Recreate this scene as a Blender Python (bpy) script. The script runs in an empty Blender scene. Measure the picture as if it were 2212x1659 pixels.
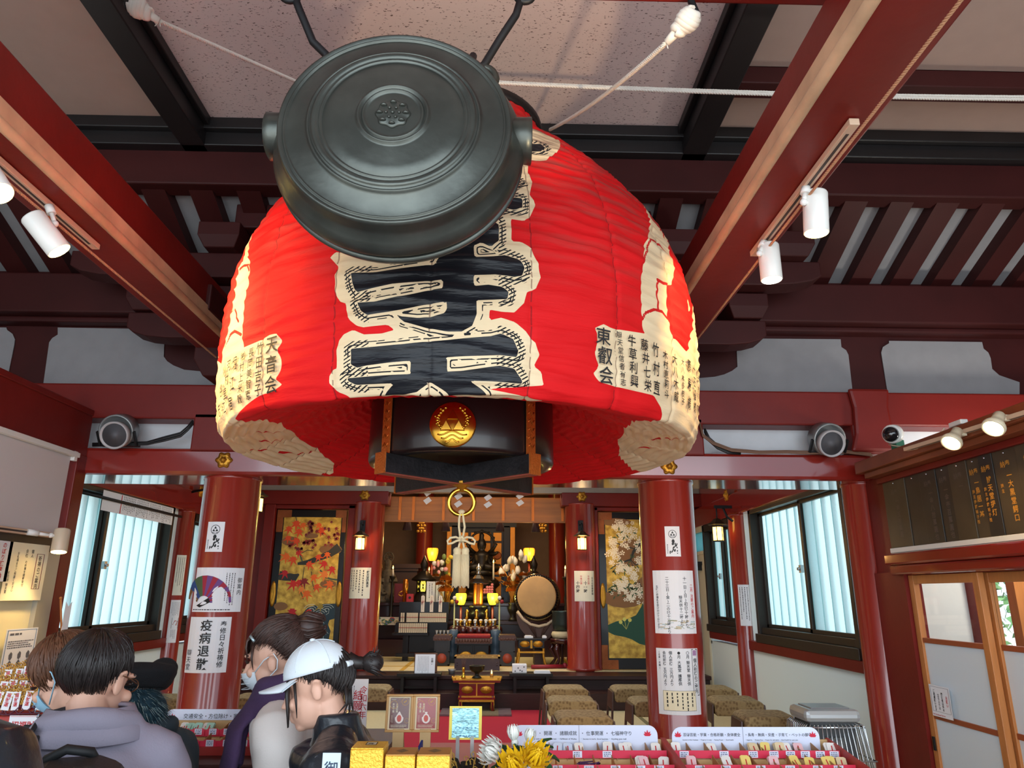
import bpy,bmesh,math,random
import numpy as np
from mathutils import Vector,Matrix,noise
random.seed(7)
sc=bpy.context.scene
COL=sc.collection
PI=math.pi
# ------------------------------------------------------------------ camera
W,H,FP=2212,1659,1545.0
TH,PSI,ROLL=math.radians(16.38),math.radians(1.26),math.radians(0.3)
CAM=Vector((0,0,1.62))
FWD=Vector((math.sin(PSI)*math.cos(TH),math.cos(PSI)*math.cos(TH),math.sin(TH)))
_r=Vector((math.cos(PSI),-math.sin(PSI),0));_u=_r.cross(FWD)
RGT=_r*math.cos(ROLL)+_u*math.sin(ROLL);UPV=-_r*math.sin(ROLL)+_u*math.cos(ROLL)
cd=bpy.data.cameras.new('camera');cam=bpy.data.objects.new('camera',cd);COL.objects.link(cam)
cd.sensor_fit='HORIZONTAL';cd.sensor_width=36;cd.lens=36*FP/W;cd.clip_start=0.05;cd.clip_end=300
m3=Matrix((RGT,UPV,-FWD)).transposed();cam.matrix_world=Matrix.Translation(CAM)@m3 .to_4x4()
sc.camera=cam
# ------------------------------------------------------------------ view, world, sun, daylight
sc.view_settings.view_transform='Standard';sc.view_settings.look='None'
sc.view_settings.gamma=1;sc.view_settings.use_curve_mapping=False
sc.view_settings.exposure=0.32
wd=bpy.data.worlds.new('sky');sc.world=wd;wd.use_nodes=True
bg=wd.node_tree.nodes['Background'];bg.inputs[0].default_value=(0.72,0.86,1.0,1);bg.inputs[1].default_value=1.6
def area(name,loc,rot,sx,sy,power,color=(1,1,1),spread=180):
 l=bpy.data.lights.new(name,'AREA');l.shape='RECTANGLE';l.size=sx;l.size_y=sy;l.energy=power;l.color=color
 l.spread=math.radians(spread)
 o=bpy.data.objects.new(name,l);COL.objects.link(o);o.location=loc;o.rotation_euler=rot
 return o
def spot(name,loc,target,power,color,angle,blend=0.4,size=0.03):
 l=bpy.data.lights.new(name,'SPOT');l.energy=power;l.color=color;l.spot_size=math.radians(angle);l.spot_blend=blend;l.shadow_soft_size=size
 o=bpy.data.objects.new(name,l);COL.objects.link(o);o.location=loc
 d=Vector(target)-Vector(loc);o.rotation_euler=d.to_track_quat('-Z','Y').to_euler()
 return o
def point(name,loc,power,color,size=0.05):
 l=bpy.data.lights.new(name,'POINT');l.energy=power;l.color=color;l.shadow_soft_size=size
 o=bpy.data.objects.new(name,l);COL.objects.link(o);o.location=loc
 return o
sl=bpy.data.lights.new('sun','SUN');sl.energy=4.5;sl.angle=math.radians(1.5);sl.color=(1.0,0.95,0.86)
so=bpy.data.objects.new('sun',sl);COL.objects.link(so);so.rotation_euler=(math.radians(24),math.radians(-8),0)
WARM=(1.0,0.68,0.30);AMBER=(1.0,0.5,0.12)
spot('ceiling_patch_spot',(0.75,0.7,1.9),(-0.12,3.0,4.44),130,(1.0,0.72,0.42),24,0.15,0.05)  # added upward spot making the warm ceiling patch; it has no fixture
area('altar_ceiling_lamp',(-0.2,9.3,3.1),(0,0,0),2.0,0.8,34,(1.0,0.78,0.5))
area('hall_fill',(-0.3,6.6,3.15),(0,0,0),2.4,1.6,42,(0.86,0.95,1.0))  # added fill lamp, unseen, cooling and brightening the inner hall
point('booth_fill',(3.3,4.1,2.2),30,(1.0,0.95,0.85),0.15)  # added lamp brightening the dark booth behind the door panes
# sky light falling in through the open front of the hall and through the side windows
area('daylight_front',(0,-2.2,2.0),(math.radians(86),0,0),7.5,3.6,210,(0.82,0.92,1.0))
# added outdoor lamps raking the corrugated sheets so that their stripes show
area('stripe_lamp_left',(-5.2,9.0,2.6),(math.radians(90),0,math.radians(180-35)),1.6,1.6,230,(0.9,0.98,1.0))
area('stripe_lamp_right',(4.6,9.0,2.6),(math.radians(90),0,math.radians(180+35)),1.6,1.6,230,(0.9,0.98,1.0))
# ------------------------------------------------------------------ pixel rays to places
def ray(px,py):return RGT*((px-1106)/FP)+UPV*((829.5-py)/FP)+FWD
def at(px,py,Y):d=ray(px,py);return CAM+d*(Y/d.y)
def atx(px,py,X):d=ray(px,py);return CAM+d*(X/d.x)
def atz(px,py,Z):d=ray(px,py);return CAM+d*((Z-CAM.z)/d.z)
# ------------------------------------------------------------------ materials
def lin(c):
 return tuple((v/255/12.92 if v/255<=0.04045 else((v/255+0.055)/1.055)**2.4)for v in c)
MATS={}
def mat(name,rgb,rough=0.5,metal=0.0,coat=0.0,emit=None,estr=0.0,var=0.0,vscale=8.0,bump=0.0,bscale=60.0,stretch=(1,1,1),trans=0.0,sheen=0.0,alpha=1.0,spec=0.5):
 if name in MATS:return MATS[name]
 m=bpy.data.materials.new(name);m.use_nodes=True;nt=m.node_tree;b=nt.nodes['Principled BSDF']
 c=lin(rgb)+(1,)
 b.inputs['Base Color'].default_value=c;b.inputs['Roughness'].default_value=rough;b.inputs['Metallic'].default_value=metal
 b.inputs['Coat Weight'].default_value=coat;b.inputs['Coat Roughness'].default_value=0.07;b.inputs['Specular IOR Level'].default_value=spec
 b.inputs['Transmission Weight'].default_value=trans;b.inputs['Sheen Weight'].default_value=sheen;b.inputs['Alpha'].default_value=alpha
 if emit is not None:
  b.inputs['Emission Color'].default_value=lin(emit)+(1,);b.inputs['Emission Strength'].default_value=estr
 if var>0 or bump>0:
  tc=nt.nodes.new('ShaderNodeTexCoord');mp=nt.nodes.new('ShaderNodeMapping');mp.inputs['Scale'].default_value=stretch
  nt.links.new(tc.outputs['Object'],mp.inputs['Vector'])
 if var>0:
  n=nt.nodes.new('ShaderNodeTexNoise');n.inputs['Scale'].default_value=vscale;n.inputs['Detail'].default_value=5
  nt.links.new(mp.outputs['Vector'],n.inputs['Vector'])
  r=nt.nodes.new('ShaderNodeValToRGB');r.color_ramp.elements[0].position=0.3;r.color_ramp.elements[1].position=0.7
  r.color_ramp.elements[0].color=tuple(x*(1-var)for x in c[:3])+(1,);r.color_ramp.elements[1].color=tuple(min(1,x*(1+var))for x in c[:3])+(1,)
  nt.links.new(n.outputs['Fac'],r.inputs['Fac']);nt.links.new(r.outputs['Color'],b.inputs['Base Color'])
 if bump>0:
  n2=nt.nodes.new('ShaderNodeTexNoise');n2 .inputs['Scale'].default_value=bscale;n2 .inputs['Detail'].default_value=4
  nt.links.new(mp.outputs['Vector'],n2 .inputs['Vector'])
  bp=nt.nodes.new('ShaderNodeBump');bp.inputs['Strength'].default_value=bump;bp.inputs['Distance'].default_value=0.01
  nt.links.new(n2 .outputs['Fac'],bp.inputs['Height']);nt.links.new(bp.outputs['Normal'],b.inputs['Normal'])
 MATS[name]=m
 return m
def glow(name,rgb,s):
 return mat(name,rgb,0.4,emit=rgb,estr=s)
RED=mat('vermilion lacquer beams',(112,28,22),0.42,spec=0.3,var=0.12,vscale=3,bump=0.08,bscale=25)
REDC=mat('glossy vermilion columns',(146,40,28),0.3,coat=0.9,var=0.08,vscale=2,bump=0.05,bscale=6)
REDD=mat('shade darkened red paint',(60,21,20),0.55,spec=0.25,var=0.15,vscale=3)  # red darkened in colour for the shade of the upper zone
REDP=mat('purplish red paint',(140,62,62),0.42,var=0.12,vscale=4,bump=0.05)
CREAM=mat('worn cream moulding',(196,158,124),0.6,var=0.2,vscale=6,stretch=(1,1,1))
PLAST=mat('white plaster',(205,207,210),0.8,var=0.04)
PLASTU=mat('shade greyed white plaster',(138,136,138),0.8,var=0.06)  # white plaster with the shade of the upper wall put into its grey
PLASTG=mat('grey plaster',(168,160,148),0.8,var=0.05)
CEILP=mat('mineral fibre ceiling',(205,186,182),0.9,var=0.04,vscale=30)
BLACKW=mat('black painted wood',(24,21,22),0.45,var=0.2,vscale=5)
BROWND=mat('dark brown wood',(50,25,22),0.42,coat=0.05,spec=0.3,var=0.2,vscale=6,stretch=(1,8,8))
BROWN=mat('brown wood',(104,60,38),0.45,var=0.2,vscale=6,stretch=(1,8,8))
WOOD=mat('honey wood',(186,118,62),0.45,var=0.12,vscale=5,stretch=(8,8,1))
PALEW=mat('pale box wood',(206,168,116),0.6,var=0.1)
BRONZE=mat('dark bronze aluminium',(58,50,44),0.4,metal=0.5)
GOLD=mat('polished gold',(226,172,66),0.22,metal=1.0)
GOLDM=mat('matt gold',(196,142,52),0.42,metal=0.85,var=0.15,bump=0.4,bscale=90)
COPPER=mat('aged copper',(150,84,48),0.4,metal=0.8,var=0.2,bump=0.5,bscale=120)
BLACKL=mat('black lacquer',(20,17,18),0.32,coat=0.1,spec=0.3)
PAPER=mat('white paper',(232,232,236),0.75)
PAPERC=mat('cream paper',(240,228,196),0.75)
INK=mat('black ink',(20,20,24),0.6)
INKR=mat('red ink',(190,30,40),0.6)
INKG=mat('grey ink',(96,96,104),0.6)
WHITE=mat('white enamel',(228,226,220),0.35)
GREYM=mat('grey metal',(150,152,152),0.4,metal=0.6)
STEEL=mat('bright steel',(200,205,208),0.22,metal=0.9)
CABLE=mat('black cable',(26,25,26),0.5)
CABLEW=mat('pale cable',(214,196,170),0.5)
IRON=mat('black iron',(34,34,36),0.5,metal=0.5)
ROPE=mat('white rope',(214,208,198),0.8)
TATAMI=mat('tatami straw',(206,190,148),0.75,var=0.06,vscale=40)
SKINM=mat('skin',(222,172,148),0.5,var=0.04)
# ------------------------------------------------------------------ geometry builder
def smoothstep(a,b,x):
 t=max(0,min(1,(x-a)/(b-a)));return t*t*(3-2*t)
_G={}
def glyph(ch,bold=0.0,res=2):
 k=(ch,bold,res)
 if k not in _G:
  cu=bpy.data.curves.new('g','FONT');cu.body=ch;cu.resolution_u=res;cu.fill_mode='FRONT';cu.offset=bold
  o=bpy.data.objects.new('g',cu);COL.objects.link(o)
  dg=bpy.context.evaluated_depsgraph_get();dg.update()
  me=bpy.data.meshes.new_from_object(o.evaluated_get(dg))
  vs=[(v.co.x,v.co.y)for v in me.vertices];fs=[tuple(p.vertices)for p in me.polygons]
  adv=(max((v[0]for v in vs),default=0.3))+0.06
  if ord(ch)>0x2E00:adv=1.0
  bpy.data.objects.remove(o);bpy.data.curves.remove(cu);bpy.data.meshes.remove(me)
  _G[k]=(vs,fs,adv)
 return _G[k]
class MB:
 def __init__(s):s.v=[];s.f=[];s.m=[];s.sm=[]
 def add(s,vs,fs,m=0,sm=False):
  o=len(s.v);s.v.extend([tuple(v)for v in vs])
  for f in fs:s.f.append(tuple(o+i for i in f));s.m.append(m);s.sm.append(sm)
  return s
 def box(s,x0,y0,z0,x1,y1,z1,m=0):
  if x0>x1:x0,x1=x1,x0
  if y0>y1:y0,y1=y1,y0
  if z0>z1:z0,z1=z1,z0
  v=[(x,y,z)for z in(z0,z1)for y in(y0,y1)for x in(x0,x1)]
  return s.add(v,[(0,2,3,1),(4,5,7,6),(0,1,5,4),(2,6,7,3),(0,4,6,2),(1,3,7,5)],m)
 def obox(s,c,ax,ay,az,sx,sy,sz,m=0):
  c=Vector(c);v=[c+ax*(i*sx/2)+ay*(j*sy/2)+az*(k*sz/2)for k in(-1,1)for j in(-1,1)for i in(-1,1)]
  return s.add(v,[(0,2,3,1),(4,5,7,6),(0,1,5,4),(2,6,7,3),(0,4,6,2),(1,3,7,5)],m)
 def bar(s,p,q,w,h,m=0,up=Vector((0,0,1))):
  p,q=Vector(p),Vector(q);d=(q-p);L=d.length;d.normalize()
  if abs(d.dot(up))>0.98:up=Vector((0,1,0))
  sd=d.cross(up).normalized();u2=sd.cross(d)
  return s.obox((p+q)/2,d,sd,u2,L,w,h,m)
 def cyl(s,p,q,r0,r1=None,n=16,m=0,caps=True,sm=True):
  r1=r0 if r1 is None else r1
  return s.tube([p,q],[r0,r1],n,m,caps,sm)
 def tube(s,pts,r,n=8,m=0,caps=True,sm=True,closed=False):
  pts=[Vector(p)for p in pts];N=len(pts)
  rs=r if isinstance(r,(list,tuple))else[r]*N
  t0=(pts[1]-pts[0]).normalized();a=Vector((0,0,1))if abs(t0 .z)<0.9 else Vector((1,0,0))
  u=t0 .cross(a).normalized();rings=[];vs=[]
  for i in range(N):
   if closed:t=(pts[(i+1)%N]-pts[i-1]).normalized()
   else:t=(pts[min(i+1,N-1)]-pts[max(i-1,0)]).normalized()
   u=(u-t*u.dot(t));u.normalize();w=t.cross(u)
   vs+=[pts[i]+(u*math.cos(2*PI*k/n)+w*math.sin(2*PI*k/n))*rs[i]for k in range(n)]
  fs=[]
  for i in range(N if closed else N-1):
   j=(i+1)%N
   fs+=[(i*n+k,i*n+(k+1)%n,j*n+(k+1)%n,j*n+k)for k in range(n)]
  s.add(vs,fs,m,sm)
  if caps and not closed:
   o=len(s.v)-len(vs)
   s.f.append(tuple(o+k for k in range(n))[::-1]);s.m.append(m);s.sm.append(False)
   s.f.append(tuple(o+(N-1)*n+k for k in range(n)));s.m.append(m);s.sm.append(False)
  return s
 def lathe(s,prof,c=(0,0,0),n=24,m=0,M=None,sm=True,lobes=0,amp=0.0):
  c=Vector(c);vs=[];fs=[]
  for(r,z)in prof:
   for k in range(n):
    a=2*PI*k/n;rr=r*(1+amp*math.cos(lobes*a))if lobes else r
    p=Vector((rr*math.cos(a),rr*math.sin(a),z))
    vs.append(c+(M@p if M else p))
  for i in range(len(prof)-1):
   fs+=[(i*n+k,i*n+(k+1)%n,(i+1)*n+(k+1)%n,(i+1)*n+k)for k in range(n)]
  if prof[0][0]>1e-4:fs.append(tuple(range(n))[::-1])
  if prof[-1][0]>1e-4:fs.append(tuple((len(prof)-1)*n+k for k in range(n)))
  return s.add(vs,fs,m,sm)
 def ball(s,c,r,n=12,m=0,M=None):
  rx,ry,rz=r if isinstance(r,(tuple,list))else(r,r,r)
  S=Matrix.Diagonal((rx,ry,rz));S=(M@S)if M else S
  k=max(6,n//2+1)
  return s.lathe([(max(1e-5,math.sin(PI*i/k)),-math.cos(PI*i/k))for i in range(k+1)],c,n,m,S)
 def prism(s,poly,fn,d0,d1,m=0):
  n=len(poly);a=[fn(u,v,d0)for u,v in poly];b=[fn(u,v,d1)for u,v in poly]
  return s.add(a+b,[tuple(range(n)),tuple(range(n,2*n))[::-1]]+[(i,n+i,n+(i+1)%n,(i+1)%n)for i in range(n)],m)
 def flat(s,poly,fn,m=0,d=0.0):
  return s.add([fn(u,v,d)for u,v in poly],[tuple(range(len(poly)))],m)
 def quad(s,u0,v0,u1,v1,fn,m=0,d=0.0,n=1):
  vs=[];
  for i in range(n+1):
   u=u0+(u1-u0)*i/n;vs+=[fn(u,v0,d),fn(u,v1,d)]
  return s.add(vs,[(2*i,2*i+2,2*i+3,2*i+1)for i in range(n)],m)
 def text(s,st,u,v,size,fn,m=0,d=0.0,bold=0.0,vert=False,sx=1.0,gap=1.0,center=False):
  if not vert and center:
   w=sum((glyph(c,bold)[2]if c!=' ' else 0.35)*size*sx*gap for c in st);u-=w/2
  for c in st:
   if c==' ' or c=='　':
    if vert:v-=size*0.5*gap
    else:u+=size*0.35*sx
    continue
   vs,fs,adv=glyph(c,bold)
   if vert:
    s.add([fn(u+(x-0.5*(adv if adv<1 else 1))*size*sx,v-size*0.88+y*size,d)for x,y in vs],fs,m);v-=size*gap
   else:
    s.add([fn(u+x*size*sx,v+y*size,d)for x,y in vs],fs,m);u+=adv*size*sx*gap
  return s
 def lines(s,u0,v0,u1,v1,rows,fn,m=0,d=0.0,vert=False,fill=0.5,seed=1):
  rg=random.Random(seed)
  for i in range(rows):
   if vert:
    w=(u1-u0)/rows;c=u1-(i+0.5)*w;p=v1;e=v0+(v1-v0)*rg.uniform(0,0.35)
    while p>e:
     h=w*rg.uniform(0.3,0.6);s.quad(c-w*fill/2,p-h,c+w*fill/2*rg.uniform(.4,1),p,fn,m,d);p-=h+w*0.22
   else:
    w=(v1-v0)/rows;c=v1-(i+0.5)*w;p=u0;e=u1-(u1-u0)*rg.uniform(0,0.3)
    while p<e:
     h=w*rg.uniform(0.5,1.8);s.quad(p,c-w*fill/2,min(p+h,u1),c+w*fill/2,fn,m,d);p+=h+w*0.35
  return s
 def build(s,name,mats,parent=None,bevel=0.0,solid=0.0,sub=0,loc=None):
  me=bpy.data.meshes.new(name);me.from_pydata([tuple(v)for v in s.v],[],s.f)
  for mm in(mats if isinstance(mats,(list,tuple))else[mats]):me.materials.append(mm)
  me.polygons.foreach_set('material_index',s.m);me.polygons.foreach_set('use_smooth',s.sm);me.update()
  o=bpy.data.objects.new(name,me);COL.objects.link(o)
  if loc is not None:o.location=loc
  if parent is not None:
   o.parent=parent
   pm=WM.get(parent.name)
   if pm is not None:o.matrix_parent_inverse=pm.inverted()
  WM[o.name]=Matrix.Translation(loc)if loc is not None else Matrix.Identity(4)
  if bevel>0:
   bv=o.modifiers.new('b','BEVEL');bv.width=bevel;bv.segments=2;bv.limit_method='ANGLE';bv.angle_limit=math.radians(40);bv.harden_normals=False
  if sub:sb=o.modifiers.new('s','SUBSURF');sb.levels=sub;sb.render_levels=sub
  if solid:sd=o.modifiers.new('t','SOLIDIFY');sd.thickness=solid;sd.offset=0
  return o
WM={}
def tag(o,label,cat=None,group=None,kind=None):
 if label:o['label']=label
 if cat:o['category']=cat
 if group:o['group']=group
 if kind:o['kind']=kind
 return o
def thing(name,label,cat,loc=(0,0,0),group=None):
 o=bpy.data.objects.new(name,None);COL.objects.link(o);o.location=loc;o.empty_display_size=0.05
 WM[o.name]=Matrix.Translation(loc)
 return tag(o,label,cat,group)
def struct(mb,name,mats,label,cat,bevel=0.0):
 return tag(mb.build(name,mats,bevel=bevel),label,cat,kind='structure')
def copy_tree(o,parent=None):
 c=o.copy();COL.objects.link(c)
 if parent is not None:c.parent=parent
 for ch in list(o.children):copy_tree(ch,c)
 return c
def dup(o,loc,label,rz=0.0,group=None):
 c=copy_tree(o);c.location=loc;c.rotation_euler=(0,0,rz);c['label']=label
 if group:c['group']=group
 return c
def frame(o,ux,vx):
 o,ux,vx=Vector(o),Vector(ux).normalized(),Vector(vx).normalized();n=ux.cross(vx)
 return lambda u,v,d=0.0:o+ux*u+vx*v+n*d
def wrap(cx,cy,r,a0,z0):
 return lambda u,v,d=0.0:Vector((cx+(r+d)*math.sin(a0+u/r),cy-(r+d)*math.cos(a0+u/r),z0+v))
Z3=Vector((0,0,1));X3=Vector((1,0,0));Y3=Vector((0,1,0))
# ================================================================== the setting
S=struct
m=MB();m.box(-30,-30,-0.3,30,40,-0.12);S(m,'ground',mat('pale stone paving',(176,172,166),0.8,var=0.08,vscale=2),'pale stone ground outside the hall','ground')
m=MB();m.box(-3.3,3.05,0.3,2.6,8.6,0.5);S(m,'floor',TATAMI,'straw coloured matted floor of the hall','floor')
m=MB()
for x in(-2.2,-1.3,-0.4,0.5,1.4):m.box(x-0.02,3.1,0.5,x+0.02,8.1,0.503)
S(m,'trim_1',mat('olive mat border',(120,112,78),0.8),'dull cloth borders between the floor mats','mat border')
# raised altar platform: dark step, mats with gold borders
m=MB();m.box(-2.9,8.12,0.5,2.3,12.2,0.775,0);m.box(-2.9,8.06,0.76,2.3,8.5,0.80,0);m.box(-2.9,8.02,0.5,2.3,8.12,0.62,0)
S(m,'floor_altar_step',BROWND,'dark brown wooden step up to the altar','step',bevel=0.006)
m=MB();m.box(-2.9,8.5,0.775,2.3,12.2,0.803,0)
S(m,'floor_altar',TATAMI,'mats on the raised altar floor','floor')
m=MB()
for x in(-1.02,0.02,0.92):m.box(x-0.025,8.5,0.803,x+0.025,10.2,0.806)
m.box(-1.3,8.98,0.803,1.2,9.02,0.806)
S(m,'trim_2',mat('gold cloth border',(190,150,60),0.7),'golden cloth borders of the altar floor mats','mat border')
# ceiling with black coffers
m=MB()
m.box(-1.83,0.2,4.44,1.15,3.83,4.5)
S(m,'ceiling',mat('mineral fibre ceiling',(205,186,182),0.9),'pinkish white speckled ceiling panel above the gong','ceiling')
cm=MATS['mineral fibre ceiling']
def speckle(mm):
 nt=mm.node_tree;b=nt.nodes['Principled BSDF']
 tc=nt.nodes.new('ShaderNodeTexCoord');mp=nt.nodes.new('ShaderNodeMapping');mp.inputs['Scale'].default_value=(30,70,30)
 n=nt.nodes.new('ShaderNodeTexNoise');n.inputs['Scale'].default_value=2.0;n.inputs['Detail'].default_value=3
 r=nt.nodes.new('ShaderNodeValToRGB');r.color_ramp.elements[0].position=0.325;r.color_ramp.elements[1].position=0.375
 r.color_ramp.elements[0].color=lin((92,70,62))+(1,);r.color_ramp.elements[1].color=lin((214,192,188))+(1,)
 nt.links.new(tc.outputs['Object'],mp.inputs['Vector']);nt.links.new(mp.outputs['Vector'],n.inputs['Vector']);nt.links.new(n.outputs['Fac'],r.inputs['Fac']);nt.links.new(r.outputs['Color'],b.inputs['Base Color'])
speckle(cm)
SIDEP=mat('smooth beige ceiling',(176,150,138),0.9,var=0.03)
m=MB();m.box(-4.6,0.2,4.44,-1.97,3.83,4.5);S(m,'ceiling_left',SIDEP,'beige ceiling panel left of the coffer','ceiling')
m=MB();m.box(1.3,0.2,4.44,4.3,3.28,4.5);m.box(1.3,3.4,4.44,4.3,3.83,4.5);S(m,'ceiling_right',SIDEP,'beige ceiling panel right of the coffer','ceiling')
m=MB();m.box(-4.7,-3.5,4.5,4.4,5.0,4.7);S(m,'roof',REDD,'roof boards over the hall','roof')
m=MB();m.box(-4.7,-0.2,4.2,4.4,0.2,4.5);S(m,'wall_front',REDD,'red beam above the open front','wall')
for nm,x0,x1,lb in(('trim_3',-1.97,-1.82,'black coffer beam left of the pink ceiling panel'),('trim_4',1.146,1.30,'black coffer beam right of the pink ceiling panel')):
 m=MB();m.box(x0,0.2,4.27,x1,3.95,4.44);xi=x1 if x0<0 else x0;sg=1 if x0<0 else-1
 m.box(xi,0.2,4.38,xi+sg*0.035,3.85,4.44)
 S(m,nm,BLACKW,lb,'coffer beam',bevel=0.006)
m=MB();m.box(-4.6,3.815,4.36,4.3,3.86,4.44);m.box(-4.6,3.86,4.27,4.3,3.95,4.44);S(m,'trim_5',BLACKW,'stepped black coffer beam across the hall','coffer beam',bevel=0.006)
m=MB();m.box(1.3,3.28,4.33,4.3,3.41,4.44,0);S(m,'trim_6',REDD,'dark red crossbeam under the right ceiling','crossbeam',bevel=0.006)
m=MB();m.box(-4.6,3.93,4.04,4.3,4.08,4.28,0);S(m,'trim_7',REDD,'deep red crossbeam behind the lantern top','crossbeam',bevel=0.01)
m=MB();m.box(-1.95,1.72,3.545,1.24,1.95,3.75,0);S(m,'trim_8',RED,'red crossbeam carrying the gong','crossbeam',bevel=0.01)
# rafters sloping down to the purlin, white boards between
m=MB();m.add([(-4.6,3.95,4.16),(4.3,3.95,4.16),(4.3,4.8,3.80),(-4.6,4.8,3.80),(-4.6,3.95,4.2),(4.3,3.95,4.2),(4.3,4.8,3.84),(-4.6,4.8,3.84)],[(0,1,2,3),(4,7,6,5)])
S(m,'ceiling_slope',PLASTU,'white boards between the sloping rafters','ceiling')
xr=2.437-0.297*3.5-0.075
k=0
for i in range(-25,8):
 x=2.437+0.074+0.297*(i+0.5)-0.15
 if not-4.6<x<4.2:continue
 if-0.9<x<0.6:continue
 m=MB();m.add([(x+dx,y,z)for dx in(0,0.148)for(y,z)in((3.98,4.05),(4.78,3.71),(4.78,3.81),(3.98,4.15))],[(0,1,2,3),(7,6,5,4),(0,4,5,1),(1,5,6,2),(2,6,7,3),(3,7,4,0)])
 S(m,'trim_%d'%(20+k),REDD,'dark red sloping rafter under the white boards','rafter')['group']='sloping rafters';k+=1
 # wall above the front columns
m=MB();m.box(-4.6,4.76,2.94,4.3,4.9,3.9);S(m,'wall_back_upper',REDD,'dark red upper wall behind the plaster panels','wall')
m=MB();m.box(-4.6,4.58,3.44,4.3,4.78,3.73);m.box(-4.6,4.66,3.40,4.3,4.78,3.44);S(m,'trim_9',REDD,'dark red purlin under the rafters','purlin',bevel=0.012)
m=MB();m.box(-4.6,4.60,2.71,4.3,4.8,2.945);S(m,'trim_10',RED,'upper red tie beam over the front columns','tie beam',bevel=0.012)
m=MB();m.box(-3.5,4.76,2.5,3.6,4.86,2.73);S(m,'wall_strip',PLAST,'narrow white wall strip between the red tie beams','wall')
m=MB();m.box(-3.3,4.62,2.345,2.50,5.07,2.522);S(m,'trim_11',mat('glossy red beam',(132,34,26),0.16,coat=0.8,var=0.1,vscale=3),'lower red tie beam with glossy underside','tie beam',bevel=0.025)
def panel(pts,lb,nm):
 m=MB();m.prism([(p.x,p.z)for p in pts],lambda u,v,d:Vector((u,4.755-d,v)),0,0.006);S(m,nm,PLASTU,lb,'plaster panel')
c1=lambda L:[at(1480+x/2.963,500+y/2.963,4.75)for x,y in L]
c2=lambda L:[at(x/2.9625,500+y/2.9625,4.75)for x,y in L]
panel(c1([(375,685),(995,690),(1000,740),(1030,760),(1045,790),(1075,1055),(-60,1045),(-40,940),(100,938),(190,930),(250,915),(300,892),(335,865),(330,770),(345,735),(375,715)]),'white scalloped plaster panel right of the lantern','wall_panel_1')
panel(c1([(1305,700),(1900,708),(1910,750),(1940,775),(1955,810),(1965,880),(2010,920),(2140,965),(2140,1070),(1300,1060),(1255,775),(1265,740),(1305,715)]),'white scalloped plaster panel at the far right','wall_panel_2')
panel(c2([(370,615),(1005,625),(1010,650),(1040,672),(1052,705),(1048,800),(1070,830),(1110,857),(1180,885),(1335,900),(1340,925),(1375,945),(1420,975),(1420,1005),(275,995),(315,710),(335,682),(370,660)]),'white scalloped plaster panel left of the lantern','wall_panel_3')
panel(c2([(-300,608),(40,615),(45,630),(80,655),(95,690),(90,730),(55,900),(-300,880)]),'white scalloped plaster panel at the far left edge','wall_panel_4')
# bracket blocks and boat-shaped arms over the columns
def arm(nm,x,y,z,w,lb):
 pr=[(-w,0.17),(-w,0.07),(-w*0.93,0.035),(-w*0.8,0.012),(-w*0.6,0),(w*0.6,0),(w*0.8,0.012),(w*0.93,0.035),(w,0.07),(w,0.17)]
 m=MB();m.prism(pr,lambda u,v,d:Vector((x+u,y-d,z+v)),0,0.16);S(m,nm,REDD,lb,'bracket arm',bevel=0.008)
def block(nm,x,y,z,s,lb):
 m=MB();h=s*0.62;t=s*0.5;b=s*0.36
 v=[(x-b,y-b,z),(x+b,y-b,z),(x+b,y+b,z),(x-b,y+b,z),(x-t,y-t,z+h*0.45),(x+t,y-t,z+h*0.45),(x+t,y+t,z+h*0.45),(x-t,y+t,z+h*0.45),(x-t,y-t,z+h),(x+t,y-t,z+h),(x+t,y+t,z+h),(x-t,y+t,z+h)]
 f=[(3,2,1,0),(8,9,10,11)]
 for a in(0,4):f+=[(a+i,a+(i+1)%4,a+4+(i+1)%4,a+4+i)for i in range(4)]
 m.add(v,f);S(m,nm,REDD,lb,'bearing block',bevel=0.006)
nb=0
for cx,sd in((-1.755,'left'),(1.137,'right')):
 block('trim_%d'%(60+nb),cx,4.55,2.95,0.36,'large bearing block over the %s column, behind the lantern'%sd);nb+=1
 arm('trim_%d'%(60+nb),cx,4.5,3.18,0.62,'lower bracket arm over the %s column'%sd);nb+=1
 for dx,w in((-0.5,'outer left'),(0,'middle'),(0.5,'outer right')):
  block('trim_%d'%(60+nb),cx+dx,4.42,3.36,0.26,'%s small bearing block over the %s column'%(w,sd));nb+=1
 arm('trim_%d'%(60+nb),cx,4.34,3.53,0.95,'upper bracket arm over the %s column'%sd);nb+=1
 for dx,w in((-0.75,'outer left'),(0,'middle'),(0.75,'outer right')):
  block('trim_%d'%(60+nb),cx+dx,4.2,3.70,0.26,'%s upper bearing block over the %s column'%(w,sd));nb+=1
 m=MB();m.box(cx-0.08,3.9,3.2,cx+0.08,4.7,3.36);S(m,'trim_%d'%(60+nb),REDD,'bracket arm pointing inward over the %s column'%sd,'bracket arm',bevel=0.01);nb+=1
m=MB();m.box(-1.7,4.16,3.87,1.0,4.32,4.04);S(m,'trim_12',REDD,'dark red rail on top of the brackets','rail',bevel=0.01)
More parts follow.
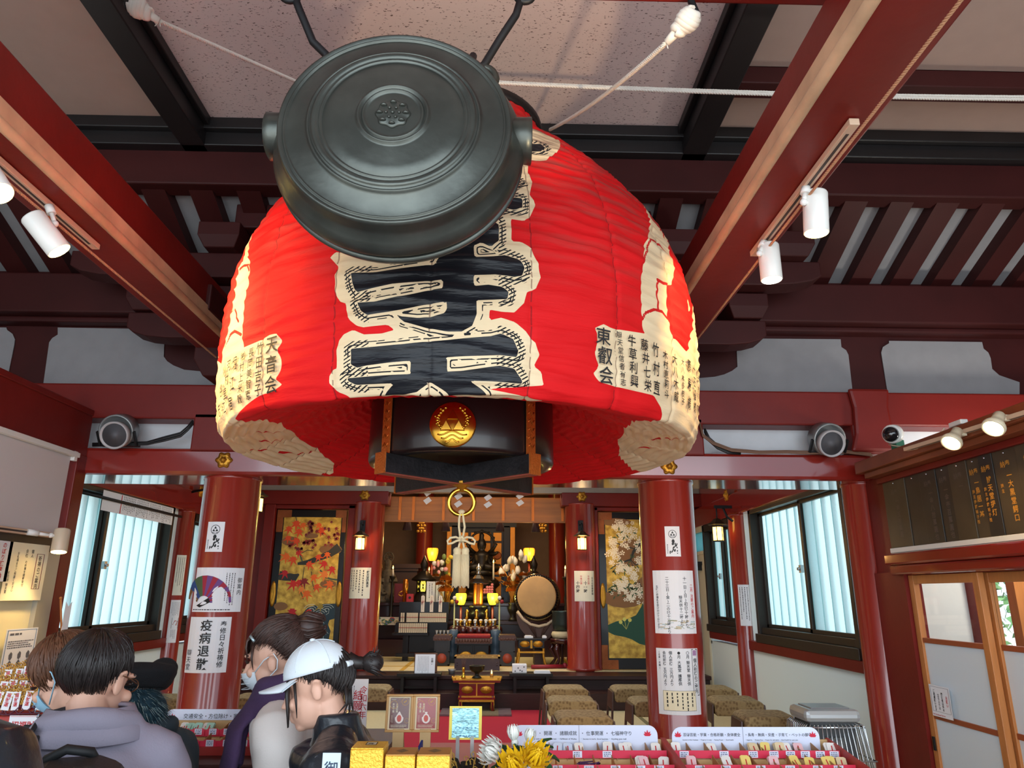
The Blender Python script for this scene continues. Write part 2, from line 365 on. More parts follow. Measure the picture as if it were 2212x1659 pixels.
# long side beams with cream moulding
for nm,x0,x1,sg,lb in(('trim_13',-1.93,-1.70,1,'left'),('trim_15',0.995,1.24,-1,'right')):
 m=MB();m.box(x0,0.0,3.124,x1,4.7,3.42 if sg>0 else 3.38)
 S(m,nm,RED if sg<9 else RED,'long red ceiling beam running past the %s of the lantern'%lb,'beam',bevel=0.008)
 xi=x1 if sg>0 else x0
 m=MB();m.box(xi,0.0,3.16,xi+sg*0.016,4.65,3.225);m.tube([(xi+sg*0.010,0.0,3.138),(xi+sg*0.010,4.65,3.138)],0.021,10)
 S(m,'trim_14' if sg>0 else 'trim_16',CREAM,'worn cream moulding along the %s ceiling beam'%lb,'moulding',bevel=0.003)
 # columns
def column(nm,x,y,z0,z1,r,lb,n=40):
 m=MB();m.lathe([(r+0.012,z0),(r+0.012,z0+0.03),(r,z0+0.045),(r,z1-0.02),(r+0.006,z1-0.015),(r+0.006,z1)],(x,y,0),n)
 S(m,nm,REDC,lb,'column')
LCX,RCX,CR=-1.755,1.147,0.180
column('column_1',LCX,4.82,0.5,2.35,CR,'thick red column left of the altar with a fan notice')
column('column_2',RCX,4.82,0.5,2.35,CR,'thick red column right of the altar with two big notices')
column('column_3',2.49,4.82,0.3,2.35,0.125,'glossy red pillar beside the sliding wood doors')
column('column_4',-3.12,4.95,0.3,2.35,0.125,'red pillar behind the left partition')
FLX,FRX=-1.50,1.017
column('column_5',FLX,8.66,0.8,2.66,0.18,'red column between maple painting and altar')
column('column_6',FRX,8.66,0.8,2.66,0.18,'red column between altar and blossom painting')
column('column_7',2.44,7.25,0.5,2.4,0.095,'slim red pillar between the two right windows',28)
column('column_8',-3.1,7.3,0.5,2.4,0.095,'slim red pillar between the two left windows',28)
# post over the right pillar
m=MB();m.box(2.37,4.6,2.52,2.62,4.8,2.95);m.prism([(-0.17,0),(-0.13,0.12),(-0.12,0.3),(-0.14,0.43),(0.14,0.43),(0.12,0.3),(0.13,0.12),(0.17,0)],lambda u,v,d:Vector((2.5+u,4.60-d,2.53+v)),0,0.04)
S(m,'trim_17',RED,'flared red post above the right pillar','post',bevel=0.02)
m=MB();m.box(-1.98,4.6,2.5,-1.5,4.82,2.75);S(m,'trim_18',RED,'red block over the left column','post',bevel=0.01)
m=MB();m.box(0.9,4.6,2.5,1.37,4.82,2.75);S(m,'trim_19',RED,'red block over the right column','post',bevel=0.01)
# inner hall: ceiling, side walls with window openings
m=MB();m.box(-3.6,4.9,3.2,3.2,12.4,3.3);S(m,'ceiling_inner',SIDEP,'beige ceiling of the inner hall','ceiling')
m=MB();m.box(-3.6,4.9,2.4,-3.22,8.7,3.2);m.box(-3.25,4.9,2.9,-3.15,8.7,3.2);S(m,'wall_left_upper',PLASTG,'plaster above the left windows','wall')
for sx,sd,xw in((-1,'left',-3.12),(1,'right',2.46)):
 xo=xw+sx*0.14
 m=MB();m.box(xw,4.9,0.4,xo,9.3,1.13);S(m,'wall_%s'%sd,mat('pale bluish wall',(222,234,234),0.6),'pale dado wall under the %s windows'%sd,'wall')
 m=MB();m.box(xw-sx*0.04,4.95,1.13,xo,7.22,1.21);m.box(xw-sx*0.04,7.33,1.16,xo,8.45,1.235);S(m,'trim_%d'%(90 if sx<0 else 91),RED,'red rail under the %s windows'%sd,'rail',bevel=0.006)
 m=MB();m.box(xw-sx*0.05,4.9,2.40,xo,9.3,2.62);m.box(xw,4.9,2.62,xo,9.3,3.2);S(m,'trim_%d'%(92 if sx<0 else 93),mat('glossy red beam',(132,34,26),0.16),'red lintel over the %s windows'%sd,'lintel',bevel=0.012)
 m=MB();m.box(xw+sx*0.01,7.15,1.1,xo,7.42,2.45);m.box(xw,4.82,1.1,xo,5.0,2.45);m.box(xw,8.5,1.1,xo,8.56,2.45);m.box(xw,9.05,0.5,xo,9.3,2.45)
 S(m,'wall_%s_posts'%sd,mat('pale bluish wall',(222,234,234),0.6),'pale wall between the %s windows'%sd,'wall')
 # corrugated fibreglass behind frosted sliding windows
GLS=bpy.data.materials.new('corrugated frosted pane');GLS.use_nodes=True
nt=GLS.node_tree;nt.nodes.clear();out=nt.nodes.new('ShaderNodeOutputMaterial')
tr=nt.nodes.new('ShaderNodeBsdfTranslucent');lw=nt.nodes.new('ShaderNodeLayerWeight');lw.inputs[0].default_value=0.5;lr=nt.nodes.new('ShaderNodeValToRGB')
lr.color_ramp.elements[0].position=0.06;lr.color_ramp.elements[1].position=0.5;lr.color_ramp.elements[0].color=lin((226,248,250))+(1,);lr.color_ramp.elements[1].color=lin((120,190,198))+(1,)  # ramp darkens grazing flanks, drawing stripe shade into the pane colour
nt.links.new(lw.outputs['Facing'],lr.inputs['Fac']);nt.links.new(lr.outputs['Color'],tr.inputs[0])
di=nt.nodes.new('ShaderNodeBsdfPrincipled');di.inputs['Base Color'].default_value=lin((180,226,232))+(1,);di.inputs['Roughness'].default_value=0.25
mx=nt.nodes.new('ShaderNodeMixShader');mx.inputs[0].default_value=0.35
tcx=nt.nodes.new('ShaderNodeTexCoord');nz=nt.nodes.new('ShaderNodeTexNoise');nz.inputs['Scale'].default_value=90;bpn=nt.nodes.new('ShaderNodeBump');bpn.inputs['Strength'].default_value=0.25;bpn.inputs['Distance'].default_value=0.01
nt.links.new(tcx.outputs['Object'],nz.inputs['Vector']);nt.links.new(nz.outputs['Fac'],bpn.inputs['Height']);nt.links.new(bpn.outputs['Normal'],di.inputs['Normal']);nt.links.new(bpn.outputs['Normal'],tr.inputs['Normal'])
nt.links.new(tr.outputs[0],mx.inputs[1]);nt.links.new(di.outputs[0],mx.inputs[2]);nt.links.new(mx.outputs[0],out.inputs[0])
def corrugated(mb,x,y0,y1,z0,z1,sx,pitch=0.165,amp=0.040):
 n=int((y1-y0)/pitch*14);vs=[]
 for i in range(n+1):
  y=y0+(y1-y0)*i/n;dx=amp*math.cos(2*PI*(y-y0)/pitch)
  vs+=[(x+sx*dx,y,z0),(x+sx*dx,y,z1)]
 mb.add(vs,[(2*i,2*i+2,2*i+3,2*i+1)for i in range(n)],0,True)
def window(nm,xw,sx,y0,y1,z0,z1,ym,lb):
 w=thing(nm,lb,'window',(xw,(y0+y1)/2,z0));w['kind']='structure'
 m=MB();xi,xo=xw-sx*0.03,xw+sx*0.10
 m.box(xi,y0,z0-0.0,xo,y0+0.055,z1);m.box(xi,y1-0.055,z0,xo,y1,z1);m.box(xi,y0,z1-0.075,xo,y1,z1);m.box(xi-sx*0.02,y0-0.01,z0,xo,y1+0.01,z0+0.075);m.box(xi+sx*0.02,y0,z0+0.075,xo,y1,z0+0.13)
 m.build('window_frame',BRONZE,w,bevel=0.004)
 for k,(a,b,xs)in enumerate(((y0+0.055,ym+0.03,xw+sx*0.03),(ym-0.03,y1-0.055,xw+sx*0.06))):
  m=MB();t=0.045
  m.box(xs-0.014,a,z0+0.13,xs+0.014,a+t,z1-0.075);m.box(xs-0.014,b-t,z0+0.13,xs+0.014,b,z1-0.075);m.box(xs-0.014,a,z0+0.13,xs+0.014,b,z0+0.16);m.box(xs-0.014,a,z1-0.10,xs+0.014,b,z1-0.075)
  sh=m.build('sash',BRONZE,w,bevel=0.003)
  m=MB();corrugated(m,xs+sx*0.045,a+0.01,b-0.01,z0+0.13,z1-0.08,sx);m.build('corrugated_pane',GLS,sh)
 m=MB();m.box(xw-sx*0.005,ym-0.02,(z0+z1)/2-0.03,xw-sx*0.03,ym+0.02,(z0+z1)/2+0.03);m.cyl((xw-sx*0.03,ym,(z0+z1)/2),(xw-sx*0.05,ym,(z0+z1)/2),0.012);m.build('latch',STEEL,w)
window('window_1',2.46,1,4.99,6.92,1.21,2.44,5.83,'bronze framed corrugated window beside the gas heater')
window('window_2',2.46,1,7.5,8.5,1.235,2.40,7.95,'bronze framed window beyond the slim right pillar')
window('window_3',-3.12,-1,5.0,7.05,1.21,2.44,5.93,'bronze framed corrugated window under the long name sheet')
window('window_4',-3.12,-1,7.5,8.5,1.235,2.40,7.95,'bronze framed window glimpsed left of the left column')
# far wall with lintel; altar room
m=MB();m.box(-3.2,8.55,2.63,-1.27,8.78,2.79);m.box(.79,8.55,2.63,2.55,8.78,2.79);m.box(-2.70,8.6,2.58,-1.62,8.72,2.63);m.box(1.12,8.6,2.58,2.0,8.72,2.63);S(m,'trim_94',RED,'red lintel across the altar front','lintel',bevel=0.01)
m=MB();m.box(-3.2,8.62,2.79,2.55,8.74,3.2);S(m,'wall_back',PLASTG,'grey plaster over the altar lintel','wall')
m=MB();m.box(-3.2,8.66,0.8,-2.62,8.76,2.63);m.box(1.98,8.66,0.8,2.12,8.76,2.63);m.box(-2.72,8.58,0.8,-2.60,8.70,2.63);m.box(-1.74,8.6,0.8,-1.66,8.7,2.63);m.box(1.15,8.6,0.8,1.22,8.7,2.63)
S(m,'trim_95',RED,'red door posts beside the painted doors','post',bevel=0.006)
m=MB();m.box(-2.9,8.8,0.8,-2.1,12.2,3.2);m.box(1.75,8.8,0.8,2.4,12.2,3.2);m.box(-2.9,12.0,0.8,2.4,12.2,3.2)
S(m,'wall_altar',mat('brown aged plaster',(128,102,78),0.8,var=0.06),'brown plaster walls behind the altar','wall')
column('column_9',-1.12,11.6,0.8,3.2,0.13,'dark red column in the shadow left of the altar',20)
column('column_10',0.98,11.6,0.8,3.2,0.13,'dark red column in the shadow right of the altar',20)
# cream door beyond the second right window
d=thing('door_1','cream door with small glass pane behind the hanging lantern','door',(2.46,8.8,0.5));d['kind']='structure'
m=MB();m.box(2.44,8.54,0.55,2.48,9.06,2.08);m.box(2.43,8.54,2.08,2.5,9.06,2.12);m.box(2.43,8.54,2.34,2.5,9.06,2.40);m.build('door_leaf',mat('cream painted door',(212,200,170),0.5),d)
m=MB();m.box(2.46,8.56,2.12,2.47,9.04,2.34);m.build('pane',GLS,d)
m=MB();m.box(2.39,8.62,1.96,2.44,8.80,2.0);m.box(2.40,8.64,1.90,2.44,8.69,1.96);m.build('latch',IRON,d)
# outer shell of the open bay
m=MB();m.box(-4.75,0.2,-0.1,-4.6,4.9,4.6);S(m,'wall_outer_left',REDD,'dark red outer wall at the left','wall')
m=MB();m.box(4.3,0.2,-0.1,4.45,4.9,4.6);S(m,'wall_outer_right',REDD,'dark red outer wall at the right','wall')
# ================================================================== the great paper lantern
LX,LY=-0.16,3.3
PROF=[(4.02,.36),(3.90,.39),(3.8,.463),(3.7,.567),(3.6,.67),(3.5,.765),(3.4,.850),(3.3,.925),(3.2,.985),(3.1,1.030),(3.0,1.062),(2.9,1.083),(2.8,1.095),(2.7,1.100),(2.6,1.10),(2.5,1.094),(2.4,1.086),(2.32,1.077),(2.275,1.066),(2.25,1.052),(2.241,1.035),(2.245,1.01),(2.262,.95),(2.295,.84),(2.335,.73),(2.385,.62),(2.435,.51),(2.475,.43),(2.50,.40)]
pz=np.array([p[0]for p in PROF]);prr=np.array([p[1]for p in PROF])
arc=np.concatenate([[0],np.cumsum(np.hypot(np.diff(pz),np.diff(prr)))])
NS,NP=372,640
sv=np.linspace(0,arc[-1],NS)
zz=np.interp(sv,arc,pz);rr=np.interp(sv,arc,prr)
for _ in range(3):
 zz[1:-1]=(zz[:-2]+zz[1:-1]*2+zz[2:])/4;rr[1:-1]=(rr[:-2]+rr[1:-1]*2+rr[2:])/4
ibot=int(np.argmin(zz))
tt=np.where(np.arange(NS)<=ibot,zz,zz[ibot]-(sv-sv[ibot]))
dz_=np.gradient(zz,sv);dr_=np.gradient(rr,sv)
nr_,nz_=-dz_,dr_
ph=np.linspace(-PI,PI,NP,endpoint=False)
PHG,SG=np.meshgrid(ph,sv)
TG=np.repeat(tt[:,None],NP,1);RG=np.repeat(rr[:,None],NP,1);ZG=np.repeat(zz[:,None],NP,1)
wob=0.012*np.sin(3*PHG+SG*5)+0.010*np.sin(7*PHG-SG*9)+0.006*np.sin(17*PHG+SG*21)
pitch=np.where(np.arange(NS)<=ibot,0.052,0.040)[:,None]
seam=np.cos((PHG+0.06)*20)
under=(np.arange(NS)>ibot)[:,None]
rib=np.abs(np.sin(PI*(SG+wob*(~under)+np.where(under,0.006*seam,0))/pitch))
amp=np.where(under,0.016,0.0092)*(0.72+0.28*np.sin(5*PHG+SG*13))
crease=np.exp(-((1-seam)/0.012))*0.006
off=-amp*(rib**0.8)-crease+0.004*np.sin(11*PHG+29*SG)*np.sin(23*PHG-8*SG)
Rr=RG+off*nr_[:,None];Zz=ZG+off*nz_[:,None]
VX=LX+Rr*np.sin(PHG);VY=LY-Rr*np.cos(PHG)
def sdpoly(poly,pad=0.12):
 P=np.array(poly,float);P=np.stack([P[:,0]*1.08,P[:,1]],1)
 U=PHG*1.08;out_=np.full(U.shape,pad)
 sel=(U>P[:,0].min()-pad)&(U<P[:,0].max()+pad)&(TG>P[:,1].min()-pad)&(TG<P[:,1].max()+pad)
 u,v=U[sel],TG[sel];d=np.full(u.shape,9.0);ins=np.zeros(u.shape,bool)
 for i in range(len(P)):
  a,b=P[i],P[(i+1)%len(P)];e=b-a;L=(e*e).sum()+1e-12
  t=np.clip(((u-a[0])*e[0]+(v-a[1])*e[1])/L,0,1)
  d=np.minimum(d,np.hypot(u-a[0]-t*e[0],v-a[1]-t*e[1]))
  c=((a[1]>v)!=(b[1]>v))&(u<(b[0]-a[0])*(v-a[1])/(b[1]-a[1]+1e-12)+a[0]);ins^=c
 out_[sel]=np.where(ins,-d,d);return out_
def sdline(pts,w,pad=0.1):
 d=np.full(PHG.shape,pad);U=PHG*1.08
 for(a,b)in zip(pts[:-1],pts[1:]):
  ax_,ay_,bx_,by_=a[0]*1.08,a[1],b[0]*1.08,b[1];ex,ey=bx_-ax_,by_-ay_;L=ex*ex+ey*ey+1e-12
  t=np.clip(((U-ax_)*ex+(TG-ay_)*ey)/L,0,1);d=np.minimum(d,np.hypot(U-ax_-t*ex,TG-ay_-t*ey)-w)
 return d
CREAMS=[[(-0.244,2.735),(-0.384,2.769),(-0.404,2.749),(-0.369,2.708),(-0.378,2.682),(-0.378,2.633),(-0.371,2.599),(-0.354,2.575),(-0.331,2.564),(-0.332,2.541),(-0.316,2.503),(-0.29,2.48),(-0.266,2.471),(-0.19,2.476),(-0.166,2.456),(-0.208,2.447),(-0.266,2.448),(-0.3,2.466),(-0.336,2.455),(-0.354,2.437),(-0.359,2.393),(-0.352,2.339),(-0.371,2.336),(-0.383,2.318),(-0.386,2.296),(-0.372,2.277),(-0.359,2.262),(-0.309,2.235),(-0.24,2.215),(-0.2,2.19),(-0.06,2.20),(-0.02,2.175),(0.1,2.175),(0.16,2.205),(0.30,2.205),(0.36,2.235),(0.25,2.245),(0.12,2.262),(0.219,2.272),(0.301,2.287),(0.292,2.327),(0.267,2.348),(0.284,2.391),(0.268,2.425),(0.235,2.464),(0.2,2.491),(0.158,2.502),(0.12,2.489),(0.122,2.527),(0.16,2.523),(0.199,2.525),(0.23,2.563),(0.238,2.602),(0.267,2.619),(0.282,2.661),(0.276,2.714),(0.253,2.773),(0.221,2.794),(0.19,2.792),(0.188,2.878),(0.233,2.88),(0.255,2.906),(0.276,2.958),(0.258,3.004),(0.275,3.072),(0.264,3.117),(0.271,3.166),(0.29,3.42),(-0.25,3.42),(-0.33,3.2)],[(-0.3,3.6),(0.589,3.512),(0.463,3.345),(0.363,3.232),(0.283,3.202),(-0.2,3.3)],[(-0.3,3.72),(0.5,3.68),(0.45,3.60),(-0.3,3.62)],[(0.978,3.256),(0.888,3.119),(0.745,2.927),(0.698,2.782),(0.682,2.689),(0.686,2.597),(0.691,2.54),(0.545,2.526),(0.509,2.533),(0.477,2.513),(0.49,2.465),(0.475,2.424),(0.496,2.384),(0.478,2.351),(0.503,2.324),(0.557,2.318),(0.656,2.319),(0.752,2.321),(0.796,2.295),(0.831,2.265),(0.85,2.15),(1.0,2.05),(1.3,1.95),(1.7,1.95),(1.95,2.05),(2.05,2.2),(1.9,2.5),(1.7,2.8),(1.35,2.92),(1.232,2.854),(1.086,2.663),(1.013,2.565),(0.875,2.58),(0.856,2.614),(0.842,2.661),(0.845,2.73),(0.85,2.789),(0.898,2.812),(0.945,2.873),(0.993,2.954),(0.987,3.012),(1.074,3.118),(1.067,3.176),(0.991,3.2)],[(-1.038,3.1),(-0.965,2.989),(-0.851,2.856),(-0.824,2.782),(-0.829,2.709),(-0.824,2.641),(-0.828,2.566),(-0.799,2.495),(-0.686,2.5),(-0.65,2.508),(-0.609,2.504),(-0.588,2.474),(-0.603,2.435),(-0.577,2.389),(-0.611,2.338),(-0.58,2.314),(-0.625,2.296),(-0.69,2.296),(-0.801,2.275),(-0.923,2.25),(-0.98,2.12),(-1.15,2.02),(-1.5,1.97),(-1.95,2.0),(-2.2,2.08),(-2.3,2.2),(-2.0,2.45),(-1.7,2.6),(-1.3,2.62),(-1.06,2.50),(-0.985,2.608),(-0.958,2.723),(-0.985,2.867),(-0.995,2.94),(-1.06,3.072)],[(1.08,2.80),(1.105,2.835),(1.135,2.83),(1.13,2.79),(1.10,2.775)]]
INKS=[[(-0.317,2.672),(-0.24,2.668),(-0.146,2.678),(-0.055,2.69),(0.034,2.704),(0.124,2.724),(0.17,2.737),(0.212,2.723),(0.231,2.692),(0.221,2.658),(0.198,2.65),(0.138,2.657),(0.08,2.65),(-0.04,2.63),(-0.143,2.62),(-0.246,2.609),(-0.299,2.602),(-0.315,2.639)],[(-0.295,2.563),(-0.234,2.561),(-0.142,2.575),(-0.061,2.593),(0.036,2.605),(0.116,2.62),(0.161,2.613),(0.18,2.594),(0.176,2.57),(0.126,2.563),(-0.007,2.55),(-0.095,2.538),(-0.186,2.521),(-0.257,2.514),(-0.282,2.535)],[(-0.023,2.647),(0.071,2.655),(0.072,2.601),(-0.021,2.588)],[(-0.009,2.558),(0.081,2.563),(0.083,2.51),(0.07,2.47),(0.04,2.449),(-0.005,2.448),(-0.072,2.46),(-0.139,2.484),(-0.17,2.513),(-0.149,2.504),(-0.094,2.495),(-0.05,2.499),(-0.015,2.512),(-0.008,2.527)],[(-0.055,2.684),(-0.03,2.723),(0.006,2.746),(0.069,2.765),(0.072,2.709)],[(0.0,2.76),(0.091,2.837),(0.114,2.854),(0.147,2.86),(0.149,2.789),(0.124,2.761),(0.092,2.772),(0.05,2.75)],[(0.10,2.95),(0.17,2.966),(0.204,2.974),(0.231,2.973),(0.229,2.936),(0.201,2.921),(0.172,2.923),(0.1,2.9)],[(-0.308,2.402),(-0.256,2.403),(-0.139,2.406),(-0.004,2.419),(0.129,2.438),(0.16,2.45),(0.197,2.433),(0.215,2.396),(0.209,2.372),(0.154,2.375),(0.042,2.365),(-0.093,2.352),(-0.186,2.346),(-0.258,2.341),(-0.283,2.335),(-0.307,2.349)],[(-0.114,2.351),(-0.003,2.362),(-0.003,2.311),(-0.117,2.305)],[(-0.323,2.304),(-0.236,2.305),(-0.094,2.307),(0.043,2.318),(0.155,2.339),(0.202,2.333),(0.229,2.299),(0.231,2.285),(0.136,2.287),(-0.003,2.285),(-0.072,2.28),(-0.191,2.279),(-0.291,2.28),(-0.319,2.295)],[(-0.167,2.277),(-0.049,2.282),(-0.097,2.25),(-0.212,2.235)],[(-0.058,2.283),(0.066,2.286),(0.125,2.245),(0.016,2.235)],[(0.1,3.36),(0.322,3.351),(0.386,3.369),(0.407,3.355),(0.355,3.289),(0.299,3.272),(0.1,3.26)],[(0.05,3.12),(0.2,3.10),(0.235,3.06),(0.2,3.03),(0.05,3.04)]]
ARCS=[[(0.686,2.597),(0.707,2.628),(0.748,2.652),(0.805,2.663),(0.847,2.648)],[(0.793,2.787),(0.78,2.736),(0.775,2.668)],[(0.69,2.80),(0.8,2.98),(0.847,2.999),(0.902,3.006),(0.93,2.984)],[(1.072,3.184),(1.016,3.11),(1.016,3.082)],[(0.789,2.793),(0.824,2.789),(0.851,2.795)],[(-0.97,2.883),(-0.922,2.882),(-0.867,2.863),(-0.85,2.83)],[(-0.97,2.69),(-0.941,2.689)],[(-0.98,2.55),(-0.93,2.585),(-0.894,2.588),(-0.833,2.555)],[(-0.90,2.68),(-0.885,2.65),(-0.868,2.619)],[(-1.25,2.12),(-1.35,2.07),(-1.38,2.02)],[(-1.45,2.13),(-1.55,2.10),(-1.57,2.04)],[(-1.75,2.12),(-1.9,2.09),(-1.95,2.04)],[(1.3,2.12),(1.4,2.08)],[(1.55,2.1),(1.65,2.05)],[(-1.6,2.2),(-1.68,2.15)],[(1.25,2.2),(1.3,2.14)]]
sdc=np.minimum.reduce([sdpoly(p)for p in CREAMS]);sdi=np.minimum.reduce([sdpoly(p)for p in INKS]);sda=np.minimum.reduce([sdline(a,0.006)for a in ARCS])
bandk=np.full(PHG.shape,0.0)
idx=np.arange(NS*NP).reshape(NS,NP);nx=np.roll(idx,-1,1)
faces=np.stack([idx[:-1],nx[:-1],nx[1:],idx[1:]],-1).reshape(-1,4)
lme=bpy.data.meshes.new('fabric_shell')
lme.vertices.add(NS*NP);lme.vertices.foreach_set('co',np.stack([VX,VY,Zz],-1).astype(np.float32).ravel())
lme.loops.add(faces.size);lme.loops.foreach_set('vertex_index',faces.ravel().astype(np.int32))
lme.polygons.add(len(faces));lme.polygons.foreach_set('loop_start',np.arange(0,faces.size,4,dtype=np.int32));lme.polygons.foreach_set('loop_total',np.full(len(faces),4,np.int32))
lme.update(calc_edges=True);lme.polygons.foreach_set('use_smooth',np.ones(len(faces),bool))
for nm,arr in(('cream',sdc),('ink',sdi),('arcs',sda),('turn',PHG*1.08),('rise',TG)):
 a=lme.attributes.new(nm,'FLOAT','POINT');a.data.foreach_set('value',arr.astype(np.float32).ravel())
LAN=bpy.data.materials.new('painted lantern cloth');LAN.use_nodes=True
nt=LAN.node_tree;pb=nt.nodes['Principled BSDF']
def N(t,**k):
 n=nt.nodes.new(t)
 for a,b in k.items():setattr(n,a,b)
 return n
def mth(op,a,b=None,clamp=False):
 n=N('ShaderNodeMath',operation=op,use_clamp=clamp)
 for i,x in enumerate((a,b)):
  if x is None:continue
  if isinstance(x,(int,float)):n.inputs[i].default_value=x
  else:nt.links.new(x,n.inputs[i])
 return n.outputs[0]
def attr(nm):return N('ShaderNodeAttribute',attribute_name=nm).outputs['Fac']
def mixc(f,a,b):
 n=N('ShaderNodeMix',data_type='RGBA')
 nt.links.new(f,n.inputs['Factor'])
 for s_,x in(('A',a),('B',b)):
  sk=[i for i in n.inputs if i.name==s_ and i.type=='RGBA'][0]
  if isinstance(x,tuple):sk.default_value=x
  else:nt.links.new(x,sk)
 return[o for o in n.outputs if o.type=='RGBA'][0]
tco=N('ShaderNodeTexCoord');cmb=N('ShaderNodeCombineXYZ');turn,rise=attr('turn'),attr('rise')
nt.links.new(turn,cmb.inputs[0]);nt.links.new(rise,cmb.inputs[1])
def noi(sx,sy,sc_,det=3):
 mp=N('ShaderNodeMapping');mp.inputs['Scale'].default_value=(sx,sy,1);nt.links.new(cmb.outputs[0],mp.inputs['Vector'])
 n=N('ShaderNodeTexNoise');n.inputs['Scale'].default_value=sc_;n.inputs['Detail'].default_value=det;nt.links.new(mp.outputs[0],n.inputs['Vector']);return n.outputs['Fac']
redn=mixc(noi(1,5,2),lin((206,8,16))+(1,),lin((232,20,26))+(1,))
crn=mixc(noi(1,4,3),lin((226,200,158))+(1,),lin((248,228,190))+(1,))
c=mixc(mth('LESS_THAN',attr('cream'),0.0),redn,crn)
lines_=mth('MULTIPLY',mth('LESS_THAN',attr('arcs'),0.0),mth('LESS_THAN',attr('cream'),0.01));c=mixc(lines_,c,lin((205,14,20))+(1,))
ik=attr('ink')
# grey dust lying in streaks along the upper folds
dn=N('ShaderNodeMapRange');dn.inputs['From Min'].default_value=2.55;dn.inputs['From Max'].default_value=3.4;nt.links.new(rise,dn.inputs['Value'])
ds=N('ShaderNodeMapRange');ds.inputs['From Min'].default_value=0.46;ds.inputs['From Max'].default_value=0.66;nt.links.new(noi(1.1,9,3.0,4),ds.inputs['Value'])
c=mixc(mth('MULTIPLY',mth('MULTIPLY',dn.outputs[0],ds.outputs[0]),0.7),c,lin((126,84,76))+(1,))
# dark stitching along the sewn seams
sm_=mth('LESS_THAN',mth('ABSOLUTE',mth('SINE',mth('MULTIPLY',mth('ADD',mth('DIVIDE',turn,1.08),0.06),10.0))),0.024)
c=mixc(mth('MULTIPLY',mth('MULTIPLY',sm_,mth('GREATER_THAN',noi(1,1,40,1),0.40)),0.6),c,lin((96,20,24))+(1,))
# brush fringe: dashed contour just outside the strokes, hatching at their ends
ring=mth('LESS_THAN',mth('ABSOLUTE',mth('SUBTRACT',ik,0.011)),0.0022);dash=mth('GREATER_THAN',noi(1,1.0,26,1),0.44)
ring2=mth('LESS_THAN',mth('ABSOLUTE',mth('SUBTRACT',ik,0.019)),0.0016);dash2=mth('GREATER_THAN',noi(1,1.3,31,1),0.52)
au=mth('ABSOLUTE',mth('ADD',turn,0.055));ends=mth('GREATER_THAN',au,0.215)
ht=mth('LESS_THAN',mth('FRACT',mth('MULTIPLY',mth('ADD',mth('MULTIPLY',turn,0.6),mth('MULTIPLY',rise,-1.0)),72.0)),0.38)
hat=mth('MULTIPLY',mth('MULTIPLY',mth('LESS_THAN',mth('ABSOLUTE',mth('SUBTRACT',ik,0.014)),0.012),ht),ends)
inkm=mth('MAXIMUM',mth('MAXIMUM',mth('LESS_THAN',ik,0.0),mth('MULTIPLY',ring,dash)),mth('MAXIMUM',mth('MULTIPLY',ring2,dash2),hat))
inkm=mth('MULTIPLY',inkm,mth('LESS_THAN',attr('cream'),0.0))
c=mixc(inkm,c,lin((26,27,32))+(1,))
nt.links.new(c,pb.inputs['Base Color'])
solid=mth('MULTIPLY',mth('LESS_THAN',ik,0.0),0.42);nt.links.new(mth('SUBTRACT',0.75,solid),pb.inputs['Roughness']);pb.inputs['Specular IOR Level'].default_value=0.3
hb=mth('ADD',mth('MULTIPLY',noi(1.2,9,3.2,4),1.0),mth('MULTIPLY',noi(3,14,7,2),0.4));bpn=N('ShaderNodeBump');bpn.inputs['Strength'].default_value=0.4;bpn.inputs['Distance'].default_value=0.012
nt.links.new(hb,bpn.inputs['Height']);nt.links.new(bpn.outputs[0],pb.inputs['Normal'])
pb.inputs['Subsurface Weight'].default_value=0.0
tl=N('ShaderNodeBsdfTranslucent');nt.links.new(c,tl.inputs[0]);ms=N('ShaderNodeMixShader');ms.inputs[0].default_value=0.22
nt.links.new(pb.outputs[0],ms.inputs[1]);nt.links.new(tl.outputs[0],ms.inputs[2]);nt.links.new(ms.outputs[0],nt.nodes['Material Output'].inputs[0])
lme.materials.append(LAN)
LANT=thing('paper_lantern','giant red paper lantern with bold black characters on cream','lantern',(LX,LY,2.1))
sh=bpy.data.objects.new('fabric_shell',lme);COL.objects.link(sh);sh.parent=LANT;sh.matrix_parent_inverse=WM['paper_lantern'].inverted();sh['label']='red and cream ribbed lantern cloth';WM[sh.name]=Matrix.Identity(4)
def lan_fn(u,v,d=0.0):
 z=v;r=float(np.interp(-z,-pz[:21],prr[:21]))+0.001
 return Vector((LX+(r+d)*math.sin(u),LY-(r+d)*math.cos(u),z))
m=MB()
def column_text(st,p,q,k=1.0):
 n=len(st);(u0,v0),(u1,v1)=p,q
 for i,ch in enumerate(st):
  t=(i/(n-1))if n>1 else 0.5
  u,v=u0+(u1-u0)*t,v0+(v1-v0)*t;sz=min((v0-v1)/max(n-1,1)*0.96,0.058)*k
  vs,fs,adv=glyph(ch,0.008);asp=min(1.0,0.043/sz)if k==1 else 1.0
  m.add([lan_fn(u+(x-0.5)*sz*asp/1.08,v+(y-0.38)*sz,0.0015)for x,y in vs],fs)
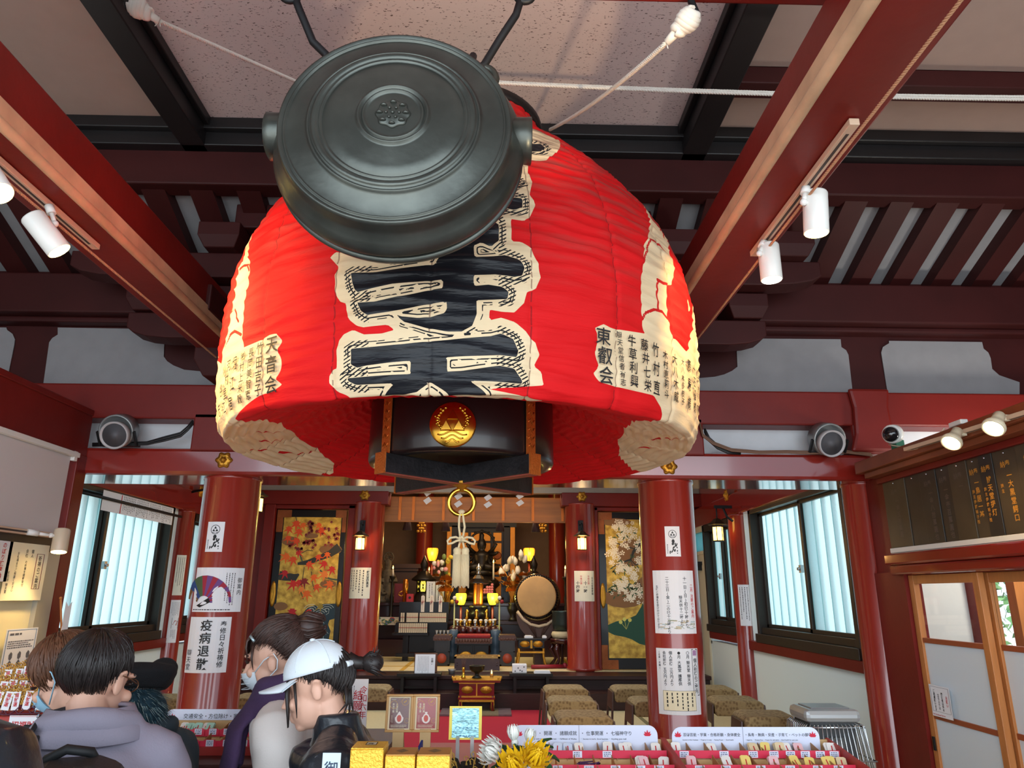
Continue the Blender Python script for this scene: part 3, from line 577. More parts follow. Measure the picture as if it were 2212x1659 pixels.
for st,p,q,k in(('東叡会',(0.506,2.487),(0.522,2.350),1.15),('辯天堂信者有志',(0.570,2.506),(0.594,2.338),1),('牛草利興',(0.628,2.497),(0.645,2.352),1),('藤井七栄',(0.691,2.497),(0.714,2.350),1),('竹村直',(0.752,2.494),(0.764,2.352),1),('木村恵莉斗',(0.812,2.490),(0.829,2.344),1),('大八木威',(0.880,2.492),(0.900,2.350),1),('大八木多枝子',(0.948,2.500),(0.962,2.345),1),('藤寿様',(1.019,2.506),(1.031,2.355),1),('十石福様',(1.088,2.511),(1.115,2.361),1),('宮原林',(1.17,2.51),(1.19,2.37),1),('天音会',(-0.626,2.467),(-0.628,2.322),1.15),('竹田吉子',(-0.688,2.465),(-0.698,2.315),1),('長岡美智恵',(-0.741,2.462),(-0.760,2.308),1),('㈱村上米穀',(-0.797,2.460),(-0.822,2.305),1),('堀江宿',(-0.862,2.45),(-0.905,2.305),1),('河村里江',(-0.920,2.457),(-0.978,2.305),1),('刈谷志',(-0.976,2.45),(-1.055,2.312),1)):
 column_text(st,p,q,k)
m.build('donor_names',INK,sh)
# black lacquer drum at the bottom, cap ring at the top
m=MB();m.lathe([(0.40,2.50),(0.425,2.47),(0.427,2.20),(0.42,2.185),(0.36,2.185),(0.36,2.30),(0.0001,2.30)],(LX,LY,0),72)
dr=m.build('base_drum',mat('black lacquer drum',(30,18,18),0.3,coat=0.15),LANT)
m=MB();m.lathe([(0.33,3.97),(0.37,3.95),(0.385,3.965),(0.385,4.0),(0.37,4.015),(0.001,4.015)],(LX,LY,0),56);m.build('top_ring',BLACKW,LANT)
m=MB()
for a in(PI/4,-PI/4):
 dx,dy=math.sin(a),-math.cos(a);m.bar((LX-dx*0.455,LY-dy*0.455,2.146),(LX+dx*0.455,LY+dy*0.455,2.146),0.062,0.082)
m.build('cross_beam',mat('scuffed black wood',(30,28,30),0.35,var=0.4,vscale=14,bump=0.2),dr,bevel=0.004)
m=MB()
for a in(PI/4,-PI/4):
 dx,dy=math.sin(a),-math.cos(a);m.bar((LX-dx*0.45,LY-dy*0.45,2.103),(LX+dx*0.45,LY+dy*0.45,2.103),0.05,0.006)
m.build('underside_plate',mat('brick red metal strip',(150,70,56),0.5,metal=0.3,var=0.2),dr)
for a in(PI/4,-PI/4,3*PI/4,-3*PI/4):
 m=MB();dx,dy=math.sin(a),-math.cos(a);tx,ty=math.cos(a),math.sin(a);r=0.432
 f=lambda u,v,d=0.0:Vector((LX+dx*(r+d)+tx*u,LY+dy*(r+d)+ty*u,v))
 m.prism([(-0.027,2.185),(0.027,2.185),(0.027,2.47),(0.018,2.488),(0,2.493),(-0.018,2.488),(-0.027,2.47)],f,0,0.005)
 m.prism([(-0.033,2.10),(0.033,2.10),(0.033,2.19),(-0.033,2.19)],f,0.022,0.030)
 for i in range(7):
  z=2.22+i*0.036;m.tube([f(-0.018,z,0.006),f(-0.006,z+0.014,0.007),f(0.006,z-0.004,0.007),f(0.018,z+0.012,0.006)],0.0028,5)
 m.build('corner_strap',mat('bright copper strap',(206,112,46),.35,metal=.7,bump=.4,bscale=120),dr)
cz=2.425;cq=at(978,917,LY-0.43);cz=cq.z;cxx=cq.x
f=lambda u,v,d=0.0:Vector((cxx+u,LY-0.428-d-0.0*u+max(0,0.425-math.sqrt(max(0,0.425**2-(cxx+u-LX)**2)))*0.4,cz+v))
m=MB();RC=0.096
rings=[(RC,0.0),(RC,0.006),(RC*0.95,0.010),(RC*0.6,0.020),(RC*0.3,0.024),(0.0001,0.0255)]
vs=[];n=48
for(r,d)in rings:vs+=[f(r*math.sin(2*PI*k/n),r*math.cos(2*PI*k/n),d)for k in range(n)]
m.add(vs,[(i*n+k,i*n+(k+1)%n,(i+1)*n+(k+1)%n,(i+1)*n+k)for i in range(len(rings)-1)for k in range(n)],0,True)
cr=m.build('crest_disc',GOLD,LANT)
dome=lambda u,v:0.0255*(1-min(1,(u*u+v*v)/(RC*RC)))+0.003
m=MB()
def tri(cx,cy,s):
 P=[(cx,cy+s*0.58),(cx-s*0.5,cy-s*0.29),(cx+s*0.5,cy-s*0.29)];n0=len(m.v)
 m.add([f(u,v,dome(u,v)+0.0)for u,v in P]+[f(cx+(u-cx)*.8,cy+(v-cy)*.8,dome(u,v)+0.008)for u,v in P],[(3,4,5),(0,1,4,3),(1,2,5,4),(2,0,3,5)])
T=0.052
tri(0,0.030,T);tri(-T/2,0.030-T*0.87,T);tri(T/2,0.030-T*0.87,T)
for sg in(-1,1):
 for i in range(9):
  t=i/8;u=sg*(0.030+0.032*math.sin(t*2.6));v=0.068-0.085*t;m.ball(f(u,v,dome(u,v)),0.0085-0.002*abs(t-.4),8)
  m.ball(f(u+sg*0.011*math.sin(i*2),v+0.006,dome(u,v)),0.005,6)
for j,(w,y0)in enumerate(((0.06,-0.040),(0.045,-0.055),(0.028,-0.070))):
 m.tube([f(-w+2*w*i/16,y0+0.007*math.cos(PI*(i/8-1)*1.3),dome(-w+2*w*i/16,y0)+0.002)for i in range(17)],0.0035,6)
m.build('three_scale_emblem',GOLD,cr)
# ring under the lantern
rc=at(997,1085,LY);m=MB()
m.tube([(rc.x+0.058*math.sin(2*PI*k/40),rc.y,rc.z+0.058*math.cos(2*PI*k/40))for k in range(40)],0.0105,12,closed=True)
m.build('brass_ring',GOLD,LANT)
m=MB();m.lathe([(0.055,0),(0.05,-0.012),(0.03,-0.02),(0.016,-0.03),(0.012,-0.045),(0.001,-0.046)],(rc.x,rc.y,2.115),20,lobes=8,amp=0.08);m.build('hanger_boss',GOLDM,LANT)
# cord with bow and two tassels, hooked over the ring
C0=at(997,1112,LY);K=at(997,1165,LY);T0=at(997,1188,LY);T1=at(997,1266,LY)
CORD=mat('pale gold silk cord',(222,196,150),0.6,sheen=0.3,bump=0.3,bscale=300)
tc_=thing('tassel_cord','pale gold cord with bow and twin tassels hanging from the brass ring','tassel',tuple(C0))
m=MB()
for s_ in(-1,1):
 m.tube([(C0 .x+s_*0.003,LY,C0 .z+0.02),(C0 .x+s_*0.010,LY-0.012,C0 .z-0.02),(K.x+s_*0.013,LY,(C0 .z+K.z)/2),(K.x+s_*0.005,LY-0.004,K.z)],0.0052,8)
m.ball((C0 .x,LY,C0 .z+0.012),(0.016,0.016,0.012),10)
m.build('hanging_cord',CORD,tc_)
m=MB()
for s_ in(-1,1):
 L=[(0,0),(0.025,0.012),(0.05,0.008),(0.062,-0.006),(0.058,-0.020),(0.04,-0.016),(0.02,-0.006),(0,-0.003)]
 m.tube([(K.x+s_*u,LY-0.008-0.004*i%2,K.z+v-0.003)for i,(u,v)in enumerate(L)],0.0052,8)
 m.tube([(K.x+s_*0.003,LY-0.006,K.z),(K.x+s_*0.010,LY-0.004,K.z-0.025),(K.x+s_*0.014,LY,T0 .z)],0.005,8)
for i in range(5):m.ball((K.x+0.008*math.cos(i*1.3),LY-0.012,K.z+0.008*math.sin(i*1.3)),0.0085,8)
m.build('bow_knot',CORD,tc_)
for s_ in(-1,1):
 m=MB();cx0=K.x+s_*0.018
 m.lathe([(0.006,0.012),(0.015,0.006),(0.0175,-0.003),(0.016,-0.012),(0.0165,-0.03),(0.0185,T1 .z-T0 .z),(0.001,T1 .z-T0 .z)],(cx0,LY,T0 .z),22,lobes=22,amp=0.05)
 for k in range(22):
  a=2*PI*k/22;m.tube([(cx0+0.0165*math.cos(a),LY+0.0165*math.sin(a),T0 .z-0.02),(cx0+0.0185*math.cos(a),LY+0.0185*math.sin(a),T1 .z-0.004+0.005*math.sin(k*5))],0.0022,5)
 m.build('tassel',CORD,tc_)
 # ================================================================== the flat bronze gong
GC=Vector((-0.295,1.73,2.885));tl_=math.radians(-4.5)
GA=Vector((0,-math.cos(tl_),-math.sin(tl_)))
GX=Vector((1,0,0));GZ=GX.cross(GA).normalized()*1.0;GZ=GA.cross(GX)*-1 if GA.cross(GX).z<0 else GA.cross(GX)
MG=Matrix((GX,GZ,-GA)).transposed()
GONGM=mat('dark green bronze',(80,83,78),0.36,metal=0.75,var=0.22,vscale=9,bump=0.06,bscale=40)
gong=thing('bronze_gong','flat round dark bronze gong hanging before the lantern','gong',tuple(GC))
def ridge(r,z,w,h):return[(r-w,z),(r-w*0.5,z-h*0.9),(r,z-h),(r+w*0.5,z-h*0.9),(r+w,z)]
prof=[(0.0001,-0.042),(0.07,-0.041)]+ridge(0.082,-0.040,0.005,0.007)+ridge(0.096,-0.039,0.006,0.009)+[(0.108,-0.038),(0.165,-0.034),(0.196,-0.028)]+ridge(0.203,-0.026,0.005,0.006)+[(0.213,-0.030),(0.221,-0.034),(0.229,-0.030)]+ridge(0.238,-0.019,0.005,0.006)+[(0.25,-0.014),(0.285,-0.006),(0.303,0.0)]+ridge(0.309,0.0,0.004,0.006)+[(0.316,0.0),(0.321,-0.006),(0.327,-0.004),(0.330,0.006),(0.331,0.03),(0.335,0.045),(0.350,0.062),(0.360,0.078),(0.366,0.098),(0.364,0.106),(0.35,0.106),(0.31,0.10),(0.31,0.128),(0.352,0.124),(0.366,0.126),(0.366,0.136),(0.355,0.16),(0.335,0.19),(0.32,0.205),(0.2,0.235),(0.0001,0.245)]
m=MB();m.lathe(prof,GC,96,0,MG);gb=m.build('gong_body',GONGM,gong)
m=MB();g=lambda x,z,d:GC+GX*x+GZ*z+GA*d
m.lathe([(0.001,-0.047),(0.042,-0.047),(0.047,-0.043),(0.047,-0.04)],GC,64,0,MG,lobes=8,amp=0.06)
for k in range(8):
 a=2*PI*k/8;m.ball(g(0.036*math.cos(a),0.036*math.sin(a),0.046),(0.010,0.010,0.005),8)
for k in range(6):
 a=2*PI*k/6;m.ball(g(0.018*math.cos(a),0.018*math.sin(a),0.049),0.0045,6)
m.ball(g(0,0,0.049),0.005,6);m.build('lotus_boss',GONGM,gb)
for s_ in(-1,1):
 m=MB();c0=g(s_*0.27,0.045,-0.115);m.tube([c0,c0+GX*s_*0.10,c0+GX*s_*0.118,c0+GX*s_*0.12],[0.068,0.068,0.070,0.066],28);m.build('side_eye',GONGM,gong)
 m=MB();a=math.radians(40);lc=g(s_*0.37*math.sin(a),0.37*math.cos(a),-0.115)
 m.tube([lc+GX*(0.042*math.cos(t))+GZ*(0.042*math.sin(t))for t in[2*PI*k/20 for k in range(20)]],0.013,8,closed=True);m.build('lug_ring',GONGM,gong)
for s_,px,top,lb in((-1,692,(628,0),'left'),(1,1042,(1133,2),'right')):
 a=math.radians(40);lc=g(s_*0.37*math.sin(a),0.37*math.cos(a),-0.115)
 t1=at(top[0],top[1]-14,1.845);m=MB()
 if s_<0:pts=[lc+Vector((0.01,0,0.022)),lc+Vector((-0.012,0,0.075)),lc.lerp(t1,0.4),lc.lerp(t1,0.8)+Vector((0.004,0,0)),t1+Vector((0,0,0.02))]
 else:pts=[lc+Vector((-0.030,0.02,0.10)),lc+Vector((-0.034,0.0,0.06)),lc+Vector((-0.015,-0.01,0.03)),lc+Vector((0.006,0,0.05)),lc.lerp(t1,0.45)+Vector((-0.006,0,0)),lc.lerp(t1,0.75)+Vector((0.006,0,0)),t1+Vector((0,0,0.03))]
 m.tube(pts,0.0125,10)
 m.tube([t1+Vector((0.03*math.cos(t),0,0.03+0.03*math.sin(t)-0.03))for t in[2*PI*k/16 for k in range(16)]],0.010,8,closed=True)
 tag(m.build('gong_hanger',IRON),'black iron %s hook rod holding the gong'%('bent right' if s_>0 else 'straight left'),'hook','gong hangers')
 # ================================================================== ropes
def twisted(m,pts,r,turns_per_m=22,n=6,mi=0):
 pts=[Vector(p)for p in pts];cum=[0]
 for a,b in zip(pts[:-1],pts[1:]):cum.append(cum[-1]+(b-a).length)
 L=cum[-1];steps=max(24,int(L*turns_per_m*7))
 def P(s):
  for i in range(len(cum)-1):
   if s<=cum[i+1]:return pts[i].lerp(pts[i+1],(s-cum[i])/(cum[i+1]-cum[i]+1e-9))
  return pts[-1]
 d=(pts[-1]-pts[0]).normalized();u=d.cross(Z3).normalized();w=d.cross(u)
 for k in range(3):
  m.tube([P(L*i/steps)+(u*math.cos(2*PI*(k/3+L*i/steps*turns_per_m))+w*math.sin(2*PI*(k/3+L*i/steps*turns_per_m)))*r*0.5 for i in range(steps+1)],r*0.62,n,mi)
def sag(a,b,s,n=14):a,b=Vector(a),Vector(b);return[a.lerp(b,i/n)-Vector((0,0,s*4*(i/n)*(1-i/n)))for i in range(n+1)]
def knot(m,a,b,r):
 a,b=Vector(a),Vector(b);d=(b-a);L=d.length;d.normalize();u=d.cross(Y3).normalized();w=d.cross(u)
 for k in range(3):
  m.tube([a+d*(L*i/40)+(u*math.cos(2*PI*(k/3+i/40*2.2))+w*math.sin(2*PI*(k/3+i/40*2.2)))*r*(0.55+0.45*math.sin(PI*min(1,i/30)))for i in range(41)],r*0.62,8)
for nm,hk,kn,ke,e,yy,lb in(('left',(268,-6),(284,8),(345,46),(655,183),(2.25,2.3,3.05),'white twisted rope slanting from the upper left down to the gong'),('right',(1493,4),(1500,28),(1440,92),(1188,280),(1.9,1.98,3.35),'white twisted rope slanting from a black hook to the lantern top')):
 A,B,E_=at(kn[0],kn[1],yy[0]),at(ke[0],ke[1],yy[1]),at(e[0],e[1],yy[2])
 if nm=='left':E_=B+(E_-B)*1.25
 t=thing('guy_rope',lb,'rope',tuple(A),'lantern guy ropes')
 m=MB();twisted(m,sag(B,E_,0.03 if nm=='right' else 0.0),0.0085,26);m.build('rope',ROPE,t)
 m=MB();knot(m,A,A.lerp(B,0.62),0.026);m.cyl(A.lerp(B,0.6),B,0.017,0.013,12)
 rg=random.Random(3)
 for i in range(9):m.tube([B,B+Vector((rg.uniform(-.02,.02),rg.uniform(-.01,.01),rg.uniform(-.025,.005)))],0.0018,4)
 m.build('end_knot',ROPE,t)
 m=MB();h=at(hk[0],hk[1],yy[0]);m.tube([h+Vector((0,0,0.10 if nm=='right' else 0.02)),h,A+Vector((0.01,0,-0.012)),A+Vector((-0.012,0,-0.02)),A+Vector((-0.02,0,0.0))],0.012,8)
 tag(m.build('rope_hook',IRON),'black iron hook holding the %s rope knot'%nm,'hook','rope hooks')
for i,(y0,y1,lb)in enumerate(((219,211,'upper of two long parallel white ropes crossing to the right'),(225,217,'lower of two long parallel white ropes crossing to the right'))):
 m=MB();twisted(m,sag((LX+0.12,LY-0.40-0.02*i,3.99-0.022*i),at(2330,y1-1,2.95),0.02),0.008,24,5);tag(m.build('long_rope',ROPE),lb,'rope','long parallel ropes')
TANR=mat('tan cord',(190,140,104),0.8)
m=MB();twisted(m,sag(atz(2090,-18,3.06),atz(1500,740,3.06),0.0),0.0055,30,5);tag(m.build('thin_cord',TANR),'thin tan cord strung under the right ceiling beam','cord','thin cords under the beams')
m=MB();twisted(m,sag(atz(-60,330,3.06),atz(480,783,3.06),0.0),0.0055,30,5);tag(m.build('thin_cord',TANR),'thin tan cord strung under the left ceiling beam','cord','thin cords under the beams')
# ================================================================== track lights
LENS=glow('hot lamp face',(255,214,120),28.0);LENS2=glow('pale lamp face',(255,244,220),6.0)
RAILM=mat('beige rail plastic',(206,176,150),0.45)
def rail(p,q,lb,w=0.034,h=0.024,up=Z3):
 p,q=Vector(p),Vector(q);d=(q-p).normalized();m=MB();m.bar(p,q,w,h,0,up);m.bar(p+d*0.05,q-d*0.05,w*0.4,h*1.04,1,up)
 return tag(m.build('light_rail',[RAILM,mat('rail slot',(60,50,46),0.5)],bevel=0.002),lb,'light rail','light rails')
rail(atz(1846,262,3.108),atz(1628,549,3.108),'beige light rail under the right ceiling beam')
rail(atz(-60,300,3.108),atz(208,534,3.108),'beige light rail under the left ceiling beam')
def spotlamp(mount,head,aim,lb,r=0.045,L=0.165,on=True,power=40,ang=60,body=WHITE,grp='cylinder spotlights',lens=None,col=WARM):
 mount,head=Vector(mount),Vector(head);d=(Vector(aim)-head).normalized()
 t=thing('track_spotlight',lb,'spotlight',tuple(mount),grp)
 m=MB();b0=head-d*L/2;b1=head+d*L/2
 m.tube([b0,b0+d*0.006,b1-d*0.002,b1],[r*0.93,r,r,r*0.97],28);m.build('lamp_housing',body,t)
 m=MB();m.cyl(b1-d*0.001,b1+d*0.002,r*0.90,n=24);m.build('lamp_lens',lens or(LENS if on else LENS2),t)
 side=(mount-head);side-=d*side.dot(d);side.normalize();j=head+side*(r+0.012)-d*L*0.18
 m=MB();m.cyl(mount,mount+(j-mount)*0.45,0.017,0.017,14);m.cyl(mount+(j-mount)*0.40,j,0.010,0.008,12);m.ball(j,0.014,10);m.cyl(j,head+side*r*0.8-d*L*0.18,0.009);m.build('swivel_arm',WHITE,t)
 if power:spot('lamp_glow',tuple(b1+d*0.02),aim,power,col,ang,0.5,0.03)
 return t
AIMR=(0.75,3.25,2.5);AIML=(-1.05,3.0,2.6)
m1=atz(1741,405,3.096);h1=at(1762,460,m1 .y+0.02);spotlamp(m1,h1,h1+Vector((-0.06,0.05,-1)),'lit white cylinder spotlight on the right ceiling rail',power=0)
m2=atz(1650,522,3.096);h2=at(1663,567,m2 .y+0.01);spotlamp(m2,h2,h2+Vector((0.0,0.0,-1)),'pale white cylinder spotlight at the end of the right ceiling rail',on=False,power=0)
m4=atz(106,445,3.096);h4=at(99,505,m4 .y-0.02);spotlamp(m4,h4,h4+Vector((0.5,0.25,-0.62)),'lit white cylinder spotlight with a printed label on the left ceiling rail',power=0)
m5=atz(-55,308,3.096);h5=at(-22,385,m5 .y);spotlamp(m5,h5,h5+Vector((0.5,-0.1,-0.62)),'lit spotlight cut by the left edge of the photo',power=0)
for nm,src,aim,pw in(('lamp_beam_right',h1+Vector((-0.06,0.0,-0.12)),(0.62,3.1,2.55),36),('lamp_beam_right_2',h2+Vector((-0.04,0,-0.12)),(0.75,3.6,2.4),30),('lamp_beam_left',h4+Vector((0.06,0.02,-0.10)),(-1.05,2.9,2.6),60),('lamp_beam_left_2',h5+Vector((0.08,0,-0.08)),(-1.0,2.7,2.7),45)):
 spot(nm,tuple(src),aim,pw,(1.0,0.62,0.22),75,0.6,0.04)
 # ================================================================== right side: donor plaques, sliding doors
PLX=2.42
m=MB();m.box(2.44,2.4,0.3,2.56,4.78,0.62);S(m,'wall_right_base',RED,'red base under the sliding doors','wall')
m=MB();m.box(2.44,4.36,0.3,2.54,4.70,1.76);m.box(2.46,2.4,1.74,2.56,4.72,2.44);S(m,'wall_right_frame',RED,'red wall behind the donor plaques','wall')
m=MB();m.box(2.385,2.4,1.80,2.5,4.46,1.868);m.box(2.40,2.4,1.742,2.5,4.44,1.80);S(m,'trim_96',mat('glossy red beam',(132,34,26),0.16),'two-tier red rail over the sliding doors','rail',bevel=0.012)
m=MB();m.box(2.40,2.4,1.870,2.46,4.40,1.898);S(m,'trim_97',WHITE,'narrow white ledge under the donor plaques','ledge',bevel=0.003)
m=MB();m.box(2.40,2.4,2.296,2.46,4.45,2.33,1);m.box(2.33,2.4,2.33,2.46,4.45,2.365,0);m.box(2.30,2.4,2.365,2.46,4.5,2.44,0);m.box(2.36,2.4,2.43,2.62,4.55,2.46,2)
S(m,'trim_98',[mat('brown rail wood',(128,64,34),0.4,var=0.2,vscale=5),RED,mat('dusty grey board',(86,78,74),0.8)],'brown wooden rail above the donor plaques','rail',bevel=0.004)
edges=[atx(x,1188,PLX).y for x in(1921,1975,2008,2046,2076,2118,2146,2178)]
edges[0]=4.42;edges+=[edges[-1]-0.165,edges[-1]-0.33,edges[-1]-0.5,edges[-1]-0.66]
PLQ=mat('black stained plaque board',(44,40,36),0.42,var=0.25,vscale=7);PLQ2=mat('brown stained plaque board',(66,56,42),0.42,var=0.2,vscale=7)
GOLDT=mat('gold lettering',(214,150,54),0.5,metal=0.2);FAINT=mat('worn grey lettering',(98,86,78),0.7)
ptx=[(0,'奉納',['一金五拾萬圓']),(0,'',[]),(0,'奉納',['一金八拾萬圓也']),(0,'奉納',['一金壱百萬圓也']),(0,'奉納',['一']),(1,'奉納',['一鳥居一基','施主伊藤裕子殿']),(1,'奉納',['辨天堂提灯','施主伊藤裕子殿']),(1,'奉納',['一大黒堂鰐口','施主']),(1,'奉納',['一辨天堂提灯','施主']),(1,'奉納',['一辨天堂鰐口','施主']),(1,'奉納',['一石燈籠','施主'])]
plb=['blank dark donor plaque beside the pillar, worn lettering','blank dark donor plaque, second from the pillar','dark donor plaque with worn grey characters, third from the pillar','dark donor plaque with large worn grey characters, fourth from the pillar','brown donor plaque with hardly any characters, fifth from the pillar','wide brown donor plaque with gold gate characters','dark narrow donor plaque right of the gate plaque','narrow brown donor plaque with gold characters under the lamps','donor plaque with gold characters beside the right edge','brown donor plaque cut by the right edge of the photo','donor plaque past the right edge']
for i in range(len(edges)-2):
 y1,y0=edges[i],edges[i+1];w=y1-y0;yc=(y0+y1)/2;gold,head,cols=ptx[i]
 t=thing('donor_plaque',plb[i],'plaque',(PLX,yc,1.90),'donor plaques on the right wall')
 xx=PLX+0.004*(i%2)
 m=MB();m.box(xx,y0+0.0015,1.900,xx+0.02,y1-0.0015,2.296);m.build('board',PLQ if i in(1,2,3,6)else PLQ2,t,bevel=0.0015)
 f=frame((xx-0.001,y1,1.9),-Y3,Z3);m=MB()
 if head:m.text(head[::-1],w*0.5-0.036,0.315,0.034,f,0,0.0,0.01)
 for k,ctext in enumerate(cols):
  sz=0.036 if k==0 else 0.020;m.text(ctext,w*(0.58 if k==0 else 0.22),0.29 if k==0 else 0.24,sz,f,0,0.0,0.012,True,gap=1.1 if k==0 else 1.25)
 if cols:m.build('lettering',GOLDT if gold else FAINT,t)
 m=MB();m.cyl((xx-0.004,yc,2.28),(xx+0.005,yc,2.28),0.004,n=8);m.build('nail',STEEL,t)
def door(nm,y0,y1,lb,x=2.46):
 d=thing(nm,lb,'door',(x,(y0+y1)/2,0.62));d['kind']='structure';t=0.048
 m=MB()
 m.box(x,y0,0.62,x+0.035,y0+t,1.74);m.box(x,y1-t,0.62,x+0.035,y1,1.74);m.box(x+.001,y0+t,1.69,x+0.034,y1-t,1.739);m.box(x+.001,y0+t,0.621,x+0.034,y1-t,0.70)
 m.build('door_frame',WOOD,d,bevel=0.003)
 m=MB();m.box(x+0.006,y0+t,1.365,x+0.03,y1-t,1.392);m.box(x+0.006,y0+t,0.965,x+0.03,y1-t,0.992);m.build('cross_bar',mat('reddish bar wood',(150,74,40),0.45),d,bevel=0.002)
 m=MB();m.box(x+0.014,y0+t,0.70,x+0.018,y1-t,1.37);m.build('white_panel',mat('white translucent panel',(214,226,234),0.35),d)
 m=MB();m.box(x+0.014,y0+t,1.39,x+0.017,y1-t,1.69);m.build('clear_pane',GLASS,d)
 return d
GLASS=bpy.data.materials.new('clear window glass');GLASS.use_nodes=True;nt=GLASS.node_tree;nt.nodes.clear()
o_=nt.nodes.new('ShaderNodeOutputMaterial');t_=nt.nodes.new('ShaderNodeBsdfTransparent');g_=nt.nodes.new('ShaderNodeBsdfGlossy');g_.inputs['Roughness'].default_value=0.03;x_=nt.nodes.new('ShaderNodeMixShader');x_.inputs[0].default_value=0.06;nt.links.new(t_.outputs[0],x_.inputs[1]);nt.links.new(g_.outputs[0],x_.inputs[2]);nt.links.new(x_.outputs[0],o_.inputs[0])
door('door_2',3.72,4.355,'wood framed sliding door with a staff notice beside the red pillar')
dd=door('door_3',3.06,3.755,'wood framed sliding door at the right edge',2.505)
door('door_4',2.4,3.07,'wood framed sliding door past the right edge')
m=MB();m.box(2.452,4.318,0.80,2.462,4.335,0.87);tag(m.build('door_pull',IRON),'dark recessed pull on the sliding wood door','door pull')
# the staff booth behind the doors
m=MB();m.box(2.6,4.86,0.0,3.14,4.92,2.45);S(m,'wall_booth_back',mat('white booth wall',(214,214,208),0.7),'white wall seen through the sliding door','wall')
m=MB();m.box(3.12,4.78,0.0,3.25,4.95,2.45);S(m,'column_11',RED,'red post seen through the sliding door','post')
m=MB();m.box(3.40,4.70,0.0,4.3,4.76,2.45);S(m,'wall_booth_side',mat('cream booth wall',(222,196,152),0.8,bump=0.2,bscale=80),'cream wall seen through the right door','wall')
m=MB();m.box(3.31,4.66,0.0,3.40,4.74,2.45);S(m,'trim_99',WOOD,'wooden post of the booth wall','post')
LEAF=mat('green leaves',(70,112,62),0.6,var=0.4,vscale=5);TRUNK=mat('tree bark',(88,68,52),0.9)
tr=thing('garden_tree','green leafy tree outside, seen through the sliding door glass','tree',(6.2,9.2,-0.12))
m=MB();m.tube([(6.2,9.2,-0.12),(6.15,9.2,0.8),(6.25,9.25,1.8),(6.3,9.2,2.6)],[0.12,0.10,0.08,0.05],10);m.build('trunk',TRUNK,tr)
m=MB();rg=random.Random(5)
for i in range(900):
 c=Vector((6.2+rg.gauss(0,0.75),9.2+rg.gauss(0,0.6),1.75+rg.gauss(0,0.75)));a=Vector((rg.uniform(-1,1),rg.uniform(-1,1),rg.uniform(-1,1))).normalized();b=a.orthogonal().normalized();s_=rg.uniform(0.05,0.11)
 m.add([c-a*s_,c+b*s_*0.5,c+a*s_,c-b*s_*0.5],[(0,1,2,3)])
o=m.build('foliage',LEAF,tr);o['kind']='stuff'
# rail lamps on the brown rail
rail(atx(1957,971,2.285),atx(2260,878,2.285),'white light rail on the brown wooden rail',0.03,0.02)
OLDW=mat('yellowed white enamel',(206,192,164),0.4)
def cliplamp(px,py,lb):
 p=atx(px,py,2.20);t=thing('clip_lamp',lb,'lamp',tuple(p),'clip lamps over the plaques')
 d=Vector((-0.55,-0.25,-0.62)).normalized();M=d.to_track_quat('Z','Y').to_matrix()
 m=MB();m.lathe([(0.016,-0.075),(0.024,-0.07),(0.026,-0.035),(0.030,-0.02),(0.043,0.0),(0.048,0.012),(0.046,0.026),(0.041,0.027),(0.040,0.018)],p,24,0,M);m.build('lamp_hood',OLDW,t)
 m=MB();m.lathe([(0.0001,0.014),(0.03,0.018),(0.039,0.022)],p,20,0,M);m.build('lamp_face',glow('warm reflector face',(255,226,140),16),t)
 q=atx(px+14,py-12,2.272);m=MB();m.cyl(p-d*0.06,q,0.011,n=10);m.obox(q,X3,Y3,Z3,0.03,0.07,0.028);m.build('clip_mount',OLDW,t)
 spot('clip_glow',tuple(p+d*0.035),tuple(p+Vector((0.1,0.0,-0.5))),5,WARM,120,0.8,0.03)
cliplamp(2058,950,'lit clip lamp over the plaques, left one of the pair');cliplamp(2149,918,'lit clip lamp over the plaques, right one of the pair')
m=MB();p=atx(2062,918,2.34);m.box(p.x,p.y-0.05,p.z-0.005,p.x+0.04,p.y+0.05,p.z+0.02);tag(m.build('power_strip',WHITE,bevel=0.004),'white power strip lying on the brown rail','power strip')
m=MB();m.tube(sag(atx(2040,925,2.33),atx(1958,972,2.29),0.03),0.004,6);m.tube(sag(atx(2035,932,2.33),atx(1920,960,2.33),0.04),0.004,6);tag(m.build('lamp_cable',CABLEW),'thin cream cable looping on the brown rail','cable')
# dome camera, cable runs
p=atx(1926,938,2.40);t=thing('dome_camera','white security camera with dark dome beside the right pillar','security camera',tuple(p))
M=Vector((-0.75,-0.6,-0.15)).to_track_quat('Z','Y').to_matrix()
m=MB();m.lathe([(0.001,-0.05),(0.05,-0.05),(0.058,-0.035),(0.058,0.0),(0.05,0.008)],p,28,0,M);m.build('camera_body',WHITE,t)
m=MB();m.lathe([(0.048,0.005),(0.044,0.025),(0.03,0.042),(0.012,0.05),(0.0001,0.052)],p,24,0,M);m.build('dark_dome',mat('dark glass',(30,28,30),0.08,coat=0.5),t)
m=MB();m.obox(p+Vector((0.045,0.03,-0.06)),X3,Y3,Z3,0.05,0.06,0.05);m.build('mount',mat('green bracket',(60,120,92),0.6),t)
m=MB()
for k in range(3):
 m.tube([at(x,y+k*2.0,4.6-0.008*k)for x,y in((1512,915),(1518,938),(1540,955),(1580,970),(1640,975),(1700,974),(1760,976),(1830,974),(1880,980),(1893,1000),(1896,1045),(1900,1062))],0.006,6)
tag(m.build('cable_run',mat('brown cable',(120,86,66),0.6)),'bundle of thin cables running on the red beam beside the right speaker','cable')
m=MB()
for k in range(4):m.tube([at(x,y+k*2.2,4.61)for x,y in((1522,926),(1532,946),(1550,962),(1572,972),(1600,974))],0.007,6)
tag(m.build('cable_bundle',CABLE),'black taped cable bundle right of the lantern','cable')
m=MB()
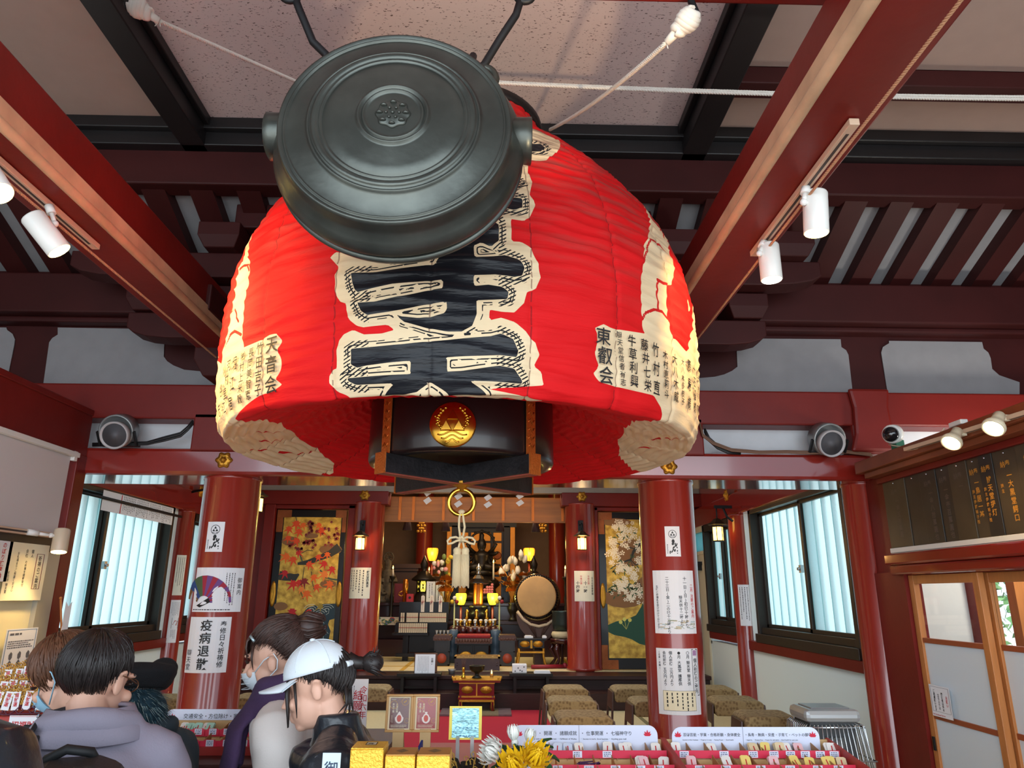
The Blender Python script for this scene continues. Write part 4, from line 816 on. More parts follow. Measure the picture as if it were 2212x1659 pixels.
for k in range(6):m.tube([at(x,y+k*1.6-0.6*k*(x<340),4.60-0.006*(k%3))for x,y in((200,958),(270,957),(318,955),(352,945),(390,935),(405,922),(417,908))],0.006,6)
tag(m.build('cable_bundle',CABLE),'black bundle of cables curving up beside the left speaker','cable')
# loudspeakers on the tie beam
def speaker(px,py,lb):
 c=at(px,py,4.52);t=thing('horn_speaker',lb,'loudspeaker',tuple(c),'round speakers')
 M=Vector((0.05,-0.9,-0.32)).to_track_quat('Z','Y').to_matrix()
 m=MB();m.lathe([(0.07,-0.12),(0.104,-0.10),(0.108,-0.03),(0.108,0.0),(0.098,0.004),(0.095,-0.02)],c,40,0,M);m.build('outer_shell',GREYM,t)
 c2=c+M@Vector((0,0,0.035))+Vector((0.012 if px<1000 else-0.010,0,-0.02));m=MB();m.lathe([(0.06,-0.05),(0.084,-0.04),(0.088,0.012),(0.080,0.016),(0.074,0.0)],c2,36,0,M);m.build('front_ring',mat('light grey plastic',(176,170,170),0.5),t)
 m=MB();m.lathe([(0.076,0.002),(0.05,-0.014),(0.0001,-0.02)],c2,32,0,M);m.build('speaker_cone',mat('dark grey cone',(92,90,94),0.6),t)
 m=MB()
 for s_ in(-1,1):m.bar((c.x+s_*0.115,4.58,2.525),(c.x+s_*0.115,c.y,c.z),0.012,0.02)
 m.bar((c.x-0.12,4.60,2.528),(c.x+0.12,4.60,2.528),0.04,0.01);m.build('bracket',IRON,t)
speaker(250,932,'round grey loudspeaker on the beam left of the lantern');speaker(1793,950,'round grey loudspeaker on the beam right of the lantern')
# hexagonal gilt fittings on the beams
def fitting(c,n,r,lb):
 c=Vector(c);M=Vector(n).to_track_quat('Z','Y').to_matrix();m=MB()
 m.lathe([(r,0.001),(r,0.006),(r*0.72,0.010),(r*0.55,0.014),(r*0.40,0.012),(r*0.36,0.022),(r*0.2,0.03),(0.0001,0.034)],c,36,0,M,lobes=6,amp=0.13)
 for k in range(6):
  a=2*PI*k/6;m.ball(c+M@Vector((r*0.78*math.cos(a),r*0.78*math.sin(a),0.008)),(r*0.16,r*0.16,r*0.1),8)
 tag(m.build('hexagonal_fitting',GOLDM),lb,'metal fitting','gilt fittings on the beams')
fitting(at(484,994,4.62),(0,-1,0),0.05,'gilt hexagonal fitting on the beam over the left column');fitting(at(1445,1008,4.62),(0,-1,0),0.05,'gilt hexagonal fitting on the beam over the right column')
fitting(at(590,1020,4.9),(0,-1,0),0.035,'small gilt fitting tucked under the lantern rim at the left');fitting(at(1357,1022,4.9),(0,-1,0),0.035,'small gilt fitting tucked under the lantern rim at the right')
fitting(at(788,1070,8.55),(0,-1,0),0.058,'gilt fitting on the lintel over the maple painting side column');fitting(at(1257,1073,8.55),(0,-1,0),0.058,'gilt fitting on the lintel over the blossom painting side column')
fitting(atx(434,1062,-3.07),(1,0,0),0.06,'gilt fitting on the side lintel left of the left column');fitting(atx(1569,1070,2.41),(-1,0,0),0.06,'gilt fitting on the side lintel above the hanging lantern')
# ================================================================== left office front
OX=-2.64
m=MB();m.box(OX-0.12,2.2,2.455,OX,4.62,2.755);m.box(OX-0.14,2.2,2.72,OX+0.012,4.63,2.76);S(m,'wall_office_top',RED,'red panel over the office roller blind','wall',bevel=0.006)
m=MB();m.box(OX-0.12,4.52,0.3,OX+0.005,4.64,2.46);S(m,'column_12',RED,'red post at the end of the office front','post',bevel=0.006)
m=MB();m.box(OX-0.12,2.2,-0.1,OX,4.52,0.95);S(m,'wall_office',RED,'red panel under the office window','wall')
t=thing('roller_blind','white roller blind on the office front at the left edge','blind',(OX,3.4,2.44))
m=MB();m.box(OX+0.001,2.25,1.95,OX+0.006,4.44,2.44);m.build('blind_sheet',mat('white blind fabric',(206,200,200),0.7),t)
m=MB();m.box(OX,2.25,2.425,OX+0.035,4.49,2.455);m.box(OX+0.005,4.44,2.40,OX+0.03,4.475,2.46);m.cyl((OX+0.02,2.25,2.432),(OX+0.02,4.45,2.432),0.012,n=10);m.build('blind_rail',WHITE,t,bevel=0.003)
m=MB();m.box(OX-0.02,2.2,1.845,OX+0.02,4.50,1.925,0);m.box(OX-0.02,4.36,0.95,OX+0.015,4.50,1.86,1);m.box(OX-0.02,2.2,0.95,OX+0.015,4.5,1.0,1)
S(m,'window_5_frame',[BRONZE,mat('pale aluminium',(176,170,156),0.4,metal=0.4)],'aluminium frame of the office window','window frame')
PANEY=bpy.data.materials.new('cream office glass');PANEY.use_nodes=True
pb_=PANEY.node_tree.nodes['Principled BSDF'];pb_.inputs['Base Color'].default_value=lin((226,216,176))+(1,);pb_.inputs['Roughness'].default_value=0.12
m=MB();m.box(OX-0.018,2.2,1.0,OX-0.014,4.36,1.85);S(m,'window_5',PANEY,'cream coloured office window with notices','window')
rail((OX+0.03,2.4,1.938),(OX+0.03,4.33,1.938),'beige light rail along the bottom of the office blind',0.03,0.026,X3)
BEIGE=mat('beige enamel',(206,186,160),0.4)
q=atx(131,1168,OX+0.16);qm=Vector((OX+0.045,q.y-0.13,1.938))
lp=spotlamp(qm,q,q+Vector((0.10,-0.16,-0.9)),'lit beige spotlight over the office window',r=0.042,L=0.13,power=9,ang=110,body=BEIGE,grp='office spotlights')
q2=Vector((OX+0.15,3.50,1.90));spotlamp((OX+0.045,3.42,1.938),q2,q2+Vector((0.12,0.1,-0.9)),'lit beige spotlight cut by the left edge below the blind',r=0.042,L=0.13,power=9,ang=110,body=BEIGE,grp='office spotlights')
# ================================================================== notices
def paper(name,label,cat,quads,fn,w,h,base=PAPER,group=None,n=10):
 """quads: list of callables adding print to a builder per ink"""
 m=MB();m.quad(0,0,w,h,fn,0,0.001,n);m.quad(0,0,w,h,fn,0,0.0018,n)
 vs=[fn(w*i/n,y,d)for(y,d)in((0,0.001),(0,0.0018),(h,0.001),(h,0.0018))for i in range(n+1)]
 o=tag(m.build(name,base),label,cat,group)
 for nm,mt,dr in quads:
  mm=MB();dr(mm);x=mm.build(nm,mt,o)
 return o
def col_fn(col,px0,px1,py0,py1):
 cx,cy,r=col
 def hit(px,py):
  d=ray(px,py);A=d.x**2+d.y**2;B=-2*(d.x*cx+d.y*cy);Cq=cx*cx+cy*cy-r*r;D=max(0,B*B-4*A*Cq);s_=(-B-math.sqrt(D))/(2*A)
  p=CAM+d*s_;return math.atan2(p.x-cx,-(p.y-cy)),p.z
 a0,z1=max(-1.12,hit(px0,(py0+py1)/2)[0]),hit((px0+px1)/2,py0)[1];a1,z0=min(1.12,hit(px1,(py0+py1)/2)[0]),hit((px0+px1)/2,py1)[1]
 return wrap(cx,cy,r,a0,z0),(a1-a0)*r,z1-z0
D1=0.0026
def emblem(m,cx,cy,r,fn):
 n=28
 for ra,rb in((r,r*0.88),):m.add([fn(cx+R_*math.sin(2*PI*k/n),cy+R_*math.cos(2*PI*k/n),D1)for R_ in(ra,rb)for k in range(n)],[(k,(k+1)%n,n+(k+1)%n,n+k)for k in range(n)])
 for dx,dy in((0,0.36),(-0.33,-0.2),(0.33,-0.2)):m.flat([(cx+dx*r,cy+(dy+0.36)*r),(cx+(dx-0.31)*r,cy+(dy-0.18)*r),(cx+(dx+0.31)*r,cy+(dy-0.18)*r)],fn,0,D1)
 m.quad(cx-0.6*r,cy-0.7*r,cx+0.6*r,cy-0.6*r,fn,0,D1)
def charm(col,x0,x1,y0,y1,lb):
 fn,w,h=col_fn(col,x0,x1,y0,y1)
 def dr(m):
  emblem(m,w*0.5,h*0.74,w*0.27,fn)
  m.quad(w*0.25,h*0.09,w*0.8,h*0.12,fn,0,D1);m.flat([(w*0.52+0.10*w*math.sin(2*PI*k/12),h*0.5+0.07*h*math.cos(2*PI*k/12))for k in range(12)],fn,0,D1)
  rg=random.Random(2)
  for k in range(26):
   u,v=w*rg.uniform(0.27,0.78),h*rg.uniform(0.13,0.42);s_=w*0.05;m.flat([(u-s_,v),(u,v+s_*1.6),(u+s_,v+s_*.4),(u+s_*0.3,v-s_)],fn,0,D1)
 return paper('paper_charm',lb,'paper charm',[('printed_emblem',INK,dr),('printed_text',INKG,lambda m:m.lines(w*0.08,h*0.08,w*0.2,h*0.4,1,fn,0,D1,True))],fn,w,h,group='paper charms on columns')
CL,CRR=(LCX,4.82,CR),(RCX,4.82,CR)
charm(CRR,1437,1469,1137,1202,'small paper charm with round emblem taped high on the right column')
charm(CL,447,483,1127,1192,'small paper charm with round emblem taped high on the left column')
fn,w,h=col_fn(CRR,1413,1500,1232,1369)
def n2(m,fn=fn,w=w,h=h):
 m.text('十一日(日)初巳十時より',w*0.74,h*0.90,h*0.066,fn,0,D1,0.01,True,gap=1.02);m.text('辯天供十二時より',w*0.62,h*0.60,h*0.062,fn,0,D1,0.01,True)
 m.text('二十三日(金)二の巳十二時より',w*0.34,h*0.90,h*0.060,fn,0,D1,0.01,True);m.text('各種ご祈祷札を受け付けております',w*0.10,h*0.76,h*0.043,fn,0,D1,0.01,True)
def n2p(m,fn=fn,w=w,h=h):
 rg=random.Random(4)
 for k in range(40):
  u,v=w*rg.uniform(.08,.9),h*rg.uniform(0.06,0.2);s_=w*rg.uniform(.02,.08);m.quad(u,v,min(u+s_*1.8,w*.97),v+s_*0.35,fn,k%3,D1)
paper('notice','tall white notice with red heading and lake picture on the right column','notice',[('lettering',INK,n2),('heading',INKR,lambda m,fn=fn,w=w,h=h:m.text('二月 法要のご案内',w*0.91,h*0.78,h*0.063,fn,0,D1,0.012,True)),('picture',[mat('moss print',(150,156,128),0.8),mat('sand print',(196,180,150),0.8),mat('mist print',(180,196,200),0.8)],n2p)],fn,w,h)
fn,w,h=col_fn(CRR,1421,1510,1401,1545)
def n3(m,fn=fn,w=w,h=h):
 m.text('個人祈祷のご案内',w*0.90,h*0.85,h*0.068,fn,0,D1,0.015,True,gap=0.98)
 for u0,v0,u1,v1 in((0.82,0.29,0.83,0.99),(0.97,0.29,0.98,0.99),(0.82,0.98,0.98,0.99),(0.82,0.285,0.98,0.295)):m.quad(w*u0,h*v0,w*u1,h*v1,fn,0,D1)
 for st,u,s_,g in(('〇月 辯天堂 辯天供',0.72,0.058,1),('●月 大黒堂 護摩供',0.52,0.058,1),('個人祈祷 三万円より',0.34,0.055,1.02),('会社祈祷 五万円より',0.20,0.055,1.02),('(企業・店舗)',0.08,0.034,1.2)):m.text(st,w*u,h*0.96,h*s_,fn,0,D1,0.015,True,gap=g)
 m.lines(w*0.17,h*0.10,w*0.83,h*0.33,6,fn,0,D1+0.0006,True,0.28)
 for u0,v0,u1,v1 in((.13,.06,.135,.36),(.86,.06,.865,.36),(.13,.06,.865,.064),(.13,.356,.865,.36)):m.quad(w*u0,h*v0,w*u1,h*v1,fn,0,D1+0.0006,6)
paper('notice','long notice with boxed heading and cream table low on the right column','notice',[('cream_box',PAPERC,lambda m,fn=fn,w=w,h=h:m.quad(w*.13,h*.06,w*.865,h*.36,fn,0,D1,6)),('lettering',INK,n3),('lotus_mark',mat('lilac print',(170,130,170),0.8),lambda m,fn=fn,w=w,h=h:m.quad(w*.85,h*.89,w*.95,h*.97,fn,0,D1))],fn,w,h)
fn,w,h=col_fn(CL,421,529,1226,1322)
def fan(m,fn=fn,w=w,h=h):
 for k in range(14):
  a0,a1=math.radians(172-k*12.2),math.radians(172-(k+1)*12.2)
  cx,cy=w*0.16,h*0.20;R0,R1=h*0.16,h*0.62
  m.flat([(cx+w*0.1+R0*math.cos(a0),cy+R0*math.sin(a0)),(cx+w*0.1+R1*math.cos(a0),cy+R1*math.sin(a0)),(cx+w*0.1+R1*math.cos(a1),cy+R1*math.sin(a1)),(cx+w*0.1+R0*math.cos(a1),cy+R0*math.sin(a1))],fn,(0,0,1,1,2,2,3,4,3,4,3,4,3,4)[k],0.006)
 m.flat([(w*0.12,h*0.14),(w*0.2,h*0.10),(w*0.40,h*0.22),(w*0.36,h*0.32)],fn,5,0.006)
paper('notice','white notice picturing a coloured folding fan on the left column','notice',[('fan_picture',[mat('print brown',(120,84,44),.8),mat('print blue',(44,70,130),.8),mat('print green',(74,96,66),.8),mat('print crimson',(160,40,60),.8),mat('print violet',(110,70,130),.8),mat('print black',(30,24,24),.8)],fan),('lettering',INK,lambda m,fn=fn,w=w,h=h:(m.text('御案内',w*0.91,h*0.78,h*0.125,fn,0,D1,0.005,True,gap=1.1),m.lines(w*0.62,h*0.12,w*0.82,h*0.88,4,fn,0,D1,True,0.3),m.lines(w*0.03,h*0.03,w*0.8,h*0.07,1,fn,0,D1)))],fn,w,h,n=16)
fn,w,h=col_fn(CL,406,494,1333,1454)
def n5(m,fn=fn,w=w,h=h):
 m.text('疫病退散',w*0.46,h*0.96,h*0.215,fn,0,0.007,0.012,True,gap=1.07);m.text('奉修日々祈祷修',w*0.83,h*0.93,h*0.118,fn,0,0.004,0.01,True,gap=1.02);m.text('辯天堂',w*0.10,h*0.42,h*0.12,fn,0,0.004,0.0,True,gap=1.05)
paper('calligraphy_sheet','white sheet of bold brush calligraphy low on the left column','calligraphy',[('brush_characters',INK,n5)],fn,w,h)
CF,CG=(FLX,8.66,0.18),(FRX,8.66,0.18)
fn,w,h=col_fn(CF,756,800,1226,1293)
paper('notice','cream notice with small print on the column beside the maple painting','notice',[('lettering',INK,lambda m,fn=fn,w=w,h=h:(m.text('辯天堂御真言',w*0.88,h*0.9,h*0.09,fn,0,D1,0.02,True),m.lines(w*0.08,h*0.08,w*0.78,h*0.92,5,fn,0,D1,True,0.3)))],fn,w,h,mat('ivory paper',(228,224,206),.8))
fn,w,h=col_fn(CG,1241,1283,1233,1299)
paper('notice','cream prayer time notice on the column beside the blossom painting','notice',[('lettering',INK,lambda m,fn=fn,w=w,h=h:(m.text('日々の祈祷時間',w*0.88,h*0.80,h*0.085,fn,0,D1,0.01,True),m.text('十一時',w*0.52,h*0.66,h*0.13,fn,0,D1,0.02,True),m.text('十四時',w*0.17,h*0.66,h*0.13,fn,0,D1,0.02,True))),('red_lettering',INKR,lambda m,fn=fn,w=w,h=h:(m.text('午前の部',w*0.68,h*0.85,h*0.075,fn,0,D1,0.01,True),m.text('午後の部',w*0.33,h*0.85,h*0.075,fn,0,D1,0.01,True)))],fn,w,h,mat('ivory paper',(228,224,206),.8))
fn,w,h=col_fn((-3.1,7.3,0.095),377,409,1199,1286)
paper('notice','upper of two narrow notices on the slim left pillar','notice',[('lettering',INK,lambda m,fn=fn,w=w,h=h:m.lines(w*.1,h*.06,w*.9,h*.94,4,fn,0,D1,True,0.3))],fn,w,h,mat('ivory paper',(228,224,206),.8))
fn,w,h=col_fn((-3.1,7.3,0.095),364,398,1296,1388)
paper('notice','lower narrow notice with a red fish photo on the slim left pillar','notice',[('photo',[mat('photo red',(168,60,50),.8),mat('photo dark',(40,34,28),.8)],lambda m,fn=fn,w=w,h=h:(m.quad(w*.3,h*.33,w*.97,h*.58,fn,1,D1),m.flat([(w*.4,h*.42),(w*.6,h*.52),(w*.9,h*.5),(w*.8,h*.40)],fn,0,D1+.0004))),('lettering',INKG,lambda m,fn=fn,w=w,h=h:(m.lines(w*.1,h*.63,w*.9,h*.95,6,fn,0,D1,True,0.3),m.lines(w*.3,h*.08,w*.8,h*.3,4,fn,0,D1,True,0.4)))],fn,w,h)
fn,w,h=col_fn((2.44,7.25,0.095),1597,1625,1263,1352)
paper('notice','narrow white notice on the slim right pillar','notice',[('lettering',INK,lambda m,fn=fn,w=w,h=h:(m.lines(w*.05,h*.08,w*.75,h*.94,4,fn,0,D1,True,0.3)))],fn,w,h)
a,b,c_=atx(224,1058,-3.06),atx(376,1092,-3.06),atx(224,1103,-3.06)
w,h=abs(b.y-a.y),a.z-c_.z;fn=frame((-3.06,min(a.y,b.y),a.z-h),Y3,Z3)
def longs(m,fn=fn,w=w,h=h):
 for k in range(4):m.lines(w*(.25+.185*k),h*.05,w*(.42+.185*k),h*.95,8,fn,0,D1,True,0.3,k)
paper('name_sheet','long white sheet of names hung across the left window top','paper sheet',[('lettering',INK,longs),('ruled_line',INKR,lambda m,fn=fn,w=w,h=h:m.quad(w*.225,h*.02,w*.235,h*.98,fn,0,D1))],fn,w,h)
m=MB();m.cyl((-3.05,4.95,2.325),(-3.05,7.1,2.325),0.012,n=10);tag(m.build('curtain_rod',IRON),'dark rod over the name sheet on the left window','rod')
def wallnote(px0,py0,px1,py1,X):a,b=atx(px0,py0,X),atx(px1,py1,X);return a,b
for(x0,y0,x1,y1),lb,parts in(((22,1173,86,1297),'cream notice with a boxed heading hanging on the office window',1),((-34,1166,12,1256),'pink-tinged notice with red characters at the left edge',2),((15,1358,66,1446),'information sheet with small drawings on the office window',3)):
 a,b=atx(x0,y0,OX+0.02),atx(x1,y1,OX+0.02);w=abs(b.y-a.y);zt=(a.z+b.z)/2+abs(atx(x0,y1,OX+.02).z-a.z)/2;z0=atx((x0+x1)/2,y1,OX+0.02).z;z1=atx((x0+x1)/2,y0,OX+0.02).z;h=z1-z0
 fn=frame((OX+0.02,min(a.y,b.y),z0),Y3,Z3)
 if parts==1:
  q=[('lettering',INK,lambda m,fn=fn,w=w,h=h:(m.text('祈祷のご案内',w*.80,h*.80,h*.10,fn,0,D1,.01,True),m.text('個人',w*.58,h*.90,h*.075,fn,0,D1,.01,True),m.text('会社',w*.44,h*.90,h*.075,fn,0,D1,.01,True),m.text('お札場までご相談ください',w*.24,h*.84,h*.058,fn,0,D1,.01,True),m.text('不忍池 辯天堂',w*.09,h*.50,h*.058,fn,0,D1,.01,True),m.text('の祈祷を随時受付',w*.46,h*.70,h*.058,fn,0,D1,.01,True))),('heading_box',mat('maroon ink',(120,40,50),.7),lambda m,fn=fn,w=w,h=h:[m.quad(w*u0,h*v0,w*u1,h*v1,fn,0,D1)for u0,v0,u1,v1 in((.70,.2,.715,.83),(.885,.2,.9,.83),(.7,.2,.9,.208),(.7,.822,.9,.83))])]
 elif parts==2:q=[('red_characters',INKR,lambda m,fn=fn,w=w,h=h:m.text('のぼり旗奉納',w*.72,h*.97,h*.15,fn,0,D1,.02,True))]
 else:q=[('printing',INKG,lambda m,fn=fn,w=w,h=h:(m.lines(w*.1,h*.52,w*.9,h*.72,4,fn,0,D1),[m.flat([(w*(.25+.27*i)+w*.06*math.sin(k),h*(.15+.2*j)+w*.08*math.cos(k))for k in range(6)],fn,0,D1)for i in range(3)for j in range(2)],m.lines(w*.12,h*.82,w*.5,h*.92,1,fn,0,D1))),('blue_border',mat('blue print',(90,130,170),.8),lambda m,fn=fn,w=w,h=h:[m.quad(w*u0,h*v0,w*u1,h*v1,fn,0,D1)for u0,v0,u1,v1 in((.04,.03,.06,.97),(.94,.03,.96,.97),(.04,.96,.96,.97))])]
 paper('notice',lb,'notice',q,fn,w,h,PAPERC if parts==1 else PAPER)
a,b=atx(2007,1482,2.455),atx(2049,1482,2.455);z1,z0=atx(2020,1480,2.455).z,atx(2035,1550,2.455).z;w,h=abs(a.y-b.y),z1-z0;fn=frame((2.455,max(a.y,b.y),z0),-Y3,Z3)
paper('notice','small staff-only notice stuck on the white sliding door panel','notice',[('lettering',INK,lambda m,fn=fn,w=w,h=h:(m.text('関係者以外の',w*.60,h*.80,h*.10,fn,0,D1,.02,True),m.text('立ち入りは',w*.42,h*.74,h*.10,fn,0,D1,.02,True),m.text('ご遠慮願います',w*.22,h*.86,h*.10,fn,0,D1,.02,True))),('red_lettering',INKR,lambda m,fn=fn,w=w,h=h:m.text('お願い',w*.82,h*.72,h*.12,fn,0,D1,.02,True)),('english_line',INKR,lambda m,fn=fn,w=w,h=h:m.text('Staff Only Beyond This Point',w*.04,h*.04,h*.062,fn,0,D1,.02,sx=0.85)),('border',INKG,lambda m,fn=fn,w=w,h=h:[m.quad(w*u0,h*v0,w*u1,h*v1,fn,0,D1)for u0,v0,u1,v1 in((.05,.16,.065,.95),(.935,.16,.95,.95),(.05,.16,.95,.168),(.05,.942,.95,.95))])],fn,w,h)
# decorative arrow by the left window
t=thing('decorative_arrow','white feathered lucky arrow standing by the office post','arrow',tuple(atx(135,1400,OX+0.05)))
p0,p1=atx(134,1420,OX+0.05),atx(131,1292,OX+0.05);m=MB();m.tube([p0,p1],0.006,8);m.ball(p1,0.009,8);m.build('arrow_shaft',WOOD,t)
m=MB();q0,q1=p0 .lerp(p1,0.28),p0 .lerp(p1,0.90)
for s_,yy in((-1,0.032),(1,0.032)):
 m.prism([(0,0.0),(s_*yy,0.03),(s_*yy,(q1-q0).length),(0,(q1-q0).length-0.03)],frame(q0+Vector((0.004,0,0)),Y3,Z3),0,0.002)
m.build('feathers',PAPER,t)
# ================================================================== bracket lanterns
LGL=glow('lit lantern glass',(255,206,96),5.5)
def bracket_lantern(c,s,lb,arm_to,power):
 c=Vector(c);t=thing('bracket_lantern',lb,'lantern',tuple(c),'bracket lanterns')
 m=MB();m.lathe([(s*0.40,-s*0.62),(s*0.40,s*0.5)],c,6,sm=False);m.build('glass_panels',LGL,t)
 m=MB()
 for k in range(6):
  a=2*PI*k/6;m.cyl(c+Vector((s*.43*math.cos(a),s*.43*math.sin(a),-s*.7)),c+Vector((s*.43*math.cos(a),s*.43*math.sin(a),s*.55)),s*0.03,n=6)
 m.lathe([(s*.36,-s*.72),(s*.50,-s*.70),(s*.50,-s*.64),(s*.36,-s*.62)],c,6,sm=False);m.lathe([(s*.44,s*.40),(s*.46,s*.55),(s*.80,s*.58),(s*.84,s*.63),(s*.55,s*.78),(s*.30,s*1.02),(s*.10,s*1.10),(s*.05,s*1.2),(.0001,s*1.22)],c,6,sm=False)
 m.build('lantern_frame',mat('dark lantern metal',(64,50,36),.45,metal=.6),t)
 arm_to=Vector(arm_to);m=MB()
 if abs(arm_to.x-c.x)<0.05:m.bar(arm_to+Vector((0,0,-s*0.6)),arm_to+Vector((0,0,s*0.5)),s*0.5,0.02,0,Y3);m.bar(arm_to+Vector((0,0,s*.2)),(c.x,c.y,arm_to.z+s*.2),s*.3,s*.3);m.cyl((c.x,c.y,arm_to.z+s*.2),c+Vector((0,0,s*1.1)),s*.07)
 else:
  e=Vector((c.x-0.02*math.copysign(1,arm_to.x-c.x),c.y,arm_to.z));m.bar(arm_to,e,.02,.03);m.tube([arm_to-Vector((0,0,.14)),arm_to.lerp(e,.3)-Vector((0,0,.10)),arm_to.lerp(e,.5)-Vector((0,0,.01))],.012,8);m.cyl((c.x,c.y,arm_to.z),c+Vector((0,0,s*1.15)),s*.06)
 m.build('bracket',IRON,t)
 point('lantern_glow',tuple(c+Vector((0,-s*0.9 if abs(arm_to.x-c.x)<.05 else 0,-s*.1))),power,(1,.62,.25),s*.3)
c=at(778,1172,8.38);bracket_lantern(c,0.12,'lit metal lantern on the column beside the maple painting',(c.x,8.475,c.z+0.2),7)
c=at(1257,1172,8.38);bracket_lantern(c,0.12,'lit metal lantern on the column beside the blossom painting',(c.x,8.475,c.z+0.2),7)
c=at(1551,1150,7.15);bracket_lantern(c,0.125,'lit lantern hanging from a bracket on the slim right pillar',(2.36,7.15,c.z+0.25),6)
c=at(557,1088,7.15);bracket_lantern(c,0.12,'lit lantern half hidden behind the left column',(-3.0,7.15,c.z+0.25),3)
# ================================================================== painted doors beside the altar
GOLDLEAF=bpy.data.materials.new('gold leaf ground');GOLDLEAF.use_nodes=True;nt=GOLDLEAF.node_tree;b_=nt.nodes['Principled BSDF']
tc=nt.nodes.new('ShaderNodeTexCoord');vn=nt.nodes.new('ShaderNodeTexNoise');vn.inputs['Scale'].default_value=14;vn.inputs['Detail'].default_value=6;rp=nt.nodes.new('ShaderNodeValToRGB')
rp.color_ramp.elements[0].position=.35;rp.color_ramp.elements[1].position=.65;rp.color_ramp.elements[0].color=lin((158,118,34))+(1,);rp.color_ramp.elements[1].color=lin((222,182,76))+(1,)
nt.links.new(tc.outputs['Object'],vn.inputs['Vector']);nt.links.new(vn.outputs['Fac'],rp.inputs['Fac']);nt.links.new(rp.outputs['Color'],b_.inputs['Base Color']);b_.inputs['Roughness'].default_value=.45;b_.inputs['Metallic'].default_value=.25
def flatm(n,c):return mat(n,c,0.65)
def maple(m,cx,cy,r,rot,fn,mi,d):
 P=[]
 for k,L in enumerate((0.55,0.85,1.0,0.85,0.55,0.4,0.4)):
  a=rot+math.radians((-104,-52,0,52,104,142,218)[k]if k<6 else-142)
  P.append((a,L))
 P.sort(key=lambda t:t[0]);Q=[]
 for i,(a,L)in enumerate(P):
  nx_=P[(i+1)%len(P)][0]+(2*PI if i==len(P)-1 else 0)
  Q.append((cx+r*L*math.sin(a),cy+r*L*math.cos(a)));am=(a+nx_)/2;Q.append((cx+r*.30*math.sin(am),cy+r*.30*math.cos(am)))
 m.flat(Q,fn,mi,d)
def strip(m,pts,w,fn,mi,d):
 L=[];R=[]
 for i,p in enumerate(pts):
  a,b=pts[max(0,i-1)],pts[min(len(pts)-1,i+1)];dx,dy=b[0]-a[0],b[1]-a[1];l=math.hypot(dx,dy)+1e-9;ww=w[i]if isinstance(w,(list,tuple))else w
  L.append((p[0]-dy/l*ww,p[1]+dx/l*ww));R.append((p[0]+dy/l*ww,p[1]-dx/l*ww))
 for i in range(len(pts)-1):m.flat([L[i],L[i+1],R[i+1],R[i]],fn,mi,d)
def painted_door(x0,x1,lb):
 t=thing('painted_door',lb,'door',((x0+x1)/2,8.64,0.81),'gold painted doors');w=x1-x0;h=1.76
 m=MB();m.box(x0,8.64,.81,x1,8.68,2.57);m.build('door_leaf',BLACKL,t,bevel=.004)
 fn=frame((x0,8.64,.81),X3,Z3);iu0,iu1,iv0,iv1=.085,w-.06,.12,h-.085
 m=MB();m.quad(iu0,iv0,iu1,iv1,fn,0,.002);pt=m.build('painting',GOLDLEAF,t)
 m=MB()
 for u0,v0,u1,v1 in((0,h-.09,.17,h),(w-.13,h-.09,w,h),(0,h-.26,.075,h-.09),(w-.05,h-.26,w,h-.09),(0,0,.19,.10),(w-.13,0,w,.10),(0,.1,.075,.26),(w-.05,.1,w,.26)):m.prism([(u0,v0),(u1,v0),(u1,v1),(u0,v1)],fn,.001,.006)
 m.build('corner_fitting',COPPER,t,bevel=.004)
 for u in(.035,w-.028):
  m=MB();m.lathe([(.034,0),(.034,.006),(.026,.012),(.012,.012),(.0001,.010)],fn(u,.80,.001),20,0,Matrix(((1,0,0),(0,0,-1),(0,4.2,0))));m.build('door_pull',GOLDM,t)
 return t,pt,fn,iu0,iu1,iv0,iv1
t,pt,fn,u0,u1,v0,v1=painted_door(-2.585,-1.765,'gold door painted with red maple leaves and a dark stream')
pw,phh=u1-u0,v1-v0;U=lambda a:u0+a*pw;V=lambda a:v1-a*phh
m=MB();rg=random.Random(11)
mk_,mb_,mg_=flatm('paint brown cloud',(128,88,50)),flatm('paint bark',(44,44,40)),flatm('paint moss',(70,80,60))
for cx,cy,a,b in((.15,.18,.16,.035),(.85,.24,.2,.04),(.85,.49,.14,.03),(.08,.65,.12,.03),(.5,.14,.12,.02)):m.flat([(U(cx+a*math.cos(k*.5236)),V(cy+b*math.sin(k*.5236)))for k in range(12)],fn,0,.0026)
strip(m,[(U(1.0),V(.22)),(U(.85),V(.27)),(U(.62),V(.31)),(U(.48),V(.335)),(U(.3),V(.345))],[.05,.04,.03,.03,.014],fn,1,.0028)
strip(m,[(U(.28),V(.25)),(U(.33),V(.28)),(U(.38),V(.33))],.008,fn,2,.003);strip(m,[(U(-.0),V(.43)),(U(.12),V(.44)),(U(.28),V(.445)),(U(.34),V(.42))],[.05,.045,.04,.01],fn,1,.0028)
strip(m,[(U(.7),V(.39)),(U(.78),V(.44)),(U(.9),V(.455)),(U(1),V(.46))],.010,fn,2,.003)
for pts in([(.42,.37),(.41,.45),(.40,.55),(.45,.60)],[(.55,.40),(.58,.48),(.62,.53)],[(.2,.0),(.24,.06)],[(.35,.27),(.45,.245),(.55,.25)]):strip(m,[(U(a),V(b))for a,b in pts],.004,fn,1,.003)
m.build('branch',[mk_,mb_,mg_],pt)
m=MB();river=[(.46,.70),(.52,.665),(.66,.64),(.85,.63),(1,.63),(1,.735),(.92,.745),(.90,.775),(.95,.82),(.93,.88),(.86,.93),(.72,.955),(.6,1.0),(.1,1.0),(.2,.95),(.36,.92),(.42,.86),(.40,.81),(.50,.785),(.54,.755),(.48,.73)]
